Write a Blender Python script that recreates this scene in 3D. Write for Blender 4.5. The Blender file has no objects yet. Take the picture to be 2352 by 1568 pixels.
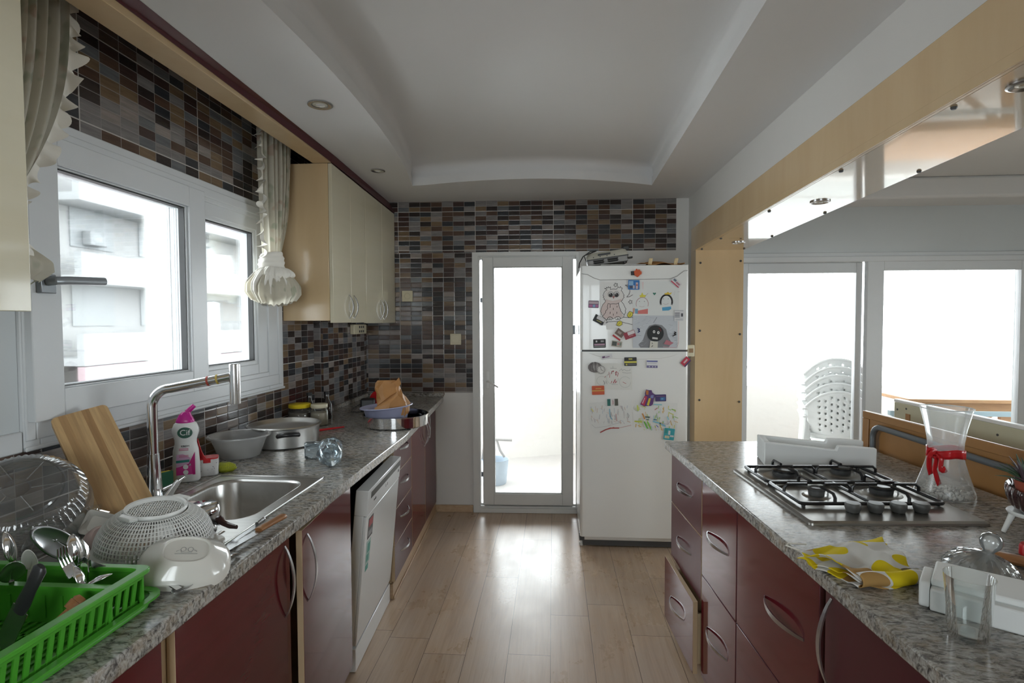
import bpy, math, random
from mathutils import Vector, Matrix, Euler
from mathutils.geometry import tessellate_polygon
random.seed(7)
C = bpy.context.scene.collection
SC = bpy.context.scene
PI = math.pi
# ------------------------------------------------------------------ camera
EYE = 1.46
YAW, PITCH, ROLL, FPX = math.radians(4.278), math.radians(2.08), 0.004, 1270.0
_sy, _cy, _sp, _cp = math.sin(YAW), math.cos(YAW), math.sin(PITCH), math.cos(PITCH)
_f = Vector((-_sy*_cp, _cy*_cp, -_sp)); _r0 = Vector((_cy, _sy, 0)); _u0 = _r0.cross(_f)
_r = _r0*math.cos(ROLL) - _u0*math.sin(ROLL); _u = _r0*math.sin(ROLL) + _u0*math.cos(ROLL)
cam_data = bpy.data.cameras.new('camera'); cam = bpy.data.objects.new('camera', cam_data); C.objects.link(cam)
cam_data.sensor_width = 36.0; cam_data.sensor_fit = 'HORIZONTAL'; cam_data.lens = 36.0*FPX/2352.0
cam_data.clip_start = 0.05; cam_data.clip_end = 300
cam.matrix_world = Matrix(((_r.x, _u.x, -_f.x, 0), (_r.y, _u.y, -_f.y, 0), (_r.z, _u.z, -_f.z, EYE), (0, 0, 0, 1)))
SC.camera = cam
# ------------------------------------------------------------------ world, daylight, exposure
SC.view_settings.view_transform = 'Standard'; SC.view_settings.look = 'None'
SC.view_settings.gamma = 1.0; SC.view_settings.use_curve_mapping = False
SC.view_settings.exposure = 0.0
SKY = 12.2
w = bpy.data.worlds.new('sky'); SC.world = w; w.use_nodes = True
bg = w.node_tree.nodes['Background']; bg.inputs[0].default_value = (0.90, 0.955, 1.0, 1); bg.inputs[1].default_value = SKY
SC.cycles.use_denoising = True
SC.cycles.max_bounces = 10; SC.cycles.diffuse_bounces = 5; SC.cycles.glossy_bounces = 5
SC.cycles.transmission_bounces = 8; SC.cycles.transparent_max_bounces = 24
SC.cycles.caustics_reflective = False; SC.cycles.caustics_refractive = False
SC.cycles.sample_clamp_indirect = 6.0
def portal(name, loc, rot, sx, sy):
    l = bpy.data.lights.new(name, 'AREA'); l.shape = 'RECTANGLE'; l.size = sx; l.size_y = sy
    l.cycles.is_portal = True
    o = bpy.data.objects.new(name, l); o.location = loc; o.rotation_euler = rot; C.objects.link(o)
portal('window_daylight', (-1.60, 2.12, 1.58), (0, -PI/2, 0), 1.0, 1.6)
portal('door_daylight', (-0.17, 4.33, 1.0), (-PI/2, 0, 0), 0.8, 2.0)
portal('terrace_daylight', (2.75, 4.42, 1.0), (-PI/2, 0, 0), 3.2, 2.1)
portal('added_dining_daylight', (4.65, 1.75, 1.35), (0, PI/2, 0), 1.4, 2.2)
portal('added_rear_daylight', (-0.15, -2.15, 1.5), (PI/2, 0, 0), 1.3, 1.2)  # this portal and the one above serve the unseen added windows

# ------------------------------------------------------------------ helpers
def pz(px, py, z):
    """the point of the level plane z that lies in the given direction (picture co-ordinates of the photo)"""
    d = _r*((px-1176.0)/FPX) - _u*((py-784.0)/FPX) + _f
    t = (z-EYE)/d.z
    return Vector((d.x*t, d.y*t, z))

class MB:
    """collects vertices and faces of one mesh"""
    def __init__(s): s.v = []; s.f = []; s.m = []
    def add(s, vs, fs, m=0):
        k = len(s.v); s.v += [tuple(p) for p in vs]
        for f in fs: s.f.append(tuple(i+k for i in f)); s.m.append(m)
        return s
    def box(s, x0, x1, y0, y1, z0, z1, m=0, mats=None):
        vs = [(x, y, z) for x in (x0, x1) for y in (y0, y1) for z in (z0, z1)]
        fs = [(0,1,3,2), (4,6,7,5), (0,4,5,1), (2,3,7,6), (0,2,6,4), (1,5,7,3)]   # -x +x -y +y -z +z
        k = len(s.v); s.v += vs
        for i, f in enumerate(fs): s.f.append(tuple(a+k for a in f)); s.m.append(mats[i] if mats else m)
        return s
    def hexa(s, p, m=0):
        """8 corners: bottom 4 (ccw from above) then top 4"""
        return s.add(p, [(3,2,1,0), (4,5,6,7), (0,1,5,4), (1,2,6,5), (2,3,7,6), (3,0,4,7)], m)
    def obox(s, c, size, M3, m=0):
        a, b, d = (q/2 for q in size)
        P = [(-a,-b,-d), (a,-b,-d), (a,b,-d), (-a,b,-d), (-a,-b,d), (a,-b,d), (a,b,d), (-a,b,d)]
        c = Vector(c); return s.hexa([c + M3 @ Vector(p) for p in P], m)
    def plate(s, outer, holes, z0, z1, m=0, ms=None, T=None):
        loops = [outer] + list(holes); flat = [p for l in loops for p in l]
        tris = tessellate_polygon([[Vector((p[0], p[1], 0)) for p in l] for l in loops])
        T = T or (lambda x, y, z: (x, y, z))
        n = len(flat)
        top = [T(p[0], p[1], z1) for p in flat]; bot = [T(p[0], p[1], z0) for p in flat]
        fs = []
        for t in tris:
            a, b, c = (flat[i] for i in t)
            ccw = (b[0]-a[0])*(c[1]-a[1]) - (b[1]-a[1])*(c[0]-a[0]) > 0
            q = t if ccw else (t[0], t[2], t[1])
            fs += [tuple(q), (q[2]+n, q[1]+n, q[0]+n)]
        s.add(top + bot, fs, m)
        ms = m if ms is None else ms
        k = 0
        for l in loops:
            A = sum(l[i][0]*l[(i+1) % len(l)][1] - l[(i+1) % len(l)][0]*l[i][1] for i in range(len(l)))
            outer_l = l is loops[0]
            for i in range(len(l)):
                j = (i+1) % len(l)
                q = (k+i+n, k+j+n, k+j, k+i)
                if (A > 0) != outer_l: q = q[::-1]
                base = len(s.v) - 2*n
                s.f.append(tuple(a+base for a in q)); s.m.append(ms)
            k += len(l)
        return s
    def tube(s, pts, r, n=8, m=0, caps=True, closed=False, sq=None):
        pts = [Vector(p) for p in pts]; N = len(pts)
        rs = r if isinstance(r, (list, tuple)) else [r]*N
        rings = []; up = None
        for i, p in enumerate(pts):
            if closed: t = pts[(i+1) % N] - pts[i-1]
            else: t = pts[min(i+1, N-1)] - pts[max(i-1, 0)]
            t.normalize()
            if up is None:
                up = Vector((0, 0, 1)) if abs(t.z) < 0.9 else Vector((1, 0, 0))
            up = (up - t*up.dot(t)); up.normalize(); sd = t.cross(up)
            a, b = sq if sq else (1, 1)
            rings.append([p + (sd*math.cos(2*PI*k/n)*a + up*math.sin(2*PI*k/n)*b)*rs[i] for k in range(n)])
        vs = [q for ring in rings for q in ring]; fs = []
        for i in range(N if closed else N-1):
            j = (i+1) % N
            for k in range(n): fs.append((i*n+k, i*n+(k+1) % n, j*n+(k+1) % n, j*n+k))
        if caps and not closed: fs += [tuple(range(n))[::-1], tuple((N-1)*n+k for k in range(n))]
        return s.add(vs, fs, m)
    def lathe(s, prof, n=32, c=(0, 0, 0), m=0, M3=None, ex=1.0, ey=1.0, mod=None, closed=False):
        """profile of (r, z) from one end to the other; ends with r=0 are closed by a fan"""
        c = Vector(c); vs = []; fs = []; idx = []
        for i, (r, z) in enumerate(prof):
            if r < 1e-6:
                idx.append([len(vs)]); p = Vector((0, 0, z)); vs.append(c + (M3 @ p if M3 else p))
            else:
                row = []
                for k in range(n):
                    a = 2*PI*k/n; rr = mod(r, z, a) if mod else r
                    p = Vector((rr*math.cos(a)*ex, rr*math.sin(a)*ey, z)); row.append(len(vs)); vs.append(c + (M3 @ p if M3 else p))
                idx.append(row)
        pairs = list(zip(idx, idx[1:]))
        if closed: pairs.append((idx[-1], idx[0]))
        for A, B in pairs:
            for k in range(n):
                l = (k+1) % n
                if len(A) == 1 and len(B) == 1: continue
                if len(A) == 1: fs.append((A[0], B[l], B[k]))
                elif len(B) == 1: fs.append((A[k], A[l], B[0]))
                else: fs.append((A[k], A[l], B[l], B[k]))
        return s.add(vs, fs, m)
    def loft(s, rings, m=0, cap0=True, cap1=True):
        n = len(rings[0]); vs = [p for r in rings for p in r]; fs = []
        for i in range(len(rings)-1):
            for k in range(n): fs.append((i*n+k, i*n+(k+1) % n, (i+1)*n+(k+1) % n, (i+1)*n+k))
        if cap0: fs.append(tuple(range(n))[::-1])
        if cap1: fs.append(tuple((len(rings)-1)*n+k for k in range(n)))
        return s.add(vs, fs, m)
    def grid(s, fn, nu, nv, m=0, skip=None):
        vs = [fn(i/nu, j/nv) for j in range(nv+1) for i in range(nu+1)]
        fs = [(j*(nu+1)+i, j*(nu+1)+i+1, (j+1)*(nu+1)+i+1, (j+1)*(nu+1)+i) for j in range(nv) for i in range(nu) if not (skip and skip(i, j))]
        return s.add(vs, fs, m)
    def cyl(s, p0, p1, r, n=16, m=0): return s.tube([p0, p1], r, n, m)
    def build(s, name, mats, parent=None, bevel=0, seg=2, solid=0, soff=0, subs=0, angle=40, flat=False, loc=None, rot=None):
        me = bpy.data.meshes.new(name); me.from_pydata(s.v, [], s.f)
        for mt in (mats if isinstance(mats, (list, tuple)) else [mats]): me.materials.append(mt)
        me.polygons.foreach_set('material_index', s.m)
        me.validate(); me.update()
        if not flat:
            me.polygons.foreach_set('use_smooth', [True]*len(me.polygons)); me.set_sharp_from_angle(angle=math.radians(angle))
        o = bpy.data.objects.new(name, me); C.objects.link(o)
        if parent: o.parent = parent
        if loc is not None: o.location = loc
        if rot is not None: o.rotation_euler = rot
        if solid:
            d = o.modifiers.new('thickness', 'SOLIDIFY'); d.thickness = solid; d.offset = soff
        if subs:
            d = o.modifiers.new('smooth', 'SUBSURF'); d.levels = subs; d.render_levels = subs
        if bevel:
            d = o.modifiers.new('edge', 'BEVEL'); d.width = bevel; d.segments = seg; d.limit_method = 'ANGLE'; d.angle_limit = math.radians(35)
        return o
def tag(o, label, cat, group=None, kind=None):
    o['label'] = label; o['category'] = cat
    if group: o['group'] = group
    if kind: o['kind'] = kind
    return o
def thing(name, label, cat, loc=(0, 0, 0), rz=0, group=None, rot=None):
    o = bpy.data.objects.new(name, None); C.objects.link(o); o.empty_display_size = 0.05
    o.location = loc; o.rotation_euler = rot or (0, 0, rz)
    return tag(o, label, cat, group)
def struct(o): o['kind'] = 'structure'; return o
def dup(root, loc=None, rot=None, label=None, scale=None):
    r = root.copy(); C.objects.link(r)
    if loc is not None: r.location = loc
    if rot is not None: r.rotation_euler = rot
    if scale is not None: r.scale = scale
    if label: r['label'] = label
    for ch in list(root.children):
        c = ch.copy(); C.objects.link(c); c.parent = r
        for g in list(ch.children):
            d = g.copy(); C.objects.link(d); d.parent = c
    return r
def text_mesh(body, size, depth=0.0006):
    cu = bpy.data.curves.new('lettering', 'FONT'); cu.body = body; cu.size = size; cu.extrude = depth
    cu.align_x = 'CENTER'; cu.align_y = 'CENTER'
    o = bpy.data.objects.new('lettering', cu); C.objects.link(o)
    dg = bpy.context.evaluated_depsgraph_get(); me = bpy.data.meshes.new_from_object(o.evaluated_get(dg))
    bpy.data.objects.remove(o); bpy.data.curves.remove(cu)
    return me
def rotz(a): return Matrix.Rotation(a, 3, 'Z')
def frame_to(z_dir, x_hint=(1, 0, 0)):
    z = Vector(z_dir).normalized(); x = Vector(x_hint); x = (x - z*x.dot(z)).normalized(); y = z.cross(x)
    return Matrix((x, y, z)).transposed()
def arc(c, r, a0, a1, n, plane='xy'):
    out = []
    for i in range(n+1):
        a = a0 + (a1-a0)*i/n; p, q = c[0]+r*math.cos(a), c[1]+r*math.sin(a)
        out.append((p, q))
    return out
def rrect(x0, x1, y0, y1, r, n=4):
    P = []
    for cx, cy, a in ((x1-r, y1-r, 0), (x0+r, y1-r, PI/2), (x0+r, y0+r, PI), (x1-r, y0+r, 1.5*PI)):
        P += arc((cx, cy), r, a, a+PI/2, n)
    return P
def lerp(a, b, t): return a + (b-a)*t

# ------------------------------------------------------------------ materials
class NT:
    def __init__(s, name):
        s.mat = bpy.data.materials.new(name); s.mat.use_nodes = True; s.t = s.mat.node_tree; s.n = s.t.nodes; s.l = s.t.links
        s.out = s.n['Material Output']; s.p = s.n['Principled BSDF']
    def new(s, typ, **k):
        o = s.n.new(typ)
        for a, b in k.items(): setattr(o, a, b)
        return o
    def put(s, sock, v):
        if hasattr(v, 'is_output') or isinstance(v, bpy.types.NodeSocket): s.l.new(v, sock)
        elif isinstance(v, (tuple, list)): sock.default_value = (*v, 1) if len(v) == 3 and sock.type == 'RGBA' else v
        else: sock.default_value = v
    def math(s, op, a, b=0.0, c=None, clamp=False):
        o = s.new('ShaderNodeMath', operation=op, use_clamp=clamp); s.put(o.inputs[0], a); s.put(o.inputs[1], b)
        if c is not None: s.put(o.inputs[2], c)
        return o.outputs[0]
    def mix(s, f, a, b, blend='MIX'):
        o = s.new('ShaderNodeMix', data_type='RGBA', blend_type=blend); s.put(o.inputs[0], f); s.put(o.inputs[6], a); s.put(o.inputs[7], b)
        return o.outputs[2]
    def ramp(s, f, stops, interp='LINEAR'):
        o = s.new('ShaderNodeValToRGB'); o.color_ramp.interpolation = interp; e = o.color_ramp.elements
        while len(e) < len(stops): e.new(0.5)
        for q, (p, c) in zip(e, stops): q.position = p; q.color = (*c, 1)
        s.put(o.inputs[0], f); return o.outputs[0]
    def noise(s, vec, scale, detail=4, rough=0.55, dist=0.0):
        o = s.new('ShaderNodeTexNoise'); s.put(o.inputs['Vector'], vec); o.inputs['Scale'].default_value = scale
        o.inputs['Detail'].default_value = detail; o.inputs['Roughness'].default_value = rough; o.inputs['Distortion'].default_value = dist
        return o.outputs[0]
    def coord(s, kind='Object'): return s.new('ShaderNodeTexCoord').outputs[kind]
    def pos(s): return s.new('ShaderNodeNewGeometry').outputs['Position']
    def mapping(s, vec, scale=(1, 1, 1), rot=(0, 0, 0)):
        o = s.new('ShaderNodeMapping'); s.put(o.inputs[0], vec); o.inputs['Scale'].default_value = scale; o.inputs['Rotation'].default_value = rot
        return o.outputs[0]
    def xyz(s, vec):
        o = s.new('ShaderNodeSeparateXYZ'); s.put(o.inputs[0], vec); return o.outputs
    def comb(s, x, y, z):
        o = s.new('ShaderNodeCombineXYZ'); s.put(o.inputs[0], x); s.put(o.inputs[1], y); s.put(o.inputs[2], z); return o.outputs[0]
    def bump(s, h, strength=0.3, dist=0.002):
        o = s.new('ShaderNodeBump'); o.inputs['Strength'].default_value = strength; o.inputs['Distance'].default_value = dist
        s.put(o.inputs['Height'], h); s.l.new(o.outputs[0], s.p.inputs['Normal'])
    def set(s, **k):
        for a, b in k.items(): s.put(s.p.inputs[a.replace('_', ' ')], b)
        return s.mat
def plain(name, col, rough=0.5, metal=0.0, coat=0.0, spec=0.5, var=0.0, vscale=20):
    t = NT(name); c = col
    if var:
        n = t.noise(t.coord(), vscale, 3)
        c = t.mix(n, tuple(max(0, q*(1-var)) for q in col), tuple(min(1, q*(1+var)) for q in col))
    return t.set(Base_Color=c, Roughness=rough, Metallic=metal, Coat_Weight=coat, Specular_IOR_Level=spec)
def clear(name, tint=(1, 1, 1), refl=1.0, rough=0.02, haze=0.0, hcol=(0.8, 0.8, 0.8), ior=1.45):
    """thin clear sheet: mostly transparent, mirror reflection by Fresnel, optional milky share"""
    t = NT(name); t.n.remove(t.p)
    tr = t.new('ShaderNodeBsdfTransparent'); tr.inputs[0].default_value = (*tint, 1)
    gl = t.new('ShaderNodeBsdfGlossy'); gl.inputs[0].default_value = (1, 1, 1, 1); gl.inputs['Roughness'].default_value = rough
    fr = t.new('ShaderNodeFresnel'); fr.inputs[0].default_value = ior
    a = tr.outputs[0]
    if haze:
        df = t.new('ShaderNodeBsdfDiffuse'); df.inputs[0].default_value = (*hcol, 1)
        tl = t.new('ShaderNodeBsdfTranslucent'); tl.inputs[0].default_value = (*hcol, 1)
        m0 = t.new('ShaderNodeMixShader'); m0.inputs[0].default_value = 0.5
        t.l.new(df.outputs[0], m0.inputs[1]); t.l.new(tl.outputs[0], m0.inputs[2])
        mh = t.new('ShaderNodeMixShader'); mh.inputs[0].default_value = haze
        t.l.new(a, mh.inputs[1]); t.l.new(m0.outputs[0], mh.inputs[2]); a = mh.outputs[0]
    m = t.new('ShaderNodeMixShader'); t.put(m.inputs[0], t.math('MULTIPLY', fr.outputs[0], refl))
    t.l.new(a, m.inputs[1]); t.l.new(gl.outputs[0], m.inputs[2]); t.l.new(m.outputs[0], t.out.inputs[0])
    return t.mat

def tile_mat(name, u0, v0, seed, cw=0.0839, ch=0.0363):
    t = NT(name); P = t.xyz(t.pos()); geo = t.new('ShaderNodeNewGeometry'); nx = t.math('ABSOLUTE', t.xyz(geo.outputs['Normal'])[0])
    side = t.math('GREATER_THAN', nx, 0.5)
    u = t.math('ADD', t.math('MULTIPLY', P[0], t.math('SUBTRACT', 1.0, side)), t.math('MULTIPLY', P[1], side))
    u = t.math('SUBTRACT', u, u0); v = t.math('SUBTRACT', P[2], v0)
    cu = t.math('DIVIDE', u, cw); cv = t.math('DIVIDE', v, ch)
    iu, iv = t.math('FLOOR', cu), t.math('FLOOR', cv); fu, fv = t.math('FRACT', cu), t.math('FRACT', cv)
    eu = t.math('MULTIPLY', t.math('SUBTRACT', 0.5, t.math('ABSOLUTE', t.math('SUBTRACT', fu, 0.5))), cw)
    ev = t.math('MULTIPLY', t.math('SUBTRACT', 0.5, t.math('ABSOLUTE', t.math('SUBTRACT', fv, 0.5))), ch)
    e = t.math('MINIMUM', eu, ev)
    su = t.math('FRACT', t.math('DIVIDE', u, cw*7)); sv = t.math('FRACT', t.math('DIVIDE', v, ch*8))
    du = t.math('MULTIPLY', t.math('SUBTRACT', 0.5, t.math('ABSOLUTE', t.math('SUBTRACT', su, 0.5))), cw*7)
    dv = t.math('MULTIPLY', t.math('SUBTRACT', 0.5, t.math('ABSOLUTE', t.math('SUBTRACT', sv, 0.5))), ch*8)
    big = t.math('LESS_THAN', t.math('MINIMUM', du, dv), 0.0021)
    small = t.math('LESS_THAN', e, 0.0011)
    wn = t.new('ShaderNodeTexWhiteNoise', noise_dimensions='3D'); t.put(wn.inputs['Vector'], t.comb(iu, iv, t.math('MULTIPLY_ADD', side, 7.0, seed)))
    chip = t.ramp(wn.outputs[0], [(0.0, (0.030, 0.022, 0.020)), (0.17, (0.085, 0.050, 0.034)), (0.34, (0.19, 0.175, 0.17)), (0.50, (0.052, 0.030, 0.026)),
                                 (0.62, (0.17, 0.115, 0.068)), (0.74, (0.032, 0.034, 0.038)), (0.84, (0.13, 0.135, 0.14)), (0.93, (0.25, 0.215, 0.195))], 'CONSTANT')
    gr = t.noise(t.comb(t.math('MULTIPLY', u, 9.0), t.math('MULTIPLY', v, 110.0), t.math('MULTIPLY', wn.outputs[0], 30.0)), 1.0, 4, 0.6, 0.6)
    gain = t.math('MULTIPLY_ADD', gr, 1.3, 0.42)
    chip = t.mix(1.0, chip, t.comb(gain, gain, gain), 'MULTIPLY')
    col = t.mix(small, chip, (0.27, 0.25, 0.235)); col = t.mix(big, col, (0.50, 0.47, 0.44))
    g = t.math('MAXIMUM', small, big)
    h = t.math('MULTIPLY', e, 200.0, clamp=True)
    t.bump(h, 0.35, 0.0015)
    return t.set(Base_Color=col, Roughness=t.math('MULTIPLY_ADD', g, 0.5, 0.19), Specular_IOR_Level=0.45)

def wood_floor():
    t = NT('laminate_floor'); P = t.xyz(t.pos())
    pw, pl = 0.186, 1.28
    cu = t.math('DIVIDE', t.math('ADD', P[0], 0.386), pw); iu = t.math('FLOOR', cu); fu = t.math('FRACT', cu)
    wn = t.new('ShaderNodeTexWhiteNoise', noise_dimensions='1D'); t.put(wn.inputs['W'], iu)
    cv = t.math('ADD', t.math('DIVIDE', P[1], pl), wn.outputs[0]); iv = t.math('FLOOR', cv); fv = t.math('FRACT', cv)
    w2 = t.new('ShaderNodeTexWhiteNoise', noise_dimensions='2D'); t.put(w2.inputs['Vector'], t.comb(iu, iv, 0.0))
    eu = t.math('MULTIPLY', t.math('SUBTRACT', 0.5, t.math('ABSOLUTE', t.math('SUBTRACT', fu, 0.5))), pw)
    ev = t.math('MULTIPLY', t.math('SUBTRACT', 0.5, t.math('ABSOLUTE', t.math('SUBTRACT', fv, 0.5))), pl)
    seam = t.math('LESS_THAN', t.math('MINIMUM', eu, ev), 0.0011)
    off = t.math('MULTIPLY', w2.outputs[0], 40.0)
    grain = t.noise(t.comb(t.math('MULTIPLY', P[0], 26.0), t.math('MULTIPLY', P[1], 1.6), off), 1.0, 6, 0.62, 1.2)
    fine = t.noise(t.comb(t.math('MULTIPLY', P[0], 160.0), t.math('MULTIPLY', P[1], 5.0), off), 1.0, 3, 0.6)
    col = t.ramp(grain, [(0.28, (0.44, 0.30, 0.195)), (0.48, (0.54, 0.39, 0.265)), (0.70, (0.60, 0.46, 0.335))])
    k = t.math('MULTIPLY_ADD', w2.outputs[0], 0.16, 0.90); k = t.math('MULTIPLY', k, t.math('MULTIPLY_ADD', fine, 0.22, 0.89))
    col = t.mix(1.0, col, t.comb(k, k, k), 'MULTIPLY')
    scuff = t.noise(t.comb(t.math('MULTIPLY', P[0], 3.0), t.math('MULTIPLY', P[1], 1.7), 4.0), 1.0, 6, 0.7)
    worn = t.ramp(scuff, [(0.42, (0, 0, 0)), (0.68, (1, 1, 1))])
    col = t.mix(t.math('MULTIPLY', worn, 0.45), col, (0.56, 0.49, 0.44))
    mark = t.ramp(t.noise(t.pos(), 34.0, 5, 0.75), [(0.70, (0, 0, 0)), (0.76, (1, 1, 1))])
    col = t.mix(t.math('MULTIPLY', mark, 0.5), col, (0.12, 0.07, 0.05))
    col = t.mix(seam, col, (0.10, 0.065, 0.045))
    t.bump(t.math('ADD', t.math('MULTIPLY', fine, 0.5), t.math('MULTIPLY', seam, -2.0)), 0.12, 0.001)
    return t.set(Base_Color=col, Roughness=t.math('MULTIPLY_ADD', worn, 0.12, 0.27), Specular_IOR_Level=0.5)

def granite():
    t = NT('speckled_granite'); p = t.pos()
    a = t.noise(t.mapping(p, (1.0, 2.1, 1.6), (0, 0, 0.5)), 50.0, 5, 0.68, 0.7)
    b = t.noise(t.mapping(p, (1.0, 1.8, 1.5), (0, 0, -0.3)), 23.0, 4, 0.6, 0.5)
    c = t.noise(p, 7.0, 3, 0.5)
    col = t.ramp(a, [(0.33, (0.03, 0.03, 0.032)), (0.42, (0.15, 0.14, 0.13)), (0.50, (0.32, 0.305, 0.28)), (0.60, (0.45, 0.435, 0.41)), (0.74, (0.57, 0.56, 0.545))])
    warm = t.ramp(b, [(0.47, (0, 0, 0)), (0.66, (1, 1, 1))]); col = t.mix(t.math('MULTIPLY', warm, 0.42), col, (0.36, 0.28, 0.19))
    dk = t.ramp(b, [(0.28, (1, 1, 1)), (0.40, (0, 0, 0))]); col = t.mix(t.math('MULTIPLY', dk, 0.75), col, (0.055, 0.052, 0.052))
    k = t.math('MULTIPLY_ADD', c, 0.5, 0.78); col = t.mix(1.0, col, t.comb(k, k, k), 'MULTIPLY')
    return t.set(Base_Color=col, Roughness=0.20, Specular_IOR_Level=0.5)

def streaky(name, col, dark, scale=(1, 1, 1), rough=0.3, coat=0.0, nscale=6.0, amount=1.0):
    t = NT(name); n = t.noise(t.mapping(t.coord(), scale), nscale, 5, 0.6, 0.4)
    f = t.ramp(n, [(0.35, (0, 0, 0)), (0.65, (1, 1, 1))])
    return t.set(Base_Color=t.mix(t.math('MULTIPLY', f, amount), col, dark), Roughness=rough, Coat_Weight=coat, Coat_Roughness=0.05)

def curtain_mat():
    t = NT('printed_voile'); n = t.noise(t.coord(), 14.0, 3, 0.5)
    g = t.ramp(t.noise(t.coord(), 17.0, 1, 0.4), [(0.60, (0, 0, 0)), (0.68, (1, 1, 1))]); r = t.ramp(t.noise(t.mapping(t.coord(), (1, 1, 1), (1, 2, 3)), 15.0, 1, 0.4), [(0.62, (0, 0, 0)), (0.70, (1, 1, 1))])
    col = t.mix(n, (0.66, 0.62, 0.52), (0.76, 0.73, 0.64)); col = t.mix(t.math('MULTIPLY', g, 0.55), col, (0.36, 0.42, 0.30)); col = t.mix(t.math('MULTIPLY', r, 0.5), col, (0.52, 0.33, 0.24))
    t.set(Base_Color=col, Roughness=0.85, Specular_IOR_Level=0.1)
    tl = t.new('ShaderNodeBsdfTranslucent'); t.put(tl.inputs[0], col); m = t.new('ShaderNodeMixShader'); m.inputs[0].default_value = 0.5
    t.l.new(t.p.outputs[0], m.inputs[1]); t.l.new(tl.outputs[0], m.inputs[2]); t.l.new(m.outputs[0], t.out.inputs[0]); return t.mat

M = {}
M['paint'] = plain('wall_paint', (0.70, 0.685, 0.66), 0.75, var=0.03, vscale=3)
M['paint_cool'] = plain('dining_wall_paint', (0.60, 0.63, 0.64), 0.75, var=0.03, vscale=3)
M['ceil'] = plain('ceiling_paint', (0.74, 0.735, 0.735), 0.85, var=0.02, vscale=2)
M['tile_back'] = tile_mat('mosaic_tile_back', -1.165, 1.214, 1.0)
M['tile_band'] = tile_mat('mosaic_tile_band', -1.173, 1.998, 2.0)
M['tile_left'] = tile_mat('mosaic_tile_window_side', 2.248, 2.10, 3.0)
M['tile_pier'] = tile_mat('mosaic_tile_pier', 3.338, 1.206, 4.0)
M['floor'] = wood_floor(); M['granite'] = granite()
M['pvc'] = plain('white_pvc', (0.66, 0.675, 0.685), 0.32, var=0.02)
M['pvc_dim'] = plain('aged_white_pvc', (0.70, 0.70, 0.68), 0.35, var=0.03)
M['gasket'] = plain('black_gasket', (0.02, 0.02, 0.02), 0.6)
M['pane'] = clear('window_glass', (0.97, 0.985, 0.98), 0.8)
M['beige'] = streaky('beige_laminate', (0.66, 0.49, 0.29), (0.62, 0.45, 0.26), (1, 1, 0.15), 0.22, 0.3, 8.0)
M['beige_gloss'] = plain('glossy_beige_laminate', (0.60, 0.46, 0.29), 0.09, coat=0.6, var=0.04, vscale=5)
M['ivory'] = streaky('ivory_gloss_front', (0.66, 0.605, 0.46), (0.635, 0.58, 0.43), (0.25, 0.25, 4), 0.12, 0.4, 3.0)
M['edge'] = plain('beige_edge_band', (0.50, 0.37, 0.23), 0.4)
M['maroon'] = streaky('maroon_gloss_front', (0.115, 0.011, 0.016), (0.100, 0.010, 0.014), (0.3, 0.3, 5), 0.09, 0.15, 5.0); M['maroon'].node_tree.nodes['Principled BSDF'].inputs['Specular IOR Level'].default_value = 0.4
M['maroon_dull'] = plain('maroon_laminate', (0.085, 0.016, 0.022), 0.30, spec=0.35); M['maroon_edge'] = plain('maroon_edge_band', (0.06, 0.012, 0.015), 0.4)
M['plinth'] = streaky('pale_wood_plinth', (0.55, 0.40, 0.26), (0.45, 0.31, 0.19), (3, 1, 8), 0.45, 0, 6.0)
M['chrome'] = plain('chrome', (0.82, 0.82, 0.83), 0.10, 1.0)
M['satin'] = plain('satin_chrome', (0.50, 0.50, 0.51), 0.27, 1.0); M['hobsteel'] = plain('hob_steel', (0.36, 0.35, 0.33), 0.36, 1.0, var=0.06, vscale=5); M['knobgrey'] = plain('knob_grey', (0.10, 0.10, 0.095), 0.45)
M['steel'] = streaky('brushed_steel', (0.66, 0.65, 0.63), (0.56, 0.55, 0.53), (1, 14, 1), 0.28, 0, 9.0); M['steel'].node_tree.nodes['Principled BSDF'].inputs['Metallic'].default_value = 1.0
M['alu'] = plain('aluminium', (0.62, 0.61, 0.59), 0.34, 1.0, var=0.12, vscale=6)
M['black'] = plain('black_plastic', (0.018, 0.018, 0.019), 0.35)
M['iron'] = plain('black_enamel', (0.014, 0.014, 0.015), 0.30)
M['dark'] = plain('dark_grey', (0.06, 0.06, 0.06), 0.5)
M['white'] = plain('white_enamel', (0.74, 0.735, 0.71), 0.22, coat=0.3)
M['white_pl'] = plain('white_plastic', (0.78, 0.78, 0.76), 0.35)
M['appl'] = plain('white_appliance_panel', (0.76, 0.78, 0.785), 0.28, coat=0.2)
M['grey_pl'] = plain('grey_plastic', (0.33, 0.32, 0.31), 0.4)
M['socket'] = plain('cream_plastic', (0.70, 0.64, 0.46), 0.35)
M['red'] = plain('red_plastic', (0.55, 0.012, 0.018), 0.3)
M['green'] = plain('green_plastic', (0.075, 0.36, 0.030), 0.34, var=0.08)
M['yellow'] = plain('yellow_plastic', (0.80, 0.60, 0.02), 0.35)
M['magenta'] = plain('magenta_plastic', (0.55, 0.015, 0.27), 0.3)
M['pinkcer'] = plain('pale_pink_ceramic', (0.66, 0.50, 0.47), 0.2)
M['cer'] = plain('white_ceramic', (0.72, 0.70, 0.65), 0.14, coat=0.3, var=0.03, vscale=9)
t = NT('glued_wood_strips'); P_ = t.xyz(t.coord()); i_ = t.math('FLOOR', t.math('DIVIDE', P_[0], 0.0185)); w_n = t.new('ShaderNodeTexWhiteNoise', noise_dimensions='1D'); t.put(w_n.inputs['W'], i_)
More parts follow.
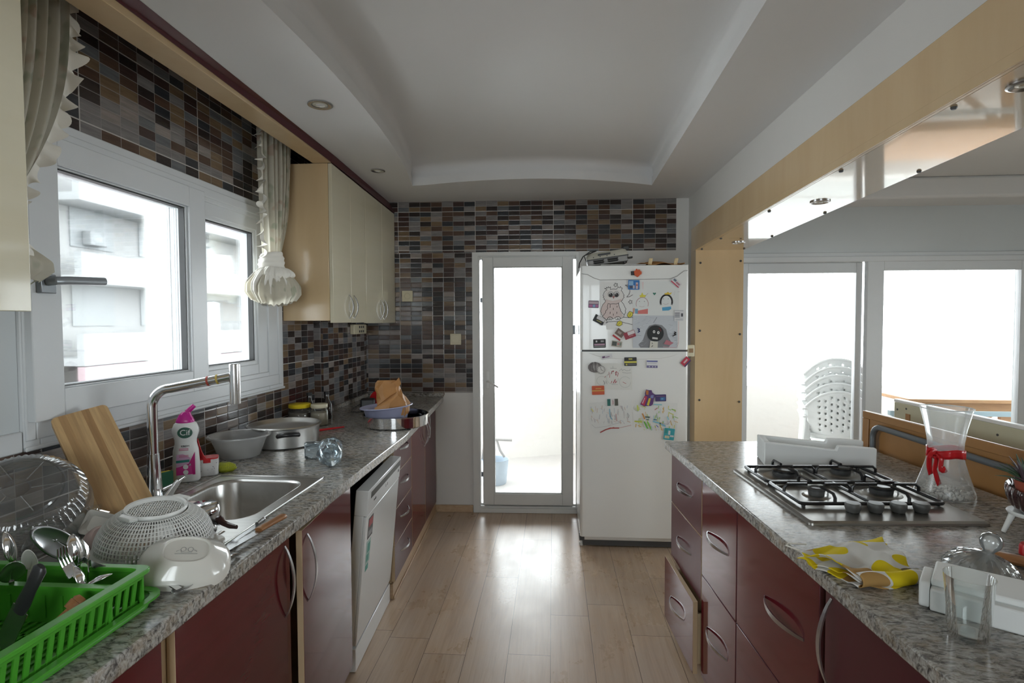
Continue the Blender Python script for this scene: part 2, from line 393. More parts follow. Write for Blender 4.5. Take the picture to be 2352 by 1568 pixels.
c_ = t.ramp(w_n.outputs[0], [(0.0, (0.36, 0.205, 0.090)), (0.35, (0.50, 0.315, 0.150)), (0.7, (0.58, 0.385, 0.19)), (1.0, (0.44, 0.265, 0.12))]); g_ = t.noise(t.comb(t.math('MULTIPLY', P_[0], 90.0), t.math('MULTIPLY', P_[1], 6.0), t.math('MULTIPLY', w_n.outputs[0], 20.0)), 1.0, 4, 0.6, 0.8); k_ = t.math('MULTIPLY_ADD', g_, 0.7, 0.62)
M['cutboard'] = t.set(Base_Color=t.mix(1.0, c_, t.comb(k_, k_, k_), 'MULTIPLY'), Roughness=0.5)
M['wood'] = streaky('handle_wood', (0.42, 0.20, 0.08), (0.28, 0.12, 0.045), (1, 6, 6), 0.4, 0, 9.0)
M['brownwood'] = streaky('brown_board', (0.40, 0.205, 0.075), (0.33, 0.16, 0.055), (1, 1, 1), 0.35, 0, 3.0)
M['teak'] = streaky('weathered_teak', (0.50, 0.28, 0.13), (0.42, 0.22, 0.10), (1, 6, 6), 0.6, 0, 8.0)
M['paper'] = plain('paper', (0.78, 0.77, 0.74), 0.8, var=0.02)
M['kraft'] = streaky('brown_paper', (0.46, 0.225, 0.075), (0.38, 0.175, 0.05), (1, 1, 1), 0.55, 0, 12.0)
M['lilac'] = plain('lilac_plastic', (0.40, 0.41, 0.58), 0.35)
M['clearpl'] = clear('clear_plastic', (0.92, 0.93, 0.93), 2.0, 0.10, 0.26, (0.62, 0.63, 0.62))
M['bottlepl'] = clear('clear_blue_plastic', (0.90, 0.955, 0.985), 1.2, 0.08, 0.16, (0.66, 0.82, 0.92))
M['milky'] = clear('milky_plastic', (0.97, 0.97, 0.97), 0.8, 0.2, 0.34, (1.0, 1.0, 0.99))
M['glass'] = clear('tumbler_glass', (0.95, 0.97, 0.965), 0.75, 0.04, 0.06)
M['frost'] = clear('frosted_glass', (0.97, 0.98, 0.98), 0.55, 0.15, 0.25, (0.98, 1.0, 1.0))
M['crystal'] = clear('cut_crystal', (0.93, 0.95, 0.95), 1.3, 0.05, 0.30, (0.97, 0.99, 0.99), 1.6)
M['voile'] = curtain_mat()
M['voile_white'] = plain('plain_voile', (0.78, 0.75, 0.68), 0.85, var=0.04)
M['foam'] = plain('white_foam', (0.80, 0.81, 0.80), 0.8)
M['ink'] = plain('black_ink', (0.025, 0.022, 0.022), 0.7)
M['amber'] = plain('jar_content', (0.22, 0.19, 0.15), 0.6)
M['sugar'] = plain('cream_powder', (0.66, 0.58, 0.44), 0.8)
M['tube'] = plain('grey_steel_tube', (0.17, 0.19, 0.21), 0.35, 0.4)
M['creamboard'] = plain('cream_board', (0.52, 0.50, 0.36), 0.4, var=0.04)
M['render_out'] = plain('terrace_render', (0.68, 0.655, 0.62), 0.9, var=0.03)
M['stone_out'] = plain('terrace_tile', (0.52, 0.50, 0.48), 0.7, var=0.06, vscale=6)
M['pot'] = plain('dark_glazed_pot', (0.045, 0.018, 0.018), 0.16, coat=0.5)
M['terra'] = plain('terracotta', (0.36, 0.08, 0.045), 0.5)
M['leaf'] = plain('dark_green_leaf', (0.035, 0.065, 0.03), 0.45, var=0.3)
M['purpleleaf'] = plain('purple_leaf', (0.07, 0.04, 0.05), 0.45)
M['pebble'] = plain('pale_pebbles', (0.66, 0.63, 0.57), 0.6, var=0.15, vscale=60)
# ================================================================== the room
BY = lambda x: 4.1804 + 0.02716*x            # the end wall is slightly out of square
XW, XP, YP = -1.488, -1.429, 3.340           # window wall, tiled pier in the corner
CZ = 2.365
DOOR = (-0.612, 0.194, 1.980); DIN = (1.33, 3.52, 1.955)
def wall_seg(mb, x0, x1, z0, z1, m=0, th=0.24):
    a, b = BY(x0), BY(x1)
    return mb.hexa([(x0, a, z0), (x1, b, z0), (x1, b+th, z0), (x0, a+th, z0), (x0, a, z1), (x1, b, z1), (x1, b+th, z1), (x0, a+th, z1)], m)
o = MB().box(-1.7, 4.4, -1.9, 4.42, -0.12, 0.0).build('floor', M['floor'], flat=True); struct(o)
# end wall: tile band over the door, tile left of it, paint below and at the fridge
mb = MB()
wall_seg(mb, -1.7, -0.829, 0.9, 1.983, 1); wall_seg(mb, -1.7, -0.829, 0, 0.9, 0)
wall_seg(mb, -0.829, DOOR[0], 0.918, 1.983, 1)
wall_seg(mb, -0.829, DOOR[0], 0, 0.918, 0)
wall_seg(mb, -1.7, DOOR[0], 1.983, 2.6, 2); wall_seg(mb, DOOR[0], DOOR[1], 1.983, 2.6, 2); wall_seg(mb, DOOR[1], 0.909, 1.983, 2.6, 2)
wall_seg(mb, DOOR[1], 0.909, 0, 1.983, 0); wall_seg(mb, 0.909, DIN[0], 0, 2.6, 0)
wall_seg(mb, DIN[0], DIN[1], DIN[2], 2.6, 3); wall_seg(mb, DIN[1], 4.4, 0, 2.6, 3)
struct(mb.build('wall_back', [M['paint'], M['tile_back'], M['tile_band'], M['paint_cool']], flat=True))
# window wall
WY0, WY1, WZ0, WZ1 = 1.428, 2.925, 1.098, 2.062
mb = MB()
mb.box(XW-0.2, XW, -1.9, WY1, 0, WZ0, 0); mb.box(XW-0.2, XW, WY0, WY1, WZ1, 2.6, 0)
mb.box(XW-0.2, XW, WY1, 4.3, 0, 2.6, 0); mb.box(XW-0.2, XW, -1.9, WY0, WZ0, 2.6, 1)
struct(mb.build('wall_left', [M['tile_left'], M['paint_cool']], flat=True))
mb = MB().box(XW+0.001, XP, YP, 4.135, 0, 2.5)
struct(mb.build('wall_pier', [M['tile_pier']], flat=True))
# wall over the wide opening to the dining room, and its stub by the fridge
XR, XR2, YJ = 1.0, 1.309, 3.95
mb = MB().box(XR, XR2, -1.9, YJ, 2.06, 2.6, 0); mb.box(XR, XR2, YJ, BY(1.0)-0.001, 0, 2.6, 0)
struct(mb.build('wall_right', [M['paint']], flat=True))
# unseen rear and dining walls, with openings for windows added to light the room
mb = MB().box(-1.7, -0.8, -2.1, -1.9, 0, 2.6); mb.box(-0.8, 0.5, -2.1, -1.9, 2.1, 2.6); mb.box(-0.8, 0.5, -2.1, -1.9, 0, 0.9); mb.box(0.5, 4.4, -2.1, -1.9, 0, 2.6)
struct(mb.build('wall_rear', M['paint'], flat=True))
mb = MB().box(4.4, 4.6, -2.1, 0.65, 0, 2.6); mb.box(4.4, 4.6, 0.65, 2.85, 0, 0.65); mb.box(4.4, 4.6, 0.65, 2.85, 2.05, 2.6); mb.box(4.4, 4.6, 2.85, 4.6, 0, 2.6)
struct(mb.build('wall_dining', M['paint_cool'], flat=True))
# ceiling with a recessed, curved-edge centre panel
L = []
for i in range(17):
    y = 0.62 + (3.66-0.62)*i/16; L.append((-0.795 - 0.142*((y-2.14)/1.52)**2, y))
for i in range(1, 17):
    x = -0.937 + (0.657+0.937)*i/16; a = 0.25 if x < -0.2 else 0.328; L.append((x, 3.545 + a*(x+0.2)**2))
for i in range(17):
    x = 0.575 - (0.575+0.937)*i/16; a = 0.25 if x < -0.2 else 0.328; L.append((x, 0.735 - a*(x+0.2)**2))
HOLE = L[:-1]
mb = MB(); mb.plate([(-1.305, -1.9), (XR+0.01, -1.9), (XR+0.01, 4.3), (-1.305, 4.3)], [HOLE], CZ, CZ+0.055, 0)
cx, cy = -0.15, 2.15
def ring(s, z): return [(cx+(x-cx)*s, cy+(y-cy)*s, z) for x, y in HOLE]
mb.loft([ring(1.012, CZ+0.05), ring(1.012, CZ+0.085), ring(1.004, CZ+0.108), ring(0.985, CZ+0.124), ring(0.955, CZ+0.130)], 0, False, True)
mb.plate([(-1.7, -1.9), (XR+0.01, -1.9), (XR+0.01, 4.3), (-1.7, 4.3)], [], CZ+0.15, CZ+0.2, 0)
struct(mb.build('ceiling', M['ceil'], angle=50))
mb = MB().box(XR2, 4.4, -1.9, 4.3, 2.43, 2.55); mb.box(XR2, 4.4, 3.98, 4.3, 2.285, 2.43); mb.box(XR2, XR2+0.28, -1.9, 3.98, 2.285, 2.43)
struct(mb.build('ceiling_dining', M['ceil'], bevel=0.02, seg=3))
# ---- kitchen window (sliding PVC window, one sash standing proud)
wn = thing('window_1', 'white PVC kitchen window', 'window'); wn['kind'] = 'structure'; del wn['category']; del wn['label']
def frame_yz(mb, x0, x1, y0, y1, z0, z1, wl, wr, wb, wt, m=0):
    mb.box(x0, x1, y0, y0+wl, z0, z1, m); mb.box(x0, x1, y1-wr, y1, z0, z1, m)
    mb.box(x0, x1, y0+wl, y1-wr, z0, z0+wb, m); mb.box(x0, x1, y0+wl, y1-wr, z1-wt, z1, m); return mb
mb = frame_yz(MB(), XW-0.13, XW+0.012, WY0+0.001, WY1-0.001, WZ0+0.001, WZ1-0.001, 0.05, 0.150, 0.105, 0.085)
frame_yz(mb, XW-0.10, XW+0.018, WY0+0.004, WY1-0.03, WZ0+0.030, WZ1-0.028, 0.03, 0.03, 0.055, 0.040)
mb.box(XW+0.001, XW+0.012, -0.6, WY0-0.002, WZ0+0.001, WZ0+0.060)          # ledge strip running on toward the corner
mb.box(XW+0.012, XW+0.020, WY0, WY1, WZ0+0.001, WZ0+0.014)
mb.build('window_frame', M['pvc'], wn, bevel=0.004)
s1 = frame_yz(MB(), XW-0.045, XW+0.040, 1.437, 2.225, 1.181, 2.005, 0.098, 0.100, 0.084, 0.080)
frame_yz(s1, XW-0.040, XW+0.028, 1.535, 2.125, 1.265, 1.925, 0.008, 0.008, 0.006, 0.006)
s1 = s1.build('sash', M['pvc'], wn, bevel=0.004)
MB().box(XW-0.006, XW-0.001, 1.540, 2.121, 1.27, 1.92).build('pane', M['pane'], s1, flat=True)
frame_yz(MB(), XW-0.002, XW+0.022, 1.5405, 2.1205, 1.2705, 1.9205, 0.006, 0.006, 0.003, 0.006).build('gasket', M['gasket'], s1, flat=True)
mb = MB().box(XW+0.040, XW+0.056, 1.452, 1.502, 1.545, 1.600); mb.tube([(XW+0.056, 1.470, 1.578), (XW+0.085, 1.470, 1.580), (XW+0.092, 1.50, 1.583), (XW+0.092, 1.635, 1.590)], 0.013, 8, sq=(0.6, 1))
mb.build('window_handle', M['tube'] if False else plain('pewter_handle', (0.30, 0.32, 0.34), 0.3, 0.3), s1, bevel=0.003)
s2 = frame_yz(MB(), XW-0.075, XW-0.002, 2.150, 2.790, 1.172, 1.990, 0.080, 0.120, 0.098, 0.084)
frame_yz(s2, XW-0.07, XW+0.004, 2.150, 2.790, 1.172, 1.990, 0.070, 0.104, 0.080, 0.070)
s2 = s2.build('sash', M['pvc'], wn, bevel=0.004)
MB().box(XW-0.040, XW-0.035, 2.226, 2.674, 1.265, 1.91).build('pane', M['pane'], s2, flat=True)
frame_yz(MB(), XW-0.034, XW-0.010, 2.2305, 2.6695, 1.2705, 1.9055, 0.005, 0.005, 0.003, 0.005).build('gasket', M['gasket'], s2, flat=True)
# ---- balcony door
def back_xf(x): return BY(x)
dr = thing('door_1', 'white balcony door', 'door', (DOOR[0], BY(DOOR[0]), 0), math.atan(0.02716)); dr['kind'] = 'structure'; del dr['category']; del dr['label']
DW = DOOR[1]-DOOR[0]
def frame_xz(mb, y0, y1, x0, x1, z0, z1, wl, wr, wb, wt, m=0):
    mb.box(x0, x0+wl, y0, y1, z0, z1, m); mb.box(x1-wr, x1, y0, y1, z0, z1, m)
    mb.box(x0+wl, x1-wr, y0, y1, z0, z0+wb, m); mb.box(x0+wl, x1-wr, y0, y1, z1-wt, z1, m); return mb
mb = frame_xz(MB(), -0.022, 0.10, 0.002, DW-0.002, 0.002, 1.979, 0.045, 0.022, 0.035, 0.028)
frame_xz(mb, -0.012, 0.05, 0.045, DW-0.022, 0.037, 1.951, 0.012, 0.001, 0.014, 0.014)
mb.box(0.057, DW-0.023, 0.02, 0.10, 0.051, 0.062); mb.box(0.057, DW-0.023, 0.02, 0.10, 1.927, 1.937)
mb.build('door_frame', M['pvc_dim'], dr, bevel=0.004)
lf = frame_xz(MB(), -0.030, 0.05, 0.078, 0.788-0.028, 0.066, 1.942, 0.082, 0.080, 0.086, 0.074)
frame_xz(lf, -0.018, 0.04, 0.160, 0.68, 0.152, 1.868, 0.008, 0.008, 0.006, 0.006)
lf = lf.build('door_leaf', M['pvc_dim'], dr, bevel=0.004)
MB().box(0.168, 0.675, 0.008, 0.013, 0.157, 1.863).build('pane', M['pane'], lf, flat=True)
mb = MB().box(0.106, 0.132, -0.040, -0.030, 0.955, 1.085); mb.tube([(0.119, -0.04, 1.01), (0.119, -0.075, 1.012), (0.132, -0.082, 1.010), (0.20, -0.082, 0.968)], 0.009, 8, sq=(1, 0.8))
mb.build('door_handle', M['white_pl'], lf, bevel=0.003)
for z in (0.30, 1.62):
    MB().box(0.0635, 0.0765, -0.028, -0.012, z-0.018, z+0.018).build('hinge', M['tube'], dr)
MB().box(0.760, 0.774, -0.034, -0.012, 1.36, 1.43).build('hinge', M['tube'], dr)
# ---- dining room sliding doors to the terrace
dw = thing('window_2', 'white sliding doors', 'window', (DIN[0], BY(DIN[0]), 0), math.atan(0.02716)); dw['kind'] = 'structure'; del dw['category']; del dw['label']
WD = DIN[1]-DIN[0]; X0 = DIN[0]
mb = frame_xz(MB(), -0.01, 0.12, 0.001, WD-0.001, 0.001, DIN[2]-0.001, 0.05, 0.05, 0.05, 0.045)
mb.box(0.05, WD-0.05, -0.025, 0.10, DIN[2]-0.070, DIN[2]-0.030)
mb.build('window_frame', M['pvc'], dw, bevel=0.004)
def sash(name, xa, xb, y0, wl, wr, zt):
    s = frame_xz(MB(), y0, y0+0.045, xa, xb, 0.05, zt, wl, wr, 0.09, 0.075).build('sash', M['pvc'], dw, bevel=0.004)
    MB().box(xa+wl-0.005, xb-wr+0.005, y0+0.018, y0+0.023, 0.135, zt-0.07).build('pane', M['pane'], s, flat=True)
    return s
sash('sash', 0.055, 2.285-X0, 0.045, 0.07, 0.045, 1.885)
sash('sash', 2.290-X0, 3.46-X0, -0.008, 0.118, 0.09, 1.895)
def added_window(name, axis, a0, a1, z0, z1, pos, n):
    t = thing(name, 'x', 'x'); t['kind'] = 'structure'; del t['category']; del t['label']
    fr = MB(); pn = MB(); w = (a1-a0)/n
    B = (lambda m, p, q, z, zz, d: m.box(p, q, pos-d, pos+d, z, zz)) if axis == 'y' else (lambda m, p, q, z, zz, d: m.box(pos-d, pos+d, p, q, z, zz))
    for k in range(n+1):
        c = min(max(a0+k*w, a0+0.035), a1-0.035); B(fr, c-0.035, c+0.035, z0, z1, 0.035)
    B(fr, a0+0.07, a1-0.07, z0, z0+0.07, 0.034); B(fr, a0+0.07, a1-0.07, z1-0.07, z1, 0.034)
    fr.build('window_frame', M['pvc'], t, flat=True)
    for k in range(n): q = MB(); B(q, a0+k*w+0.03, a0+(k+1)*w-0.03, z0+0.06, z1-0.06, 0.004); q.build('pane', M['pane'], t, flat=True)
added_window('added_window_1', 'y', -0.8, 0.5, 0.9, 2.1, -2.0, 2); added_window('added_window_2', 'x', 0.65, 2.85, 0.65, 2.05, 4.5, 2)  # neither window is in view; both added as extra daylight sources
# ---- beige cladding of the opening
tr = thing('trim_1', 'x', 'x'); tr['kind'] = 'structure'; del tr['category']; del tr['label']
zb = lambda y: 1.9475 + (3.95-y)*0.0205
zt = lambda y: 2.118 + (3.95-y)*0.0265
def slope_box(x0, x1, y0, y1, f0, f1, m=0):
    return MB().hexa([(x0, y0, f0(y0)), (x1, y0, f0(y0)), (x1, y1, f0(y1)), (x0, y1, f0(y1)), (x0, y0, f1(y0)), (x1, y0, f1(y0)), (x1, y1, f1(y1)), (x0, y1, f1(y1))], m)
slope_box(XR-0.014, XR-0.001, -1.88, 4.07, zb, zt).build('fascia_panel', M['beige'], tr, bevel=0.002)
slope_box(XR-0.020, XR-0.014, -1.88, 3.95, zb, lambda y: zb(y)+0.028).build('edge_strip', M['edge'] if False else M['beige'], tr, bevel=0.001)
slope_box(XR-0.001, XR2, -1.88, YJ-0.012, zb, lambda y: zb(y)+0.018).build('soffit_panel', M['beige_gloss'], tr, flat=True)
MB().box(XR-0.001, XR2, YJ-0.012, YJ-0.001, 0.0, zb(YJ)).build('jamb_panel', M['beige'], tr, flat=True)
MB().box(XR-0.014, XR-0.001, YJ-0.012, 4.07, 0.0, zb(YJ)).build('jamb_fascia', M['beige'], tr, flat=True)
cap = MB().lathe([(0.0075, 0), (0.0075, 0.003), (0.005, 0.006), (0, 0.0065)], 12).build('screw_cap', M['dark'], tr)
capspots = [((1.018, YJ-0.0125, z), (PI/2, 0, 0)) for z in (0.905, 1.39, 1.86)] + [((1.289, YJ-0.0125, z), (PI/2, 0, 0)) for z in (0.895, 1.365, 1.87)]
for y in (1.50, 2.05, 2.70, 3.45, 3.88): capspots.append(((1.012, y, zb(y)-0.0005), (PI, 0, 0)))
for y in (1.60, 2.08, 2.76, 3.40, 3.88): capspots.append(((1.292, y, zb(y)-0.0005), (PI, 0, 0)))
for i, (p, r) in enumerate(capspots):
    k = cap if i == 0 else cap.copy()
    if i: C.objects.link(k)
    k.parent = tr; k.location = p; k.rotation_euler = r
# recessed lights
def downlight(label, p, r=0.036, tilt=0.0, group='recessed ceiling lights'):
    t = thing('recessed_light', label, 'light', p, 0, group, rot=(tilt, 0, 0))
    MB().lathe([(r*0.70, -0.001), (r*0.98, -0.006), (r*1.12, -0.004), (r*1.12, 0.0), (r*0.7, 0.004)], 28, closed=True).build('trim_ring', M['satin'], t)
    MB().lathe([(0, 0.004), (r*0.42, 0.003), (r*0.46, -0.004), (r*0.66, -0.002), (r*0.70, 0.002)], 24).build('bulb', plain('unlit_bulb', (0.62, 0.60, 0.52), 0.15, coat=0.5) if 'bulbm' not in M else M['bulbm'], t)
M['bulbm'] = plain('unlit_bulb', (0.62, 0.60, 0.52), 0.15, coat=0.5)
downlight('recessed spotlight in ceiling above the open curtain tied by the window', (-0.967, 2.27, CZ-0.0005), 0.045)
downlight('recessed spotlight in ceiling near the end of the ivory wall cabinets', (-1.044, 3.27, CZ-0.0005), 0.038)
tl = math.atan(0.0205)
downlight('recessed spotlight in beige soffit between the window reflections', (1.160, 2.523, zb(2.523)-0.0005), 0.036, -tl)
downlight('recessed spotlight in beige soffit close to the jamb panel', (1.17, 3.62, zb(3.62)-0.0005), 0.036, -tl)
downlight('recessed spotlight in beige soffit cut off by the picture edge', (1.085, 1.371, zb(1.371)-0.0005), 0.036, -tl)
# skirting by the balcony door
mb = MB(); wall = MB()
a, b = BY(-0.91), BY(DOOR[0])
struct(MB().hexa([(-0.905, a-0.013, 0), (DOOR[0]-0.002, b-0.013, 0), (DOOR[0]-0.002, b-0.001, 0), (-0.905, a-0.001, 0), (-0.905, a-0.013, 0.055), (DOOR[0]-0.002, b-0.013, 0.055), (DOOR[0]-0.002, b-0.001, 0.055), (-0.905, a-0.001, 0.055)]).build('baseboard_back', M['plinth'], bevel=0.003))
# ================================================================== window side: base units, worktop, wall units
def bow(mb, p0, p1, out, wide=0.012, rise=0.028, n=14, th=0.004):
    """bow handle from p0 to p1 standing off in direction out"""
    p0, p1, out = Vector(p0), Vector(p1), Vector(out).normalized(); d = p1-p0; sd = d.normalized().cross(out)
    rings = []
    for i in range(n+1):
        t = i/n; h = rise*math.sin(PI*t)**0.8 + 0.002; wv = wide*(0.55+0.45*math.sin(PI*t))
        c = p0 + d*t + out*h; rings.append([c - sd*wv/2, c + sd*wv/2, c + sd*wv/2 - out*th, c - sd*wv/2 - out*th])
    return mb.loft(rings)
def front_x(mb, x0, x1, y0, y1, z0, z1):
    """a front facing +x: gloss faces, edge band all round"""
    return mb.box(x0, x1, y0, y1, z0, z1, mats=[1, 0, 1, 1, 1, 1])
def carcass(mb, x0, x1, y0, y1, z0, z1, t=0.016, m=0):
    mb.box(x0, x1, y0, y0+t, z0, z1, m); mb.box(x0, x1, y1-t, y1, z0, z1, m); mb.box(x0, x1, y0+t, y1-t, z0, z0+t, m); mb.box(x0, x0+t, y0+t, y1-t, z0+t, z1, m)
    mb.box(x1-0.06, x1, y0+t, y1-t, z1-t, z1, m); return mb
TOP, UND = 0.890, 0.852
FX = -0.775
# near unit
t = thing('base_cabinet', 'maroon base cabinet under the dish rack, beside the sink cabinet', 'cabinet')
carcass(MB(), -1.47, FX-0.021, 0.30, 1.040, 0.10, UND-0.002).build('body', M['edge'], t, bevel=0.001)
front_x(MB(), FX-0.020, FX, 0.32, 1.018, 0.13, 0.838).build('door', [M['maroon'], M['edge']], t, bevel=0.0015)
# sink unit with one door ajar
t = thing('base_cabinet', 'maroon sink base cabinet with two doors, the one by the dishwasher ajar', 'cabinet')
carcass(MB(), -1.47, FX-0.021, 1.043, 2.062, 0.10, UND-0.002).build('body', M['edge'], t, bevel=0.001)
d1 = front_x(MB(), FX-0.020, FX, 1.057, 1.550, 0.13, 0.838).build('door', [M['maroon'], M['edge']], t, bevel=0.0015)
bow(MB(), (FX, 1.520, 0.815), (FX, 1.520, 0.605), (1, 0, 0)).build('handle', M['satin'], d1)
d2 = front_x(MB(), -0.020, 0, -0.462, 0, 0.13, 0.838).build('door', [M['maroon'], M['edge']], t, bevel=0.0015, loc=(FX, 2.040, 0), rot=(0, 0, math.radians(3.2)))
bow(MB(), (0, -0.425, 0.815), (0, -0.425, 0.605), (1, 0, 0)).build('handle', M['satin'], d2)
# dishwasher, door leaning open
t = thing('dishwasher', 'white freestanding dishwasher with its door leaning slightly open', 'dishwasher', (-0.838, 2.192, 0), math.radians(3.0))
mb = MB().box(-0.56, -0.012, 0.0, 0.025, 0.03, 0.835, 0); mb.box(-0.56, -0.012, 0.573, 0.598, 0.03, 0.835, 0); mb.box(-0.56, -0.012, 0.025, 0.573, 0.03, 0.12, 0); mb.box(-0.56, -0.012, 0.025, 0.573, 0.80, 0.835, 0); mb.box(-0.58, -0.56, 0, 0.598, 0.03, 0.835, 0)
mb.build('cabinet', M['dark'], t, bevel=0.002)
MB().box(-0.035, 0.016, 0.003, 0.595, 0.002, 0.098).build('kick_plate', M['appl'], t, bevel=0.003)
ln = math.radians(5.4)
dd = MB().box(-0.058, -0.012, 0.012, 0.586, 0.0, 0.640).build('door', M['dark'], t, bevel=0.004, loc=(0.018, 0, 0.112), rot=(0, ln, 0))
MB().box(-0.012, 0.0, 0.003, 0.595, 0.0, 0.545).build('door_panel', M['appl'], dd, bevel=0.003)
mb = MB().box(-0.052, 0.002, 0.003, 0.595, 0.548, 0.655); mb.box(-0.052, -0.012, 0.003, 0.0115, 0.0, 0.548); mb.box(-0.052, -0.012, 0.5865, 0.595, 0.0, 0.548); mb.build('control_panel', M['appl'], dd, bevel=0.003)
mb = MB().box(0.0021, 0.0028, 0.045, 0.585, 0.612, 0.640); mb.build('display_strip', M['black'], dd)
me = text_mesh('arcelik', 0.014)
o = bpy.data.objects.new('lettering', me); me.materials.append(M['dark']); C.objects.link(o); o.parent = dd; o.location = (0.0026, 0.115, 0.590); o.rotation_euler = (PI/2, 0, PI/2)
for y0_, y1_ in ((0.548, 0.556), (0.560, 0.568), (0.300, 0.306), (0.330, 0.336)): MB().box(0.0021, 0.0026, y0_, y1_, 0.584, 0.597).build('button', M['dark'], dd)
mb = MB(); mb.box(0.0001, 0.0007, 0.045, 0.120, 0.435, 0.525, 0); mb.box(0.0008, 0.0011, 0.052, 0.112, 0.485, 0.518, 1); mb.box(0.0008, 0.0011, 0.052, 0.112, 0.445, 0.468, 2)
mb.box(0.0001, 0.0007, 0.042, 0.105, 0.325, 0.425, 3); mb.box(0.0008, 0.0011, 0.050, 0.085, 0.335, 0.365, 4); mb.box(0.0008, 0.0011, 0.060, 0.098, 0.372, 0.412, 4); mb.box(0.0001, 0.0006, 0.048, 0.092, 0.295, 0.320, 4)
mb.build('sticker', [M['dark'], plain('sticker_red', (0.40, 0.05, 0.06), 0.5), plain('sticker_grey', (0.3, 0.3, 0.32), 0.5), plain('sticker_aqua', (0.42, 0.62, 0.58), 0.5), plain('sticker_teal', (0.10, 0.42, 0.36), 0.5)], dd)
# drawer unit and end unit stand on a slightly turned line
FA = math.atan2(-0.06, 1.35)
def fxy(d): return (-0.832 - 0.0444*d, 2.806 + d*0.999)
t = thing('drawer_cabinet', 'maroon drawer cabinet with four drawers beside the dishwasher', 'cabinet', (-0.832, 2.806, 0), -FA if False else math.atan(0.0444))
carcass(MB(), -0.50, -0.021, 0.002, 0.440, 0.085, UND-0.002).build('body', M['edge'], t, bevel=0.001)
zz = [0.838, 0.652, 0.466, 0.280, 0.090]
for i in range(4):
    d = front_x(MB(), -0.020, 0, 0.004, 0.437, zz[i+1]+0.002, zz[i]-0.002).build('drawer', [M['maroon_dull'], M['edge']], t, bevel=0.0015)
    zc = (zz[i]+zz[i+1])/2 + 0.02
    bow(MB(), (0, 0.135, zc), (0, 0.315, zc), (1, 0, 0), 0.013, 0.026).build('handle', M['satin'], d)
t2 = thing('base_cabinet', 'maroon two-door base cabinet against the end wall by the balcony door', 'cabinet', (-0.8517, 3.248, 0), math.atan(0.0444))
carcass(MB(), -0.50, -0.021, 0.002, 0.860, 0.085, UND-0.002).build('body', M['edge'], t2, bevel=0.001)
for i, (a, b) in enumerate(((0.004, 0.428), (0.437, 0.856))):
    d = front_x(MB(), -0.020, 0, a, b, 0.092, 0.838).build('door', [M['maroon'] if i == 0 else M['maroon_dull'], M['edge']], t2, bevel=0.0015)
    y = b-0.03 if i == 0 else a+0.03
    bow(MB(), (0, y, 0.80), (0, y, 0.62), (1, 0, 0)).build('handle', M['satin'], d)
mb = MB().box(-0.030, 0.004, 0, 1.34, 0.001, 0.080); mb.box(0.004, 0.012, 0, 1.34, 0.001, 0.016)
tag(mb.build('plinth_board', M['plinth'], None, bevel=0.003, loc=(-0.846, 2.803, 0), rot=(0, 0, math.atan(0.0444))), 'pale wood plinth board along the floor under the maroon drawers', 'plinth')
# worktop with sink cut-out
SK = rrect(-1.205, -0.868, 1.49, 1.915, 0.03)
outer = [(-1.486, -0.5), (-0.745, -0.5), (-0.742, 2.72), (-0.838, 4.155), (-1.427, 4.139), (-1.427, YP-0.002), (-1.486, YP-0.002)]
w_ = MB().plate(outer, [SK], UND, TOP).build('worktop', M['granite'], bevel=0.004)
tag(w_, 'long speckled granite worktop with the sink, along the window wall', 'worktop')
mb = MB().box(-1.4265, -1.408, YP+0.002, 4.115, TOP+0.0005, TOP+0.028)
a, b = BY(-1.425), BY(-0.835)
mb.hexa([(-1.408, a-0.02, TOP+0.0005), (-0.833, b-0.02, TOP+0.0005), (-0.833, b-0.001, TOP+0.0005), (-1.408, a-0.001, TOP+0.0005), (-1.408, a-0.02, TOP+0.028), (-0.833, b-0.02, TOP+0.028), (-0.833, b-0.001, TOP+0.028), (-1.408, a-0.001, TOP+0.028)])
mb.build('upstand', M['granite'], w_, bevel=0.002)
# sink
t = thing('sink', 'stainless steel sink with drainboard set in the granite worktop', 'sink')
SX0, SX1, SY0, SY1 = -1.236, -0.838, 1.050, 1.950
BX = rrect(-1.196, -0.878, 1.500, 1.905, 0.075, 6)
mb = MB().plate(rrect(SX0, SX1, SY0, SY1, 0.012), [BX], TOP+0.0006, TOP+0.003)
def rr(x0, x1, y0, y1, r, z): return [(x, y, z) for x, y in rrect(x0, x1, y0, y1, r, 6)]
mb.build('rim', M['steel'], t, bevel=0.001)
mb = MB().loft([rr(-1.196, -0.878, 1.500, 1.905, 0.075, TOP+0.003), rr(-1.192, -0.882, 1.504, 1.901, 0.072, TOP-0.010), rr(-1.184, -0.890, 1.512, 1.893, 0.066, TOP-0.13), rr(-1.165, -0.909, 1.53, 1.875, 0.05, TOP-0.152), rr(-1.07, -1.00, 1.66, 1.74, 0.03, TOP-0.157)], 0, False, True)
mb.build('bowl', M['steel'], t, solid=0.0012, soff=1)
mb = MB()
for (x0, x1, y0, y1) in ((SX0, SX1, SY0, SY0+0.008), (SX0, SX1, SY1-0.008, SY1), (SX0, SX0+0.008, SY0, SY1), (SX1-0.008, SX1, SY0, SY1)): mb.box(x0, x1, y0, y1, TOP+0.003, TOP+0.006)
mb.build('raised_edge', M['steel'], t, bevel=0.0015)
ribs = MB()
for k in range(7):
    x = -1.16 + k*0.044; ribs.tube([(x, 1.10, TOP+0.0032), (x, 1.42, TOP+0.0032)], 0.007, 8, sq=(1, 0.35))
ribs.build('drainer_ribs', M['steel'], t)
MB().lathe([(0, 0.004), (0.012, 0.004), (0.016, 0.001), (0.034, 0.002), (0.038, 0.0)], 24, (-1.035, 1.70, TOP-0.1555)).build('drain', M['chrome'], t)
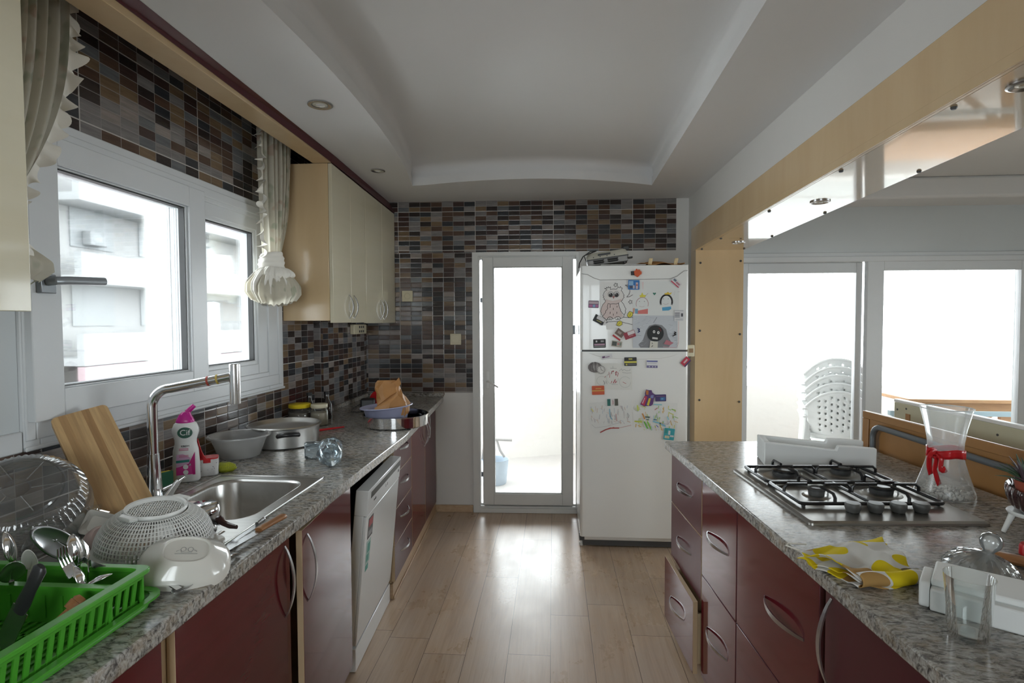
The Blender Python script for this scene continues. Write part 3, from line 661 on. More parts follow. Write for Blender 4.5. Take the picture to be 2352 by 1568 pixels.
# faucet
t = thing('faucet', 'tall chrome square-necked kitchen faucet behind the sink', 'faucet', (-1.266, 1.650, TOP+0.0005))
MB().lathe([(0, 0), (0.029, 0), (0.029, 0.006), (0.024, 0.012), (0.0225, 0.05), (0.018, 0.13), (0.0165, 0.155), (0, 0.156)], 28).build('base', M['chrome'], t)
zt_ = 0.378; e = Vector((0.235, 0.045, 0.048)); pts = [(0, 0, 0.155), (0, 0, zt_-0.075)]
for i in range(1, 9):
    a = PI/2*i/8; h = 0.06*(1-math.cos(a)); pts.append((h*0.98, h*0.18, zt_-0.075+0.06*math.sin(a)))
pts.append((0.235, 0.045, zt_+0.018))
MB().tube(pts, 0.0150, 16).build('spout', M['chrome'], t)
MB().tube([(0.247, 0.047, zt_-0.070), (0.247, 0.047, zt_+0.060)], 0.0165, 18).build('spray_head', M['chrome'], t, bevel=0.002)
mb = MB()
for q, mi in ((0.62, 0), (0.78, 1)):
    p = Vector(pts[-2]).lerp(Vector(pts[-1]), q); d = (Vector(pts[-1])-Vector(pts[-2])).normalized(); mb.tube([p-d*0.003, p+d*0.003], 0.0158, 16, mi)
mb.build('rubber_band', [plain('red_band', (0.35, 0.05, 0.03), 0.6), plain('tan_band', (0.50, 0.36, 0.08), 0.6)], t)
MB().tube([(0.016, 0.012, 0.035), (0.035, 0.040, 0.045), (0.050, 0.075, 0.060)], [0.011, 0.009, 0.006], 10, sq=(1.2, 0.5)).build('lever', M['chrome'], t)
# ---- wall units
def wall_unit(label, y0, y1, doors, z0, z1a, z1b, xf=-1.2, xback=XW+0.002, handles=(), side=None):
    t = thing('wall_cabinet', label, 'cabinet')
    zt = lambda y: lerp(z1a, z1b, (y-y0)/(y1-y0))
    mb = MB().hexa([(xback, y0, z0+0.012), (xf-0.021, y0, z0+0.012), (xf-0.021, y1, z0+0.012), (xback, y1, z0+0.012), (xback, y0, zt(y0)), (xf-0.021, y0, zt(y0)), (xf-0.021, y1, zt(y1)), (xback, y1, zt(y1))])
    mb.build('body', M['beige'], t, bevel=0.001)
    for (a, b, hy) in doors:
        mb = MB(); p = [(xf-0.020, a, z0), (xf, a, z0), (xf, b, z0), (xf-0.020, b, z0), (xf-0.020, a, zt(a)), (xf, a, zt(a)), (xf, b, zt(b)), (xf-0.020, b, zt(b))]
        d = mb.hexa(p).build('door', M['ivory'], t, bevel=0.002)
        if hy is not None: bow(MB(), (xf, hy, z0+0.025), (xf, hy, z0+0.165), (1, 0, 0), 0.010, 0.026).build('handle', M['satin'], d)
    return t
wall_unit('ivory wall cabinet with beige side panel next to the tied curtain', 2.950, 3.485, [(2.952, 3.222, 3.185), (3.225, 3.483, 3.262)], 1.456, 2.322, 2.300)
wall_unit('ivory wall cabinet in the corner against the tiled end wall', 3.488, 4.142, [(3.490, 3.825, 3.785), (3.828, 4.140, 3.868)], 1.452, 2.300, 2.276, xback=XP+0.002)
wall_unit('plain ivory wall cabinet at the window side cut off by the picture edge', 0.20, 1.192, [(0.20, 0.70, None), (0.703, 1.192, None)], 1.487, 2.322, 2.322)
mb = MB().box(-1.302, -1.2, 1.195, 2.948, 2.322, 2.348)
tag(mb.build('pelmet_board', M['beige'], bevel=0.002), 'long beige pelmet board over the window between the wall cabinets', 'pelmet')
mb = MB().hexa([(-1.30, 0.20, 2.326), (-1.196, 0.20, 2.3495), (-1.196, 1.19, 2.3495), (-1.30, 1.19, 2.326), (-1.30, 0.20, 2.3640), (-1.150, 0.20, 2.3640), (-1.150, 1.19, 2.3640), (-1.30, 1.19, 2.3640)])
mb.hexa([(-1.30, 1.19, 2.350), (-1.196, 1.19, 2.3495), (-1.196, 2.95, 2.3255), (-1.30, 2.95, 2.350), (-1.30, 1.19, 2.3640), (-1.150, 1.19, 2.3640), (-1.185, 2.95, 2.3640), (-1.30, 2.95, 2.3640)])
mb.hexa([(-1.30, 2.95, 2.326), (-1.196, 2.95, 2.3255), (-1.196, 4.145, 2.280), (-1.30, 4.145, 2.320), (-1.30, 2.95, 2.3640), (-1.185, 2.95, 2.3640), (-1.240, 4.145, 2.3640), (-1.30, 4.145, 2.3640)])
tag(mb.build('cornice_strip', M['maroon_dull'], flat=True), 'dark maroon cornice strip between pelmet, wall cabinets and ceiling', 'cornice')
# ---- curtains
def curtain(label, y0, y1, yt, wt, ztop, ztie, zpuff, prad, ruffle_side, x=-1.405, seed=0.0):
    t = thing('curtain', label, 'curtain', (0, 0, 0), 0, 'tied voile curtains at the window')
    NF = 8
    def surf(u, v):
        z = lerp(ztop, ztie, v); k = v**2.4; cy = lerp((y0+y1)/2, yt, k); hw = lerp((y1-y0)/2, wt*0.42, k)
        am = lerp(0.020, 0.010, v)
        ph = u*NF*2*PI + 1.3*math.sin(2.2*v+u*6+seed) + 0.8*math.sin(17*u+seed)
        sharp = math.sin(ph) + 0.35*math.sin(2*ph+1)
        return (x + am*sharp + 0.018*math.sin(PI*u)*(1-k) + 0.035*k*math.sin(PI*u), cy + (u-0.5)*2*hw + 0.004*math.sin(ph*0.5+2), z)
    MB().grid(surf, 130, 30).build('drape', M['voile'], t, angle=80)
    def ruf(u, v):
        e = Vector(surf(0.0 if ruffle_side < 0 else 1.0, v)); wv = 0.034*(0.72+0.28*math.sin(v*31+seed)*math.sin(v*13+1))
        w1 = math.sin(v*74+1.5*math.sin(v*19+seed)); w2 = math.sin(v*121+seed)
        return (e.x + u*(0.022*w1+0.010*w2), e.y + ruffle_side*u*(wv + 0.005*math.sin(v*74+1.5) + 0.004*math.sin(v*163+seed)), e.z - 0.016*u + u*0.010*math.cos(v*74) + 0.004*w2*u)
    MB().grid(ruf, 6, 240).build('ruffle', M['voile_white'], t, angle=80)
    zc0, zc1 = ztie+0.014, ztie-0.078
    def wrap(u, v):
        a = 2*PI*u; z = lerp(zc0, zc1, v) + 0.010*math.sin(a+0.8)*(1-v) ; r = wt*(0.43+0.08*v+0.05*math.sin(PI*v)) + 0.0035*math.sin(v*26+a*1.0) + 0.002*math.sin(7*a+v*9)
        return (x+0.006+0.50*r*math.cos(a), yt+r*math.sin(a), z)
    MB().grid(wrap, 60, 14).build('tie_band', M['voile_white'], t, angle=80)
    def frilled(name, za, zb_, ra, rb, nf, am, hem, mat, ph0, cy=0.0, cx=0.0, a0=0.0, a1=2*PI):
        def f(u, v):
            a = lerp(a0, a1, u); fold = math.sin(nf*a+ph0+1.1*math.sin(2*a+seed)) + 0.45*math.sin(2.37*nf*a+1+ph0)
            bulge = math.sin(PI*min(1, v*0.86))**0.8
            r = lerp(ra, rb, min(1, v*1.9)**0.65) * (1 - 0.20*max(0, v-0.78)/0.22) ; r = r*(1+am*fold*(0.25+0.9*v)) + 0.010*bulge
            z = lerp(za, zb_, v) + hem*v*(math.sin(3*nf*a+ph0)*0.5+fold*0.6) + 0.012*v*math.sin(a*2+seed)
            return (x+0.018+cx+0.45*r*math.cos(a), yt+cy+r*math.sin(a), z)
        MB().grid(f, 300, 18).build(name, mat, t, angle=80)
    frilled('puff', zc1+0.014, zpuff+0.004, wt*0.40, prad*0.93, 9, 0.085, 0.006, M['voile'], 0.0)
    frilled('frill', zc1+0.010, zpuff+0.022, wt*0.46, prad*0.80, 12, 0.10, 0.006, M['voile_white'], 1.3, cy=-0.02)
    frilled('frill', zc1+0.020, zc1-0.040, wt*0.47, prad*0.62, 10, 0.11, 0.007, M['voile_white'], 2.1, cx=0.012)
    return t
curtain('tied voile curtain with frilled knot beside the beige cabinet panel', 2.585, 2.890, 2.672, 0.180, 2.40, 1.790, 1.552, 0.206, -1)
curtain('tied voile curtain half hidden behind the plain ivory cabinet, over the window handle', 1.19, 1.505, 1.235, 0.16, 2.40, 1.735, 1.575, 0.165, 1, x=-1.385, seed=2.3)
# sockets
def socket_plate(name, label, cat, c, n='y'):
    t = thing(name, label, cat, c, math.atan(0.02716)); return t
x = -1.107; t = socket_plate('wall_socket', 'cream single power socket on the tiled end wall by the corner cabinet', 'socket', (x, BY(x)-0.0005, 1.655))
MB().box(-0.041, 0.041, -0.010, 0, -0.041, 0.041).build('plate', M['socket'], t, bevel=0.003)
MB().lathe([(0.026, 0), (0.026, 0.003), (0.021, 0.003), (0.019, -0.004), (0, -0.004)], 24, (0, -0.010, 0), M3=Matrix.Rotation(PI/2, 3, 'X')).build('insert', M['socket'], t)
mb = MB(); mb.cyl((-0.008, -0.007, 0), (-0.008, -0.0055, 0), 0.003, 8); mb.cyl((0.008, -0.007, 0), (0.008, -0.0055, 0), 0.003, 8); mb.build('hole', M['black'], t)
x = -0.740; t = socket_plate('light_switch', 'cream light switch on the tiled wall beside the balcony door', 'switch', (x, BY(x)-0.0005, 1.326))
MB().box(-0.042, 0.042, -0.010, 0, -0.042, 0.042).build('plate', M['socket'], t, bevel=0.003)
MB().box(-0.029, 0.029, -0.0135, -0.010, -0.029, 0.029).build('rocker', M['socket'], t, bevel=0.003)
t = thing('wall_socket', 'cream multi-way socket block under the corner wall cabinet', 'socket', (XP+0.0005, 3.93, 1.408))
MB().box(0, 0.03, -0.13, 0.13, -0.035, 0.035).build('plate', M['socket'], t, bevel=0.004)
mb = MB()
for k in range(3):
    for s in (-1, 1): mb.box(0.030, 0.0315, -0.02+0.04*k-0.010, -0.02+0.04*k+0.010, s*0.016-0.008, s*0.016+0.008)
mb.build('insert', M['dark'], t)
# ================================================================== peninsula
PO = (0.526, 2.650, 0); PA = math.radians(3.3)
def front_mx(mb, x0, x1, y0, y1, z0, z1): return mb.box(x0, x1, y0, y1, z0, z1, mats=[0, 1, 1, 1, 1, 1])
def pen(name, label, cat): return thing(name, label, cat, PO, PA)
PX = 0.030
t = pen('drawer_cabinet', 'maroon drawer cabinet at the fridge end of the peninsula, lowest drawer ajar', 'cabinet')
carcass(MB(), PX+0.021, 0.80, -0.452, -0.012, 0.045, UND).build('body', M['edge'], t, bevel=0.001)
for (z0, z1, dx) in ((0.608, 0.835, 0), (0.350, 0.604, 0), (0.052, 0.346, -0.030)):
    mb = front_mx(MB(), PX+dx, PX+dx+0.019, -0.448, -0.014, z0, z1)
    if dx: carcass(mb, PX+dx+0.02, 0.45, -0.430, -0.032, z0+0.03, z1-0.06, 0.012, 1)
    d = mb.build('drawer', [M['maroon_dull'] if z0 > 0.1 else M['maroon'], M['edge']], t, bevel=0.0015)
    zc = (z0+z1)/2+0.005
    bow(MB(), (PX+dx, -0.325, zc), (PX+dx, -0.125, zc), (-1, 0, 0), 0.013, 0.026).build('handle', M['satin'], d)
t = pen('drawer_cabinet', 'maroon cabinet of two deep drawers in the middle of the peninsula', 'cabinet')
carcass(MB(), PX+0.021, 0.80, -0.806, -0.454, 0.045, UND).build('body', M['maroon_edge'], t, bevel=0.001)
for (z0, z1, zc) in ((0.462, 0.835, 0.655), (0.052, 0.458, 0.285)):
    d = front_mx(MB(), PX, PX+0.019, -0.803, -0.457, z0, z1).build('drawer', [M['maroon'], M['maroon_edge']], t, bevel=0.0015)
    bow(MB(), (PX, -0.732, zc), (PX, -0.522, zc), (-1, 0, 0), 0.013, 0.026).build('handle', M['satin'], d)
t = pen('base_cabinet', 'maroon cabinet with a wide pull-out front below the kitchen towel', 'cabinet')
carcass(MB(), PX+0.021, 0.80, -1.320, -0.808, 0.045, UND).build('body', M['maroon_edge'], t, bevel=0.001)
d = front_mx(MB(), PX, PX+0.019, -1.309, -0.809, 0.462, 0.835).build('drawer', [M['maroon'], M['maroon_edge']], t, bevel=0.0015)
bow(MB(), (PX, -1.240, 0.656), (PX, -1.016, 0.656), (-1, 0, 0), 0.014, 0.028).build('handle', M['satin'], d)
front_mx(MB(), PX, PX+0.019, -1.309, -0.809, 0.052, 0.458).build('drawer', [M['maroon'], M['maroon_edge']], t, bevel=0.0015)
t = pen('base_cabinet', 'maroon cabinet with a tall curved handle under the drinking glass', 'cabinet')
carcass(MB(), PX+0.021, 0.80, -1.95, -1.322, 0.045, UND).build('body', M['edge'], t, bevel=0.001)
d = front_mx(MB(), PX, PX+0.019, -1.94, -1.335, 0.052, 0.835).build('door', [M['maroon_dull'], M['edge']], t, bevel=0.0015)
bow(MB(), (PX, -1.362, 0.825), (PX, -1.362, 0.610), (-1, 0, 0), 0.014, 0.030).build('handle', M['satin'], d)
t = pen('plinth_board', 'low plinth board under the maroon peninsula cabinets', 'plinth')
MB().box(PX+0.05, PX+0.066, -1.95, -0.012, 0.001, 0.043).build('board', M['plinth'], t)
HX0, HX1, HY0, HY1 = 0.120, 0.620, -1.088, -0.524
w_ = MB().plate([(0, -2.2), (0.865, -2.2), (0.865, 0), (0, 0)], [rrect(HX0+0.03, HX1-0.03, HY0+0.03, HY1-0.03, 0.02)], UND+0.003, TOP).build('worktop', M['granite'], bevel=0.004, loc=PO, rot=(0, 0, PA))
tag(w_, 'speckled granite worktop of the peninsula with the gas hob', 'worktop')
# end panel on the dining side
t = pen('peninsula_backing', 'plain panel closing the peninsula toward the dining room', 'panel')
MB().box(0.802, 0.818, -1.95, -0.012, 0.001, UND).build('board', M['edge'], t)
# gas hob: user side faces the aisle, knobs at its short end
t = pen('gas_hob', 'stainless steel four-burner gas hob with black pan supports', 'hob'); t.location = (PO[0], PO[1], TOP+0.0006)
mb = MB()
def rl(i, z): return [(x, y, z) for x, y in rrect(HX0+i, HX1-i, HY0+i, HY1-i, 0.012, 4)]
mb.loft([rl(0, 0), rl(0.001, 0.006), rl(0.008, 0.011), rl(0.03, 0.012)], 0, True, True)
mb.build('plate', M['hobsteel'], t, angle=25)
BUR = [(0.262, -0.640, 0.040, 'l'), (0.478, -0.610, 0.032, 'm'), (0.258, -0.860, 0.024, 's'), (0.475, -0.840, 0.034, 'm')]
for (bx, by, r, k) in BUR:
    MB().lathe([(0, 0.0121), (r*1.75, 0.0121), (r*1.45, 0.0155), (r*1.1, 0.016), (0, 0.016)], 32, (bx, by, 0)).build('burner_dish', M['hobsteel'], t)
    b = MB().lathe([(0, 0.016), (r*0.96, 0.016), (r*1.0, 0.026), (r*0.98, 0.030), (0, 0.030)], 32, (bx, by, 0)).build('burner', M['dark'] if k != 's' else M['knobgrey'], t)
    MB().lathe([(0, 0.030), (r*1.06, 0.030), (r*1.06, 0.0365), (r*0.80, 0.040), (r*0.72, 0.0375), (0, 0.0375)], 32, (bx, by, 0)).build('burner_cap', M['iron'] if k != 's' else M['dark'], b)
    MB().cyl((bx+r*1.25, by-r*0.5, 0.012), (bx+r*1.25, by-r*0.5, 0.030), 0.0025, 8).build('spark_plug', M['white_pl'], t)
# two pan supports, each a bar frame with raised fingers
for (a, b) in ((-0.738, -0.545), (-0.965, -0.748)):
    mb = MB(); z0, zf = 0.022, 0.048; xa, xb = HX0+0.038, HX1-0.038
    fr = [(x, y, z0) for x, y in rrect(xa, xb, a, b, 0.012, 3)]
    mb.tube(fr, 0.0058, 6, closed=True)
    for x in (xa+0.012, xb-0.012):
        for y in (a+0.012, b-0.012): mb.cyl((x, y, 0.012), (x, y, z0), 0.006, 8)
    ym = (a+b)/2
    for bx in (0.262 if a > -0.74 else 0.258, 0.477):
        for (p, q) in (((xa if bx < 0.3 else 0.372, ym), (bx-0.028, ym)), ((xb if bx > 0.3 else 0.366, ym), (bx+0.028, ym))):
            s = 1 if q[0] > p[0] else -1
            mb.tube([(p[0], p[1], z0), (p[0], p[1], zf-0.010), (p[0]+s*0.010, p[1], zf), (q[0], q[1], zf)], 0.0048, 6)
        for yy, s in ((a, 1), (b, -1)):
            mb.tube([(bx, yy, z0), (bx, yy, zf-0.010), (bx, yy+s*0.010, zf), (bx, ym-s*0.030, zf)], 0.0048, 6)
    mb.tube([(0.369, a, z0), (0.369, b, z0)], 0.0052, 6)
    mb.build('pan_support', M['iron'], t)
for i in range(4):
    kx = 0.283 + 0.0655*i; ky = -1.012
    k = MB().lathe([(0, 0.014), (0.017, 0.014), (0.0215, 0.026), (0.0215, 0.036), (0.019, 0.040), (0, 0.0405)], 24, (kx, ky, 0)).build('knob', M['knobgrey'], t)
    MB().lathe([(0, 0.0122), (0.015, 0.0122), (0.015, 0.0145), (0, 0.0145)], 24, (kx, ky, 0)).build('collar', M['black'], k)
# ---------------- things on the peninsula
Z1 = TOP + 0.0006
# white foam packing tray, notched long sides
c = Vector((1.030, 2.262, Z1)); 
t = thing('foam_tray', 'white foam packing tray with notched sides standing beyond the gas hob', 'packaging', c, math.radians(-10))
mb = MB(); Lx, Wy, H = 0.195, 0.080, 0.093
def side_wall(y0, y1):
    P = [(-Lx, 0), (Lx, 0), (Lx, H-0.006), (Lx*0.62, H-0.002), (Lx*0.5, H-0.002), (Lx*0.33, H-0.002), (Lx*0.30, H-0.018), (-Lx, H)]
    n = len(P); vs = [(x, y0, z) for x, z in P] + [(x, y1, z) for x, z in P]
    fs = [tuple(range(n)), tuple(range(2*n-1, n-1, -1))] + [(i+n, (i+1) % n+n, (i+1) % n, i) for i in range(n)]
    mb.add(vs, fs)
side_wall(-Wy, -Wy+0.024); side_wall(Wy-0.024, Wy)
mb.box(-Lx, -Lx+0.024, -Wy+0.024, Wy-0.024, 0, H); mb.box(Lx-0.02, Lx, -Wy+0.024, Wy-0.024, 0, 0.055); mb.box(-Lx+0.024, Lx-0.02, -Wy+0.024, Wy-0.024, 0, 0.018)
mb.build('tray', M['foam'], t, bevel=0.004)
# waisted vase with ribbon and pebbles
vp = pz(2169, 1136, Z1)
t = thing('flower_vase', 'tall waisted frosted glass vase with red ribbon and pale pebbles', 'vase', vp)
prof = [(0.082, 0.0), (0.083, 0.006), (0.076, 0.030), (0.062, 0.075), (0.052, 0.110), (0.0475, 0.140), (0.049, 0.175), (0.055, 0.215), (0.063, 0.250), (0.071, 0.284)]
mb = MB().lathe([(0, 0.002), (0.080, 0.002)] + prof, 48); mb.build('vessel', M['frost'], t)
MB().tube([(0.0712*math.cos(2*PI*k/48), 0.0712*math.sin(2*PI*k/48), 0.2845) for k in range(48)], 0.0018, 6, closed=True).build('rim', M['cer'] if False else M['foam'], t)
mb = MB(); rnd = random.Random(3)
for k in range(210):
    a = rnd.random()*2*PI; r = 0.073*math.sqrt(rnd.random()); z = 0.006 + 0.020*rnd.random()*(1-r/0.11); s = 0.004+0.004*rnd.random()
    M3 = Euler((rnd.random()*3, rnd.random()*3, 0)).to_matrix()
    mb.lathe([(0, -0.7), (0.7, -0.4), (1, 0), (0.7, 0.45), (0, 0.7)], 7, (r*math.cos(a), r*math.sin(a), z), M3=M3 @ Matrix.Diagonal((s, s*0.8, s*0.7)))
po = mb.build('pebbles', M['pebble'], t); po['kind'] = 'stuff'
mb = MB()
def band(u, v):
    a = 2*PI*u; r = 0.0505 + 0.002*math.sin(9*a); return (r*math.cos(a), r*math.sin(a), 0.126 + 0.028*v + 0.004*math.sin(3*a))
mb.grid(band, 48, 3)
def ribbon(pts, wv): 
    V = [Vector(p) for p in pts]
    def f(u, v):
        x = u*(len(V)-1); i = min(int(x), len(V)-2); p = V[i].lerp(V[i+1], x-i); q = (V[min(i+1, len(V)-1)]-V[i]).normalized(); s = q.cross(Vector((0.3, -1, 0.1))).normalized()
        return p + s*(v-0.5)*wv
    mb.grid(f, 18, 3)
ax, ay = -0.046, -0.028
ribbon([(ax, ay, 0.142), (ax-0.018, ay-0.012, 0.148), (ax-0.030, ay-0.014, 0.135), (ax-0.030, ay-0.014, 0.105), (ax-0.022, ay-0.012, 0.078)], 0.022)
ribbon([(ax, ay, 0.145), (ax+0.004, ay-0.018, 0.130), (ax-0.002, ay-0.022, 0.100), (ax+0.010, ay-0.020, 0.092), (ax+0.018, ay-0.018, 0.098)], 0.020)
ribbon([(ax-0.006, ay-0.012, 0.130), (ax-0.018, ay-0.020, 0.095), (ax-0.010, ay-0.022, 0.065), (ax-0.002, ay-0.020, 0.046)], 0.018)
ribbon([(ax-0.004, ay-0.006, 0.146), (ax-0.022, ay-0.010, 0.156), (ax-0.034, ay-0.012, 0.146), (ax-0.024, ay-0.014, 0.132)], 0.020)
mb.build('ribbon', M['red'], t, solid=0.0008, angle=80)
# folded kitchen towel
def towel_mat():
    t = NT('printed_towel'); p = t.coord(); v = t.new('ShaderNodeTexVoronoi'); v.inputs['Scale'].default_value = 12.5; t.put(v.inputs['Vector'], t.mapping(p, (1.0, 1.35, 0.3))); 
    ins = t.math('LESS_THAN', v.outputs['Distance'], 0.50); h = t.xyz(v.outputs['Color'])
    c = t.ramp(h[0], [(0.0, (0.72, 0.56, 0.02)), (0.40, (0.42, 0.25, 0.09)), (0.66, (0.66, 0.64, 0.60)), (0.78, (0.17, 0.125, 0.05))], 'CONSTANT')
    return t.set(Base_Color=t.mix(ins, (0.68, 0.67, 0.64), c), Roughness=0.9, Specular_IOR_Level=0.1)
TW = [pz(*p, Z1) for p in ((1842, 1290), (1962, 1350), (2112, 1330), (2018, 1240), (1868, 1262))]
A, B_, C_, D_ = Vector((0.575, 1.338, 0)), Vector((0.648, 1.200, 0)), Vector((0.790, 1.225, 0)), Vector((0.832, 1.468, 0))
c0 = (A+B_+C_+D_)/4
mb = MB()
def layer(z, k, ph, sx=0, ins=0.0):
    def f(u, v):
        p = (A.lerp(B_, v)).lerp(D_.lerp(C_, v), u) ; p = c0 + (p-c0)*(1-ins)
        zz = z + 0.006*math.sin(7*u+ph)*math.sin(6*v+ph*2) + 0.004*math.sin(15*v+4*u+ph) + (0.012*max(0, math.sin(3*PI*u+ph))*v*(1-v)*4)*k
        p = p + Vector((0.006*math.sin(11*v+ph), 0.006*math.sin(9*u+ph), 0)); return (p.x-c0.x, p.y-c0.y, max(0.0015, zz))
    mb.grid(f, 36, 30)
layer(0.004, 0, 0.3); layer(0.011, 0, 1.5, ins=0.05); layer(0.022, 1, 2.1, ins=0.04)
# rolled fold along the edge facing the foam block
ed = [B_.lerp(C_, i/14) for i in range(15)]
def roll(u, v):
    x = u*14; i = min(int(x), 13); p = ed[i].lerp(ed[i+1], x-i); a = PI*1.15*v - 0.3
    return (p.x-c0.x - 0.004 + 0.012*math.sin(a)*0.35, p.y-c0.y + 0.010 - 0.016*math.sin(a), 0.016 - 0.0135*math.cos(a) + 0.002*math.sin(8*u))
mb.grid(roll, 28, 10)
o = mb.build('kitchen_towel', towel_mat(), None, angle=80, solid=0.0016, soff=1, loc=(c0.x, c0.y, Z1)); tag(o, 'crumpled white kitchen towel with yellow and brown print at the worktop edge', 'towel')
mb = MB().tube([(A.x-c0.x+0.02, A.y-c0.y+0.03, 0.012), (A.x-c0.x-0.004, A.y-c0.y+0.05, 0.016), (A.x-c0.x+0.012, A.y-c0.y+0.075, 0.012), (A.x-c0.x+0.05, A.y-c0.y+0.065, 0.014)], 0.002, 6)
mb.build('hanging_loop', M['voile_white'], o)
# foam block lying beside the towel
p0 = pz(2120, 1398, Z1); p1 = pz(2352, 1462, Z1); d = (p1-p0); ang = math.atan2(d.y, d.x)
t = thing('foam_block', 'long white foam block with a slotted end behind the drinking glass', 'packaging', p0, ang)
mb = MB().box(0.010, 0.42, 0.0, 0.13, 0.0, 0.044); mb.box(0.010, 0.42, 0.016, 0.13, 0.044, 0.058)
prof = rrect(0.0, 0.034, 0.0, 0.05, 0.010, 3)
mb.build('block', M['foam'], t, bevel=0.004)
MB().loft([[(x, y, z+0.001) for (y, z) in rrect(0.004, 0.10, 0.0, 0.052, 0.010, 3)] for x in (-0.008, 0.009)]).build('end_cap', M['foam'], t, bevel=0.003)
MB().box(-0.0092, -0.0078, 0.030, 0.075, 0.014, 0.046).build('slot', M['dark'], t)
# drinking glass
gp = pz(2223, 1462, Z1)
t = thing('drinking_glass', 'clear conical drinking glass in front of the white foam block', 'glass', gp)
MB().lathe([(0, 0.010), (0.026, 0.010), (0.0285, 0.016), (0.036, 0.100), (0.0375, 0.112), (0.0385, 0.112), (0.037, 0.098), (0.0305, 0.004), (0.029, 0), (0, 0.0)], 48).build('tumbler', M['glass'], t)
# cut-glass lid
lp = pz(2255, 1322, Z1)
t = thing('crystal_cover', 'cut-glass dish lid with round knob between the foam block and the wooden board', 'lid', lp, 0, rot=(math.radians(6), math.radians(8), 0))
def cut(r, z, a): return r*(1+0.045*math.cos(16*a+z*70)*(1 if z < 0.046 else 0.3) + 0.030*math.cos(8*a-z*120))
MB().lathe([(0.068, 0.0), (0.072, 0.006), (0.070, 0.014), (0.066, 0.022), (0.060, 0.030), (0.052, 0.037), (0.042, 0.043), (0.030, 0.048), (0.018, 0.051), (0.012, 0.053)], 64, mod=cut).build('dome', M['crystal'], t, flat=True, solid=0.003)
MB().lathe([(0, 0.050), (0.014, 0.050), (0.010, 0.058), (0.012, 0.062), (0.0195, 0.072), (0.0215, 0.082), (0.018, 0.094), (0.008, 0.101), (0, 0.1015)], 28).build('knob', M['crystal'], t)
# wooden board / handle behind the lid
wp = pz(2295, 1288, Z1)
t = thing('wooden_spatula', 'brown wooden serving spatula lying behind the cut-glass lid', 'spatula', wp, math.radians(-42))
MB().loft([[(x, y*wd, 0.012+z*th) for (y, z) in arc((0, 0), 1, 0, 2*PI, 12)[:-1]] for x, wd, th in ((-0.035, 0.010, 0.008), (-0.02, 0.016, 0.010), (0.02, 0.020, 0.011), (0.08, 0.024, 0.0115), (0.16, 0.027, 0.0115), (0.24, 0.022, 0.011))]).build('handle', M['wood'], t)
rp = pz(2350, 1278, Z1)
t = thing('red_stopper', 'small red bottle stopper at the picture edge behind the wooden spatula', 'stopper', rp + Vector((0.025, 0.012, 0)))
MB().lathe([(0, 0), (0.021, 0), (0.021, 0.020), (0.018, 0.026), (0, 0.027)], 28, mod=lambda r, z, a: r*(1+0.02*math.cos(24*a))).build('shell', M['red'], t)
# plant in a boat-shaped glazed pot on a white three-legged stand
pp = pz(2345, 1238, Z1) + Vector((0.045, 0.02, 0))
t = thing('plant_stand', 'small white stand with splayed legs under the dark glazed planter', 'stand', pp)
for k in range(3):
    a = 2*PI*k/3 + 2.6; MB().tube([(0.038*math.cos(a), 0.038*math.sin(a), 0.062), (0.058*math.cos(a), 0.058*math.sin(a), 0.001)], [0.008, 0.0055], 10).build('leg', M['white_pl'], t)
MB().lathe([(0, 0.056), (0.052, 0.056), (0.055, 0.062), (0.052, 0.066), (0, 0.066)], 28).build('top', M['white_pl'], t)
t = thing('potted_plant', 'spiky dark houseplant in a ribbed boat-shaped glazed planter', 'plant', pp + Vector((0, 0, 0.0665)), math.radians(58))
def boat(r, z, a): return r*(1+0.09*abs(math.cos(a))**3 + 0.03*math.cos(20*a)*(1 if 0.008 < z < 0.07 else 0))
MB().lathe([(0, 0.0), (0.045, 0.0), (0.066, 0.016), (0.076, 0.036), (0.080, 0.058), (0.076, 0.066), (0.070, 0.060), (0.066, 0.048), (0, 0.046)], 100, ex=1.25, ey=0.72, mod=boat).build('pot', M['pot'], t, angle=60)
MB().lathe([(0, 0.0), (0.036, 0.0), (0.044, 0.034), (0.046, 0.040), (0.040, 0.040), (0.036, 0.030), (0, 0.030)], 32, (-0.03, 0, 0.0465)).build('inner_pot', M['terra'], t)
mb = MB(); rnd = random.Random(11)
for k in range(46):
    a = rnd.random()*2*PI; el = rnd.uniform(0.45, 1.35); Ln = rnd.uniform(0.045, 0.085); o0 = Vector((-0.03+0.02*math.cos(a), 0.02*math.sin(a), 0.080))
    d = Vector((math.cos(a)*math.cos(el), math.sin(a)*math.cos(el), math.sin(el))); q = [o0 + d*Ln*s + Vector((0, 0, -0.35*Ln*s*s*math.cos(el))) for s in (0, 0.33, 0.66, 1)]
    mb.tube(q, [0.0036, 0.0042, 0.0030, 0.0006], 5, m=k % 2, sq=(1.3, 0.6))
mb.build('leaves', [M['leaf'], M['purpleleaf']], t)
# ---------------- boards leaning beyond the peninsula
ba = math.atan2(-0.0945, 1.0)
t = thing('folding_table', 'brown tabletop standing on edge with a bent grey tube frame, beside the peninsula', 'table', (1.462, 2.715, 0.0005), math.radians(3.6))
MB().box(0.0, 0.020, -1.75, 0.0, 0.0, 1.034).build('tabletop', M['brownwood'], t, bevel=0.006)
mb = MB(); mb.box(-0.006, 0.0, -1.75, 0, 1.0, 1.034); mb.box(-0.006, 0.0, -0.045, 0, 0.0, 1.0); mb.build('edge_frame', M['brownwood'], t, bevel=0.003)
pts = [(-0.022, -0.105, 0.60), (-0.022, -0.105, 0.905)] + [(-0.022, -0.155+0.05*math.cos(a), 0.930+0.05*math.sin(a)) for a in [PI/2*i/6 for i in range(7)]] + [(-0.022, -1.70, 0.955)]
MB().tube(pts, 0.0130, 10).build('tube_frame', M['tube'], t)
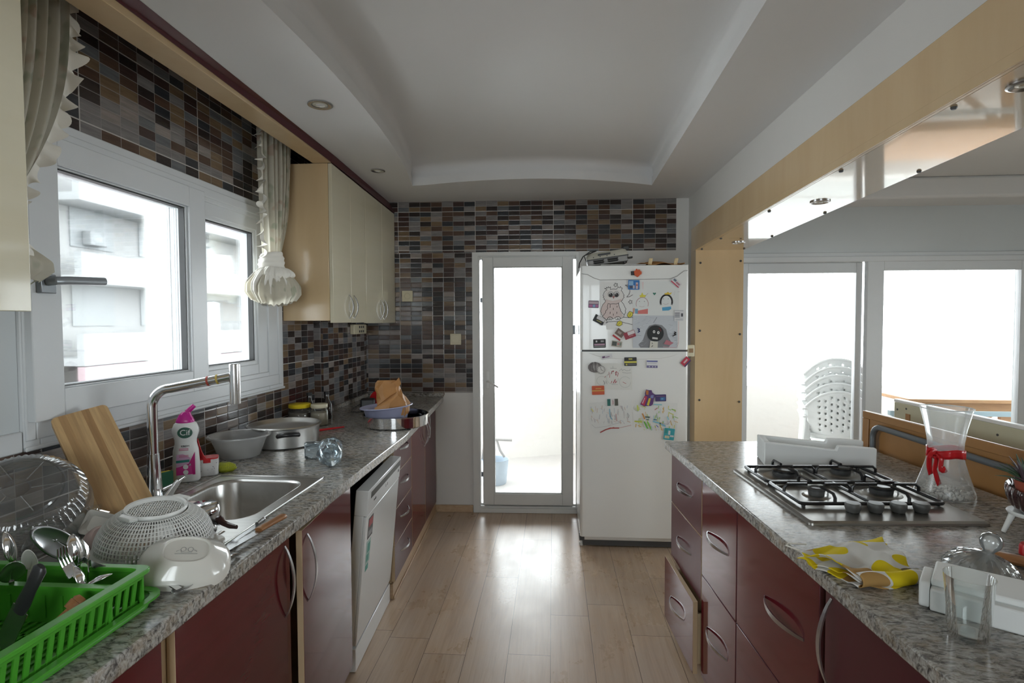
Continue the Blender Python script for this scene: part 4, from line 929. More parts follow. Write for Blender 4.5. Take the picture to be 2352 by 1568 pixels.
t = thing('cream_board', 'cream panel with a white edge standing behind the brown tabletop', 'board', (1.705, 2.895, 0.0005), math.radians(2.0))
MB().box(0.0, 0.022, -1.9, 0.0, 0.0, 1.050).build('panel', M['creamboard'], t, bevel=0.002)
MB().box(-0.003, 0.026, -1.9, 0.0, 1.0505, 1.066).build('edge_profile', M['white_pl'], t, bevel=0.003)
MB().box(-0.004, 0.0, -0.120, -0.090, 0.955, 1.005).build('hinge', M['brownwood'], t)
for (y, z) in ((-0.025, 1.015), (-0.09, 1.028), (-0.62, 1.01), (-0.70, 0.95)):
    MB().cyl((-0.002, y, z), (0.001, y, z), 0.005, 10).build('screw_hole', M['dark'], t)
# ================================================================== things on the window-side worktop
ZC1 = TOP + 0.0006; ZD = TOP + 0.0075      # worktop / drainboard
def at(px, py, z=ZC1): return pz(px, py, z)
# cutting board leaning on the window ledge
b0 = Vector((-1.365, 1.62, ZC1)); 
t = thing('cutting_board', 'long striped wooden cutting board leaning against the window ledge', 'cutting board')
top_l, top_r = Vector((-1.445, 1.477, 1.168)), Vector((-1.362, 1.583, 1.197))
bot_l = Vector((-1.197, 1.359, ZC1+0.002))
n = (bot_l-top_l).cross(top_r-top_l).normalized(); n = n if n.x > 0 else -n
ex_ = (top_r-top_l).normalized(); ey_ = (top_l-bot_l).normalized(); W_, H_ = (top_r-top_l).length, (top_l-bot_l).length
F3 = Matrix((ex_, ey_, n)).transposed()
mb = MB().plate(rrect(0, W_, 0, H_, 0.014, 4), [], -0.024, 0)
o = mb.build('board', M['cutboard'], t, bevel=0.003); t.matrix_world = Matrix.Translation(bot_l + Vector((0, 0, 0.024*n.z+0.001))) @ F3.to_4x4()
# scouring sponges behind the faucet
def sponge(label, p, rz, mats):
    t = thing('scouring_sponge', label, 'sponge', p, rz)
    MB().box(-0.035, 0.035, 0, 0.016, 0, 0.052).build('foam', mats[0], t, bevel=0.005)
    MB().box(-0.035, 0.035, -0.008, -0.0005, 0, 0.052).build('scouring_pad', mats[1], t, bevel=0.002)
sponge('yellow sponge with dark green pad standing behind the faucet', Vector((-1.352, 1.80, ZC1)), math.radians(65), (M['yellow'], plain('scour_green', (0.03, 0.13, 0.07), 0.9)))
# cream cleaner bottle
p = at(429, 1104)
t = thing('cleaner_bottle', 'white cream cleaner bottle with magenta cap beside the faucet', 'bottle', p, math.radians(22))
def sec(w, d, z, sh=0): return [(sh+w*math.copysign(abs(math.cos(a))**0.75, math.cos(a)), d*math.copysign(abs(math.sin(a))**0.75, math.sin(a)), z) for a in [2*PI*k/32 for k in range(32)]]
MB().loft([sec(0.040, 0.022, 0), sec(0.044, 0.026, 0.006), sec(0.0435, 0.026, 0.06), sec(0.040, 0.025, 0.115), sec(0.0345, 0.023, 0.138), sec(0.035, 0.023, 0.152), sec(0.043, 0.026, 0.178), sec(0.0425, 0.026, 0.190), sec(0.036, 0.023, 0.208), sec(0.026, 0.019, 0.217)]).build('body', M['white_pl'], t, angle=60)
cp = MB().loft([sec(0.029, 0.021, 0.212), sec(0.030, 0.022, 0.217), sec(0.026, 0.019, 0.226), sec(0.019, 0.015, 0.240), sec(0.013, 0.011, 0.250, 0.004)]).build('cap', M['magenta'], t, angle=60)
mb = MB().tube([(0.006, 0, 0.248), (0.016, 0, 0.258), (0.030, 0, 0.272)], [0.009, 0.009, 0.008], 10, sq=(0.7, 1)); mb.build('flip_lid', M['magenta'], cp)
lab = [M['white_pl'], plain('label_green', (0.012, 0.085, 0.050), 0.35), plain('label_pink', (0.60, 0.05, 0.27), 0.35), plain('label_lilac', (0.62, 0.38, 0.55), 0.35), plain('label_dark_pink', (0.50, 0.01, 0.18), 0.35), plain('label_teal', (0.03, 0.22, 0.18), 0.35), plain('label_text', (0.55, 0.16, 0.26), 0.4)]
fy = -0.0268
def lab_poly(mb, P, m, k=0): 
    vs = [(x, fy-0.0004*k, z) for x, z in P]; mb.add(vs, [tuple(range(len(P)))], m)
mb = MB()
ov = [(0.024*math.cos(a)+0.004, 0.179+0.0195*math.sin(a)) for a in [2*PI*k/28 for k in range(28)]]; lab_poly(mb, ov, 1, 0)
lab_poly(mb, [(-0.026, 0.028), (0.034, 0.030), (0.034, 0.062), (0.0, 0.060), (-0.026, 0.056)], 2, 0); lab_poly(mb, [(-0.026, 0.054), (0.010, 0.060), (0.034, 0.110), (0.034, 0.028), (0.026, 0.028), (0.020, 0.070)], 4, 1)
lab_poly(mb, [(-0.026, 0.056), (0.016, 0.062), (0.018, 0.090), (-0.004, 0.104), (-0.024, 0.102)], 3, 0); lab_poly(mb, [(-0.026, 0.072), (0.016, 0.074), (0.016, 0.083), (-0.026, 0.081)], 5, 1)
for (cx_, cz_) in ((0.004, 0.057), (0.004, 0.038)):
    lab_poly(mb, [(cx_+0.0085*math.cos(a), cz_+0.0085*math.sin(a)) for a in [2*PI*k/16 for k in range(16)]], 0, 2)
for z in (0.116, 0.121, 0.092, 0.0965): lab_poly(mb, [(-0.016, z), (0.014, z), (0.014, z+0.0025), (-0.016, z+0.0025)], 6, 1)
mb.build('label', lab, t, flat=True)
for txt, sz, z, mt in (('Cif', 0.028, 0.179, M['white_pl']), ('KREM', 0.0105, 0.131, M['dark'])):
    me = text_mesh(txt, sz, 0.0003); me.materials.append(mt); o = bpy.data.objects.new('lettering', me); C.objects.link(o); o.parent = t; o.location = (0.004, fy-0.0009, z); o.rotation_euler = (PI/2, 0, 0)
# scoop holder: speckled white cup with red scoop back
p = at(478, 1089)
t = thing('sponge_holder', 'speckled white sponge holder with a tall red scoop back', 'holder', p, math.radians(28))
ns = NT('speckled_plastic'); nn = ns.noise(ns.coord(), 70, 3, 0.6); sp = ns.ramp(nn, [(0.62, (0.68, 0.67, 0.66)), (0.66, (0.10, 0.08, 0.14))]); M['speck'] = ns.set(Base_Color=sp, Roughness=0.35)
MB().loft([[(x, y, z) for x, y in rrect(-0.036+i, 0.036-i, -0.030+i, 0.030-i, 0.014)] for i, z in ((0.003, 0), (0, 0.004), (0, 0.062))], 0, True, False).build('cup', M['speck'], t, solid=0.002, soff=-1)
def scoop(u, v):
    a = PI*(0.10+0.80*u) + PI/2 + 0.35; h = 0.062 + 0.080*max(0, (1-abs(2*u-1)*1.15))**1.6
    r = 0.0345; return (r*1.05*math.cos(a+0.3), r*0.88*math.sin(a+0.3), lerp(0.050, h, v))
mb = MB().grid(scoop, 30, 8); mb.loft([[(x, y, z) for x, y in rrect(-0.0345, 0.0345, -0.0285, 0.0285, 0.013)] for z in (0.0605, 0.066)])
mb.build('scoop', M['red'], t, solid=0.003, angle=60)
# netted scrubber
p = at(517, 1082)
t = thing('net_scrubber', 'yellow-green net scrubber lying before the milky bowl', 'scrubber', p)
ns = NT('net'); pp_ = ns.xyz(ns.coord()); a1 = ns.math('SINE', ns.math('MULTIPLY', ns.math('ADD', pp_[0], pp_[2]), 900)); a2 = ns.math('SINE', ns.math('MULTIPLY', ns.math('SUBTRACT', pp_[0], pp_[2]), 900))
mm = ns.math('GREATER_THAN', ns.math('MULTIPLY', a1, a2), 0.25); M['net'] = ns.set(Base_Color=ns.mix(mm, (0.42, 0.45, 0.01), (0.07, 0.09, 0.02)), Roughness=0.6)
MB().lathe([(0, 0.0), (0.024, 0.001), (0.035, 0.012), (0.030, 0.026), (0.016, 0.034), (0, 0.035)], 28, mod=lambda r, z, a: r*(1+0.10*math.sin(3*a)+0.06*math.sin(5*a+1)), ex=1.15, ey=0.85).build('pad', M['net'], t, angle=60)
# milky plastic bowl
p = at(551, 1058) + Vector((-0.045, 0.075, 0))
t = thing('plastic_bowl', 'milky plastic bowl with rolled rim before the aluminium pot', 'bowl', p)
MB().lathe([(0, 0.003), (0.078, 0.003), (0.083, 0.008), (0.098, 0.055), (0.112, 0.092), (0.118, 0.095), (0.124, 0.093), (0.125, 0.088)], 64).build('shell', M['milky'], t, solid=0.0016, angle=60)
# aluminium pot
p = Vector((-1.262, 2.500, ZC1))
t = thing('cooking_pot', 'wide aluminium pot with black side handles and its lid upside down on top', 'pot', p)
MB().lathe([(0, 0.0), (0.145, 0.0), (0.152, 0.005), (0.155, 0.086), (0.150, 0.086), (0.148, 0.008), (0, 0.006)], 64).build('body', M['alu'], t, angle=40)
MB().lathe([(0.164, 0.088), (0.165, 0.093), (0.155, 0.097), (0.148, 0.094), (0.136, 0.082), (0.118, 0.076), (0.06, 0.073), (0, 0.072), (0, 0.070), (0.118, 0.073), (0.140, 0.079), (0.150, 0.088)], 64).build('lid', M['alu'], t, angle=40)
for a in (math.radians(-58), math.radians(122)):
    d = Vector((math.cos(a), math.sin(a), 0)); s = Vector((-d.y, d.x, 0))
    q = [d*0.154 + s*0.044 + Vector((0, 0, 0.064)), d*0.180 + s*0.040 + Vector((0, 0, 0.070)), d*0.192 + s*0.018 + Vector((0, 0, 0.074)), d*0.192 - s*0.018 + Vector((0, 0, 0.074)), d*0.180 - s*0.040 + Vector((0, 0, 0.070)), d*0.154 - s*0.044 + Vector((0, 0, 0.064))]
    MB().tube(q, 0.010, 10, sq=(0.8, 1.0)).build('handle', M['black'], t)
# red-handled utensil behind the pot
a_, b_ = at(727, 993), at(790, 983)
t = thing('red_spatula', 'red plastic handled spatula lying beyond the aluminium pot', 'spatula')
MB().tube([a_+Vector((-0.02, -0.03, 0.010)), a_+Vector((0, 0, 0.010)), b_+Vector((0, 0, 0.007))], [0.0095, 0.0095, 0.006], 10, sq=(1, 0.7)).build('handle', M['red'], t)
d = (a_-b_).normalized(); MB().loft([[a_+d*s+Vector((-d.y, d.x, 0))*w_2+Vector((0, 0, 0.003+h)) for w_2, h in ((-w, 0), (w, 0), (w, 0.002), (-w, 0.002))] for s, w in ((0.03, 0.006), (0.06, 0.010), (0.075, 0.010))]).build('blade', M['satin'], t)
# two jars and two dark bottles in the corner
def jar(label, p, r, h, cont, lid, lidname='lid'):
    t = thing('storage_jar', label, 'jar', p)
    MB().lathe([(0, 0), (r*0.92, 0), (r, 0.006), (r, h*0.72), (r*0.84, h*0.80), (r*0.84, h*0.86)], 36).build('vessel', M['glass'], t, angle=50)
    MB().lathe([(0, 0.003), (r*0.93, 0.003), (r*0.95, 0.008), (r*0.95, h*0.60), (0, h*0.61)], 30).build('contents', cont, t, angle=50)
    MB().lathe([(r*0.92, h*0.82), (r*0.95, h*0.84), (r*0.95, h*0.98), (r*0.90, h), (0, h)], 36, mod=lambda rr_, z, a: rr_*(1+0.012*math.cos(40*a)) if z < h*0.97 else rr_).build('lid', lid, t, angle=50)
jar('glass jar with yellow screw lid behind the aluminium pot', at(689, 975), 0.062, 0.118, M['amber'], M['yellow'])
jar('glass jar of cream powder with cream lid behind the aluminium pot', at(734, 975), 0.048, 0.117, M['sugar'], M['socket'])
def dark_bottle(label, p, r, h):
    t = thing('dark_bottle', label, 'bottle', p)
    MB().lathe([(0, 0), (r, 0), (r*1.02, 0.004), (r, h*0.55), (r*0.45, h*0.74), (r*0.42, h*0.92), (0, h*0.92)], 28).build('body', plain('dark_brown_glass', (0.02, 0.012, 0.010), 0.12, coat=0.5) if 'dkb' not in M else M['dkb'], t, angle=50)
    MB().lathe([(0, h*0.90), (r*0.5, h*0.90), (r*0.5, h), (0, h)], 24).build('cap', M['black'], t, angle=50)
M['dkb'] = plain('dark_brown_glass', (0.02, 0.012, 0.010), 0.12, coat=0.5)
dark_bottle('dark brown bottle behind the yellow-lidded jar', Vector((-1.400, 3.07, ZC1)), 0.034, 0.165)
dark_bottle('dark brown bottle behind the jar of cream powder', Vector((-1.335, 3.16, ZC1)), 0.032, 0.160)
# crumpled clear bottles
def pet_bottle(label, p, axis, L, r, cap=None, seed=1):
    z = Vector(axis).normalized(); t = thing('plastic_bottle', label, 'bottle'); F = frame_to(z, (0, 0, 1)); rnd = random.Random(seed); ph = rnd.random()*6
    def mod(rr_, zz, a): return rr_*(1 + 0.05*math.sin(3*a+zz*40+ph) + 0.035*math.sin(7*a-zz*90)) if rr_ > 0.02 else rr_
    pr = [(0, 0.006), (r*0.5, 0.004), (r*0.85, 0), (r, L*0.06), (r*0.97, L*0.22), (r*1.0, L*0.3), (r*0.90, L*0.42), (r*1.0, L*0.52), (r*0.98, L*0.66), (r*0.7, L*0.80), (r*0.36, L*0.90), (r*0.34, L*0.97)]
    MB().lathe(pr, 44, p, M3=F, mod=mod).build('shell', M['bottlepl'], t, angle=60)
    if cap: MB().lathe([(0, L*1.0), (r*0.42, L*1.0), (r*0.43, L*0.93), (0, L*0.93)], 24, p, M3=F).build('cap', cap, t, angle=50)
    return t
q = at(757, 1072); pet_bottle('crumpled clear blue water bottle lying on the worktop beyond the sink, base toward us', Vector((q.x+0.010, q.y-0.02, ZC1+0.050)), (-0.35, 0.93, 0.0), 0.21, 0.047, None, 2)
q = at(705, 1054); pet_bottle('small clear bottle with red cap lying behind the crumpled blue one', Vector((q.x-0.01, q.y, ZC1+0.036)), (0.80, 0.40, 0.0), 0.135, 0.036, M['red'], 5)
# round baking pan, lilac basin and brown paper bag
pc = Vector((-0.872, 2.995, ZC1))
t = thing('baking_pan', 'round shiny steel baking pan overhanging the worktop edge', 'pan', pc)
MB().lathe([(0, 0.0), (0.168, 0.0), (0.176, 0.006), (0.178, 0.058), (0.181, 0.060), (0.181, 0.063), (0.175, 0.063), (0.173, 0.010), (0, 0.004)], 72).build('pan', M['chrome'], t, angle=40)
for s in (0, ):
    MB().tube([(0.175, -0.035, 0.050), (0.182, -0.04, 0.02), (0.186, -0.02, -0.06), (0.186, 0.02, -0.075), (0.184, 0.045, -0.03), (0.178, 0.05, 0.045)], 0.0012, 6).build('wire_handle', M['satin'], t)
pb = pc + Vector((-0.045, -0.005, 0.0065))
t = thing('plastic_basin', 'lilac plastic basin with flared rim standing in the steel baking pan', 'basin', pb, 0, rot=(math.radians(0), math.radians(-4), 0))
def bas(r, z, a): return r*(1+0.012*math.cos(12*a)*(1 if z < 0.08 else 0))
MB().lathe([(0, 0.012), (0.100, 0.012), (0.108, 0.018), (0.122, 0.088), (0.134, 0.098), (0.142, 0.100), (0.144, 0.096)], 72, mod=bas).build('shell', M['lilac'], t, solid=0.002, angle=50)
t = thing('paper_bag', 'crumpled brown paper bag sitting in the lilac basin', 'bag', pb + Vector((0.012, 0.0, 0.016)), math.radians(6))
prm = random.Random(4)
def bagring(hx, hy, z, sx, sy, jit):
    P = []
    for k in range(18):
        a = 2*PI*k/18; c_, s_ = math.cos(a), math.sin(a); x = hx*math.copysign(abs(c_)**0.55, c_); y = hy*math.copysign(abs(s_)**0.55, s_)
        P.append((x+sx+prm.uniform(-jit, jit), y+sy+prm.uniform(-jit, jit), z+prm.uniform(-jit, jit)*0.8))
    return P
MB().loft([bagring(0.060, 0.050, 0.0, 0.0, 0, 0.002), bagring(0.078, 0.060, 0.030, 0.012, 0, 0.007), bagring(0.086, 0.062, 0.060, 0.020, 0, 0.008), bagring(0.084, 0.060, 0.095, 0.020, 0.004, 0.009), bagring(0.078, 0.050, 0.125, 0.010, 0.006, 0.008), bagring(0.070, 0.036, 0.152, -0.004, 0.006, 0.007), bagring(0.066, 0.024, 0.180, -0.010, 0.004, 0.006), bagring(0.062, 0.014, 0.206, -0.012, 0.002, 0.005), bagring(0.058, 0.005, 0.222, -0.008, 0, 0.004)], 0, True, True).build('paper', M['kraft'], t, flat=True)
mb = MB()
def flap(P, m=0): mb.add([Vector(p) for p in P], [tuple(range(len(P)))], m)
flap([(-0.070, -0.066, 0.080), (0.020, -0.078, 0.150), (0.052, -0.066, 0.168), (0.060, -0.072, 0.150)]); flap([(-0.070, -0.066, 0.080), (0.060, -0.072, 0.150), (0.020, -0.088, 0.110), (-0.052, -0.090, 0.030)])
flap([(-0.052, -0.090, 0.030), (0.020, -0.088, 0.110), (0.004, -0.096, 0.045), (-0.025, -0.094, 0.018)]); flap([(0.020, -0.088, 0.110), (0.060, -0.072, 0.150), (0.098, -0.060, 0.110), (0.088, -0.066, 0.040), (0.004, -0.096, 0.045)])
flap([(0.030, -0.020, 0.212), (0.056, -0.014, 0.242), (0.066, -0.010, 0.205), (0.050, -0.022, 0.186)])
mb.build('folded_flap', M['kraft'], t, solid=0.0015, flat=True)
# dark gadgets in the corner
t = thing('camera_bag', 'small black camera bag with a strap in the worktop corner', 'bag', Vector((-1.175, 3.42, ZC1)), math.radians(12))
MB().box(-0.045, 0.045, -0.035, 0.035, 0, 0.085).build('case', M['black'], t, bevel=0.012, seg=3)
MB().tube([(-0.045, 0.0, 0.05), (-0.085, -0.02, 0.03), (-0.10, -0.03, 0.006), (-0.06, -0.05, 0.005), (-0.02, -0.045, 0.006)], 0.003, 6).build('strap', M['black'], t)
t = thing('toy_case', 'red case with a black rounded top behind the paper bag', 'case', Vector((-1.165, 3.70, ZC1)), math.radians(-6))
MB().loft([[(x, y, z) for x, z in [(0.085*math.cos(a), 0.004+0.105*max(0, math.sin(a))**0.7) for a in [PI*k/20 for k in range(21)]]] for y in (-0.045, 0.045)]).build('shell', M['red'], t, bevel=0.004)
MB().tube([(0.088*math.cos(a), 0, 0.006+0.108*math.sin(a)**0.7 if math.sin(a) > 0 else 0.006) for a in [PI*k/20 for k in range(21)]], 0.006, 8).build('black_trim', M['black'], t)
# ---------------- washing-up on the drainboard
# inverted colander
cc = Vector((-0.985, 1.283, ZD+0.012)); 
t = thing('colander', 'white plastic colander turned upside down on the drainboard', 'colander', cc, math.radians(25), rot=(math.radians(5), math.radians(3), math.radians(25)))
prf = [(0.124, 0.006), (0.128, 0.0), (0.132, 0.004), (0.128, 0.012), (0.125, 0.016)]
MB().lathe(prf, 64, closed=True).build('rim', M['white_pl'], t)
def col(u, v):
    a = 2*PI*u; th = lerp(0.05, 1.08, v); r = 0.126*math.cos(th)**0.80; z = 0.012 + 0.078*math.sin(th)/math.sin(1.08); return (r*math.cos(a), r*math.sin(a), z)
MB().grid(col, 180, 41, 0, skip=lambda i, j: i % 2 == 1 and j % 4 != 0).build('basket', M['white_pl'], t, solid=0.0022, angle=60)
MB().lathe([(0.064, 0.087), (0.068, 0.095), (0.066, 0.101), (0.061, 0.099), (0.060, 0.087)], 64, closed=True).build('foot_ring', M['white_pl'], t)
def base(u, v): return ((u-0.5)*0.122, (v-0.5)*0.122, 0.0895)
MB().grid(base, 45, 45, 0, skip=lambda i, j: (i % 2 == 1 and j % 4 != 0) or ((i-22)**2+(j-22)**2 > 22.4**2)).build('base_grid', M['white_pl'], t, solid=0.002)
for a in (0.9, 0.9+PI):
    c_, s_ = math.cos(a), math.sin(a); MB().loft([[(0.066*c_-s_*w+c_*o_, 0.066*s_+c_*w+s_*o_, z) for w, o_ in ((-0.026, 0), (-0.018, 0.016), (0.018, 0.016), (0.026, 0))] for z in (0.092, 0.101)]).build('lug', M['white_pl'], t, bevel=0.002)
# oval white dish leaning upside down
t = thing('oval_dish', 'white oval dish leaning upside down against the colander', 'dish', Vector((-0.812, 1.150, TOP+0.054)), 0, rot=(math.radians(25), math.radians(10), math.radians(28)))
def ov(r, z, a): 
    c_, s_ = abs(math.cos(a)), abs(math.sin(a)); return r*(c_**2.6+s_**2.6)**(-1/2.6)
MB().lathe([(0, 0.016), (0.044, 0.016), (0.0465, 0.020), (0.050, 0.019), (0.056, 0.013), (0.082, -0.004), (0.092, -0.018), (0.094, -0.028), (0.091, -0.028), (0.088, -0.018), (0.077, -0.007), (0.04, 0.009), (0, 0.010)], 64, ex=0.98, ey=0.76, mod=ov).build('shell', M['cer'], t, angle=45)
mb = MB(); 
for sx in (-0.007, 0.007): mb.tube([(sx+0.005*math.cos(a), 0.006*math.sin(a)+0.003, 0.0163) for a in [2*PI*k/14 for k in range(14)]], 0.0007, 4, closed=True)
mb.tube([(-0.020, -0.003, 0.0163), (-0.012, 0.002, 0.0163), (-0.010, -0.006, 0.0163), (0.010, -0.006, 0.0163), (0.012, 0.002, 0.0163), (0.020, -0.003, 0.0163)], 0.0007, 4); mb.box(-0.022, 0.022, -0.010, -0.009, 0.0161, 0.0166)
mb.build('maker_mark', M['grey_pl'], t)
# saucer / plate under the colander
t = thing('small_plate', 'pale plate tucked under the colander beside the knives', 'plate', Vector((-0.880, 1.285, ZD+0.0005)), 0, rot=(math.radians(2), math.radians(-3), 0.3))
MB().lathe([(0, 0.004), (0.034, 0.004), (0.060, 0.012), (0.064, 0.013), (0.064, 0.011), (0.036, 0.0), (0, 0.0)], 40).build('dish', M['cer'], t, angle=40)
# coffee pot upside down, cup beside it
p = at(470, 1214, ZD); 
t = thing('coffee_pot', 'small steel coffee pot upside down with a dark brown handle', 'pot', p, math.radians(-14))
MB().lathe([(0.030, 0.0), (0.029, 0.004), (0.028, 0.018), (0.036, 0.034), (0.040, 0.050), (0.037, 0.064), (0.030, 0.070), (0, 0.0705)], 40).build('body', M['chrome'], t, solid=0.001, angle=50)
MB().tube([(0.034, -0.004, 0.026), (0.062, -0.010, 0.028)], [0.008, 0.009], 8, sq=(0.6, 1)).build('ferrule', M['satin'], t)
MB().tube([(0.060, -0.010, 0.034), (0.068, -0.012, 0.037), (0.078, -0.013, 0.030), (0.105, -0.018, 0.027), (0.135, -0.024, 0.029)], [0.012, 0.012, 0.0085, 0.008, 0.0055], 8, sq=(0.7, 1)).build('handle', plain('bakelite', (0.05, 0.018, 0.014), 0.3), t)
def cup(label, p, rot=(0, 0, 0), s=1.0):
    t = thing('coffee_cup', label, 'cup', p, 0, rot=rot)
    MB().lathe([(0.030*s, 0), (0.0285*s, 0.002), (0.027*s, 0.03*s), (0.021*s, 0.048*s), (0.019*s, 0.052*s), (0.017*s, 0.050*s), (0, 0.050*s)], 32).build('body', M['pinkcer'], t, solid=0.0018, angle=50)
    MB().tube([(0.027*s, 0, 0.012), (0.042*s, 0, 0.018), (0.040*s, 0, 0.036), (0.024*s, 0, 0.040)], 0.003, 8).build('handle', M['pinkcer'], t)
p = at(432, 1205, ZD); cup('pale pink coffee cup upside down beside the steel coffee pot', p, (0, 0, 2.6), 1.15)
cup('pale pink coffee cup lying before the cutting board', at(228, 1262, ZD) + Vector((0, 0, 0.022)), (math.radians(62), 0, math.radians(50)), 1.1)
p0_, p1_ = at(356, 1180, ZC1+0.012), at(410, 1104, ZC1+0.088); ax3 = (p1_-p0_)
t = thing('plastic_scoop', 'clear plastic scoop handle leaning between the ribbed tumbler and the cleaner bottle', 'scoop')
MB().tube([p0_, p0_.lerp(p1_, 0.35), p0_.lerp(p1_, 0.7), p1_], [0.021, 0.018, 0.012, 0.010], 14, sq=(1.1, 0.6)).build('handle', M['milky'], t)
# tumblers
def tumbler(name, label, p, r0, r1, h, ribs=0, handle=False, rot=(0, 0, 0)):
    t = thing(name, label, 'glass', p, 0, rot=rot)
    f = (lambda r, z, a: r*(1+ribs*math.sin(z*600))) if ribs else None
    n_ = 14; MB().lathe([(r0, 0)] + [(lerp(r0, r1, k/n_), h*0.96*k/n_) for k in range(1, n_)] + [(r1, h*0.97), (r1*0.93, h), (0, h), (0, h-0.007), (r1*0.86, h-0.008)] + [(lerp(r1*0.90, r0*0.93, k/6), lerp(h-0.014, 0, k/6)) for k in range(7)], 40, mod=f).build('vessel', M['glass'], t, angle=50)
    if handle: MB().tube([(r1, 0, h*0.8), (r1+0.026, 0, h*0.75), (r1+0.028, 0, h*0.35), (r0, 0, h*0.22)], 0.005, 8).build('handle', M['glass'], t)
tumbler('drinking_glass', 'ribbed clear tumbler upside down in front of the faucet', at(318, 1188, ZC1+0.003) + Vector((0.006, -0.015, 0.004)), 0.036, 0.031, 0.080, 0.012)
tumbler('glass_mug', 'clear glass mug upside down before the cutting board', at(210, 1222, ZC1) + Vector((0.0, -0.01, 0)), 0.036, 0.034, 0.078, 0, True)
t = thing('glass_bowl', 'clear glass bowl upside down at the foot of the ribbed dome', 'bowl', at(118, 1250, ZC1), 0)
MB().lathe([(0.058, 0), (0.057, 0.004), (0.048, 0.028), (0.038, 0.040), (0.038, 0.045), (0.032, 0.045), (0.030, 0.041), (0, 0.040)], 44).build('shell', M['glass'], t, solid=0.003, angle=50)
# ribbed clear dome
c0 = Vector((-1.325, 1.272, ZC1+0.112)); ax_ = Vector((0.30, -0.42, 0.62)).normalized(); F = frame_to(ax_, (0, 0, 1))
t = thing('cake_dome', 'large ribbed clear plastic cake dome propped against the wall', 'dome')
def dome(r, z, a): return r*(1+0.022*math.cos(56*a)) if 0.027 < z < 0.072 else r
DS = 0.90
MB().lathe([(r_*DS, z_*DS) for r_, z_ in [(0.158, -0.022), (0.154, -0.02), (0.149, 0.022), (0.151, 0.026), (0.146, 0.032), (0.138, 0.052), (0.120, 0.074), (0.104, 0.082), (0.100, 0.080), (0.096, 0.085), (0.03, 0.086), (0.026, 0.078), (0, 0.077)]], 168, c0, M3=F, mod=dome).build('shell', M['clearpl'], t, angle=35)
mb = MB()
for k in range(6):
    a = 2*PI*k/6+0.4; mb.tube([c0 + F @ Vector((0.028*math.cos(a), 0.028*math.sin(a), 0.0785)), c0 + F @ Vector((0.083*math.cos(a+0.1), 0.083*math.sin(a+0.1), 0.0785))], 0.0012, 5)
mb.build('star_ribs', M['clearpl'], t)
# cream paper-thin tray piece by the mug
q0 = at(232, 1240, ZC1)
t = thing('cream_dish', 'small angular cream dish standing on edge beside the pink cup', 'dish', q0 + Vector((0, 0, 0.040)), 0, rot=(math.radians(70), math.radians(25), math.radians(35)))
MB().loft([[(x, y, z) for x, y in rrect(-w, w, -w*0.75, w*0.75, 0.008)] for w, z in ((0.026, 0), (0.040, 0.020))], 0, True, False).build('dish', M['cer'], t, solid=0.002, angle=40)
# knives and cutlery on the drainboard edge
def knife(label, p0, p1, blen, bw, mats, thick=0.0012, z=0.004, hw=0.011, group=None):
    """p0 tip, p1 handle end"""
    d = (p1-p0); L = d.length; t = thing('kitchen_knife', label, 'knife', p0, math.atan2(d.y, d.x), group)
    P = [(0, 0.0), (blen*0.16, bw*0.75), (blen*0.5, bw), (blen, bw), (blen, -0.001), (blen*0.2, -0.001)]
    MB().plate(P, [], z, z+thick).build('blade', mats[0], t)
    h = MB(); rings = []
    for s, w_2, hh in ((blen-0.004, hw*0.9, 0.006), (blen+0.006, hw, 0.008), (lerp(blen, L, 0.45), hw*0.82, 0.0085), (lerp(blen, L, 0.8), hw*0.95, 0.009), (L-0.006, hw*1.05, 0.0085), (L, hw*0.7, 0.006)):
        rings.append([(s, bw*0.45 + w_2*math.cos(a), z+0.003 + hh*math.sin(a)*0.9 + 0.002) for a in [2*PI*k/14 for k in range(14)]])
    h.loft(rings).build('handle', mats[1], t)
    return t
knife('kitchen knife with curved wooden handle pointing along the worktop edge', at(506, 1281, ZD), at(660, 1193, ZD), 0.155, 0.022, (M['satin'], M['wood']), z=0.006, hw=0.013)
a_ = at(517, 1262, ZD); b_ = at(612, 1197, ZD)
knife('thin all-steel knife lying along the sink edge beside the wooden-handled one', a_, b_, 0.16, 0.014, (M['satin'], M['satin']), z=0.002, hw=0.006)
def spoon_mesh(L, bw, bl, fork=False):
    mb = MB(); rings = []
    n_ = 12
    for k in range(n_+1):
        s = k/n_; w_2 = lerp(0.0042, 0.0060, s) if s > 0.25 else 0.0036; zz = 0.010*math.sin(PI*s)*0.7
        rings.append([(bl+s*(L-bl), y, zz+h) for y, h in ((-w_2, 0), (w_2, 0), (w_2, 0.0016), (-w_2, 0.0016))])
    mb.loft(rings)
    if not fork:
        def sp(u, v):
            a = 2*PI*u; r = v; x = bl*0.5 + bl*0.52*r*math.cos(a); y = bw*r*math.sin(a)*(0.85+0.15*math.cos(a)); return (x, y, -0.007*(1-r*r)+0.001)
        mb.grid(sp, 28, 6)
    else:
        mb.loft([[(x, y*bw, z+h) for y, h in ((-1, 0), (1, 0), (1, 0.0014), (-1, 0.0014))] for x, z in ((bl*0.62, -0.003), (bl*0.85, -0.001), (bl+0.004, 0.0))])
        for k in range(4):
            y = bw*(-0.84+0.56*k); mb.tube([(bl*0.64, y, -0.0025), (bl*0.3, y, -0.0035), (0, y*0.92, 0.002)], [0.0017, 0.0016, 0.0008], 5)
    return mb
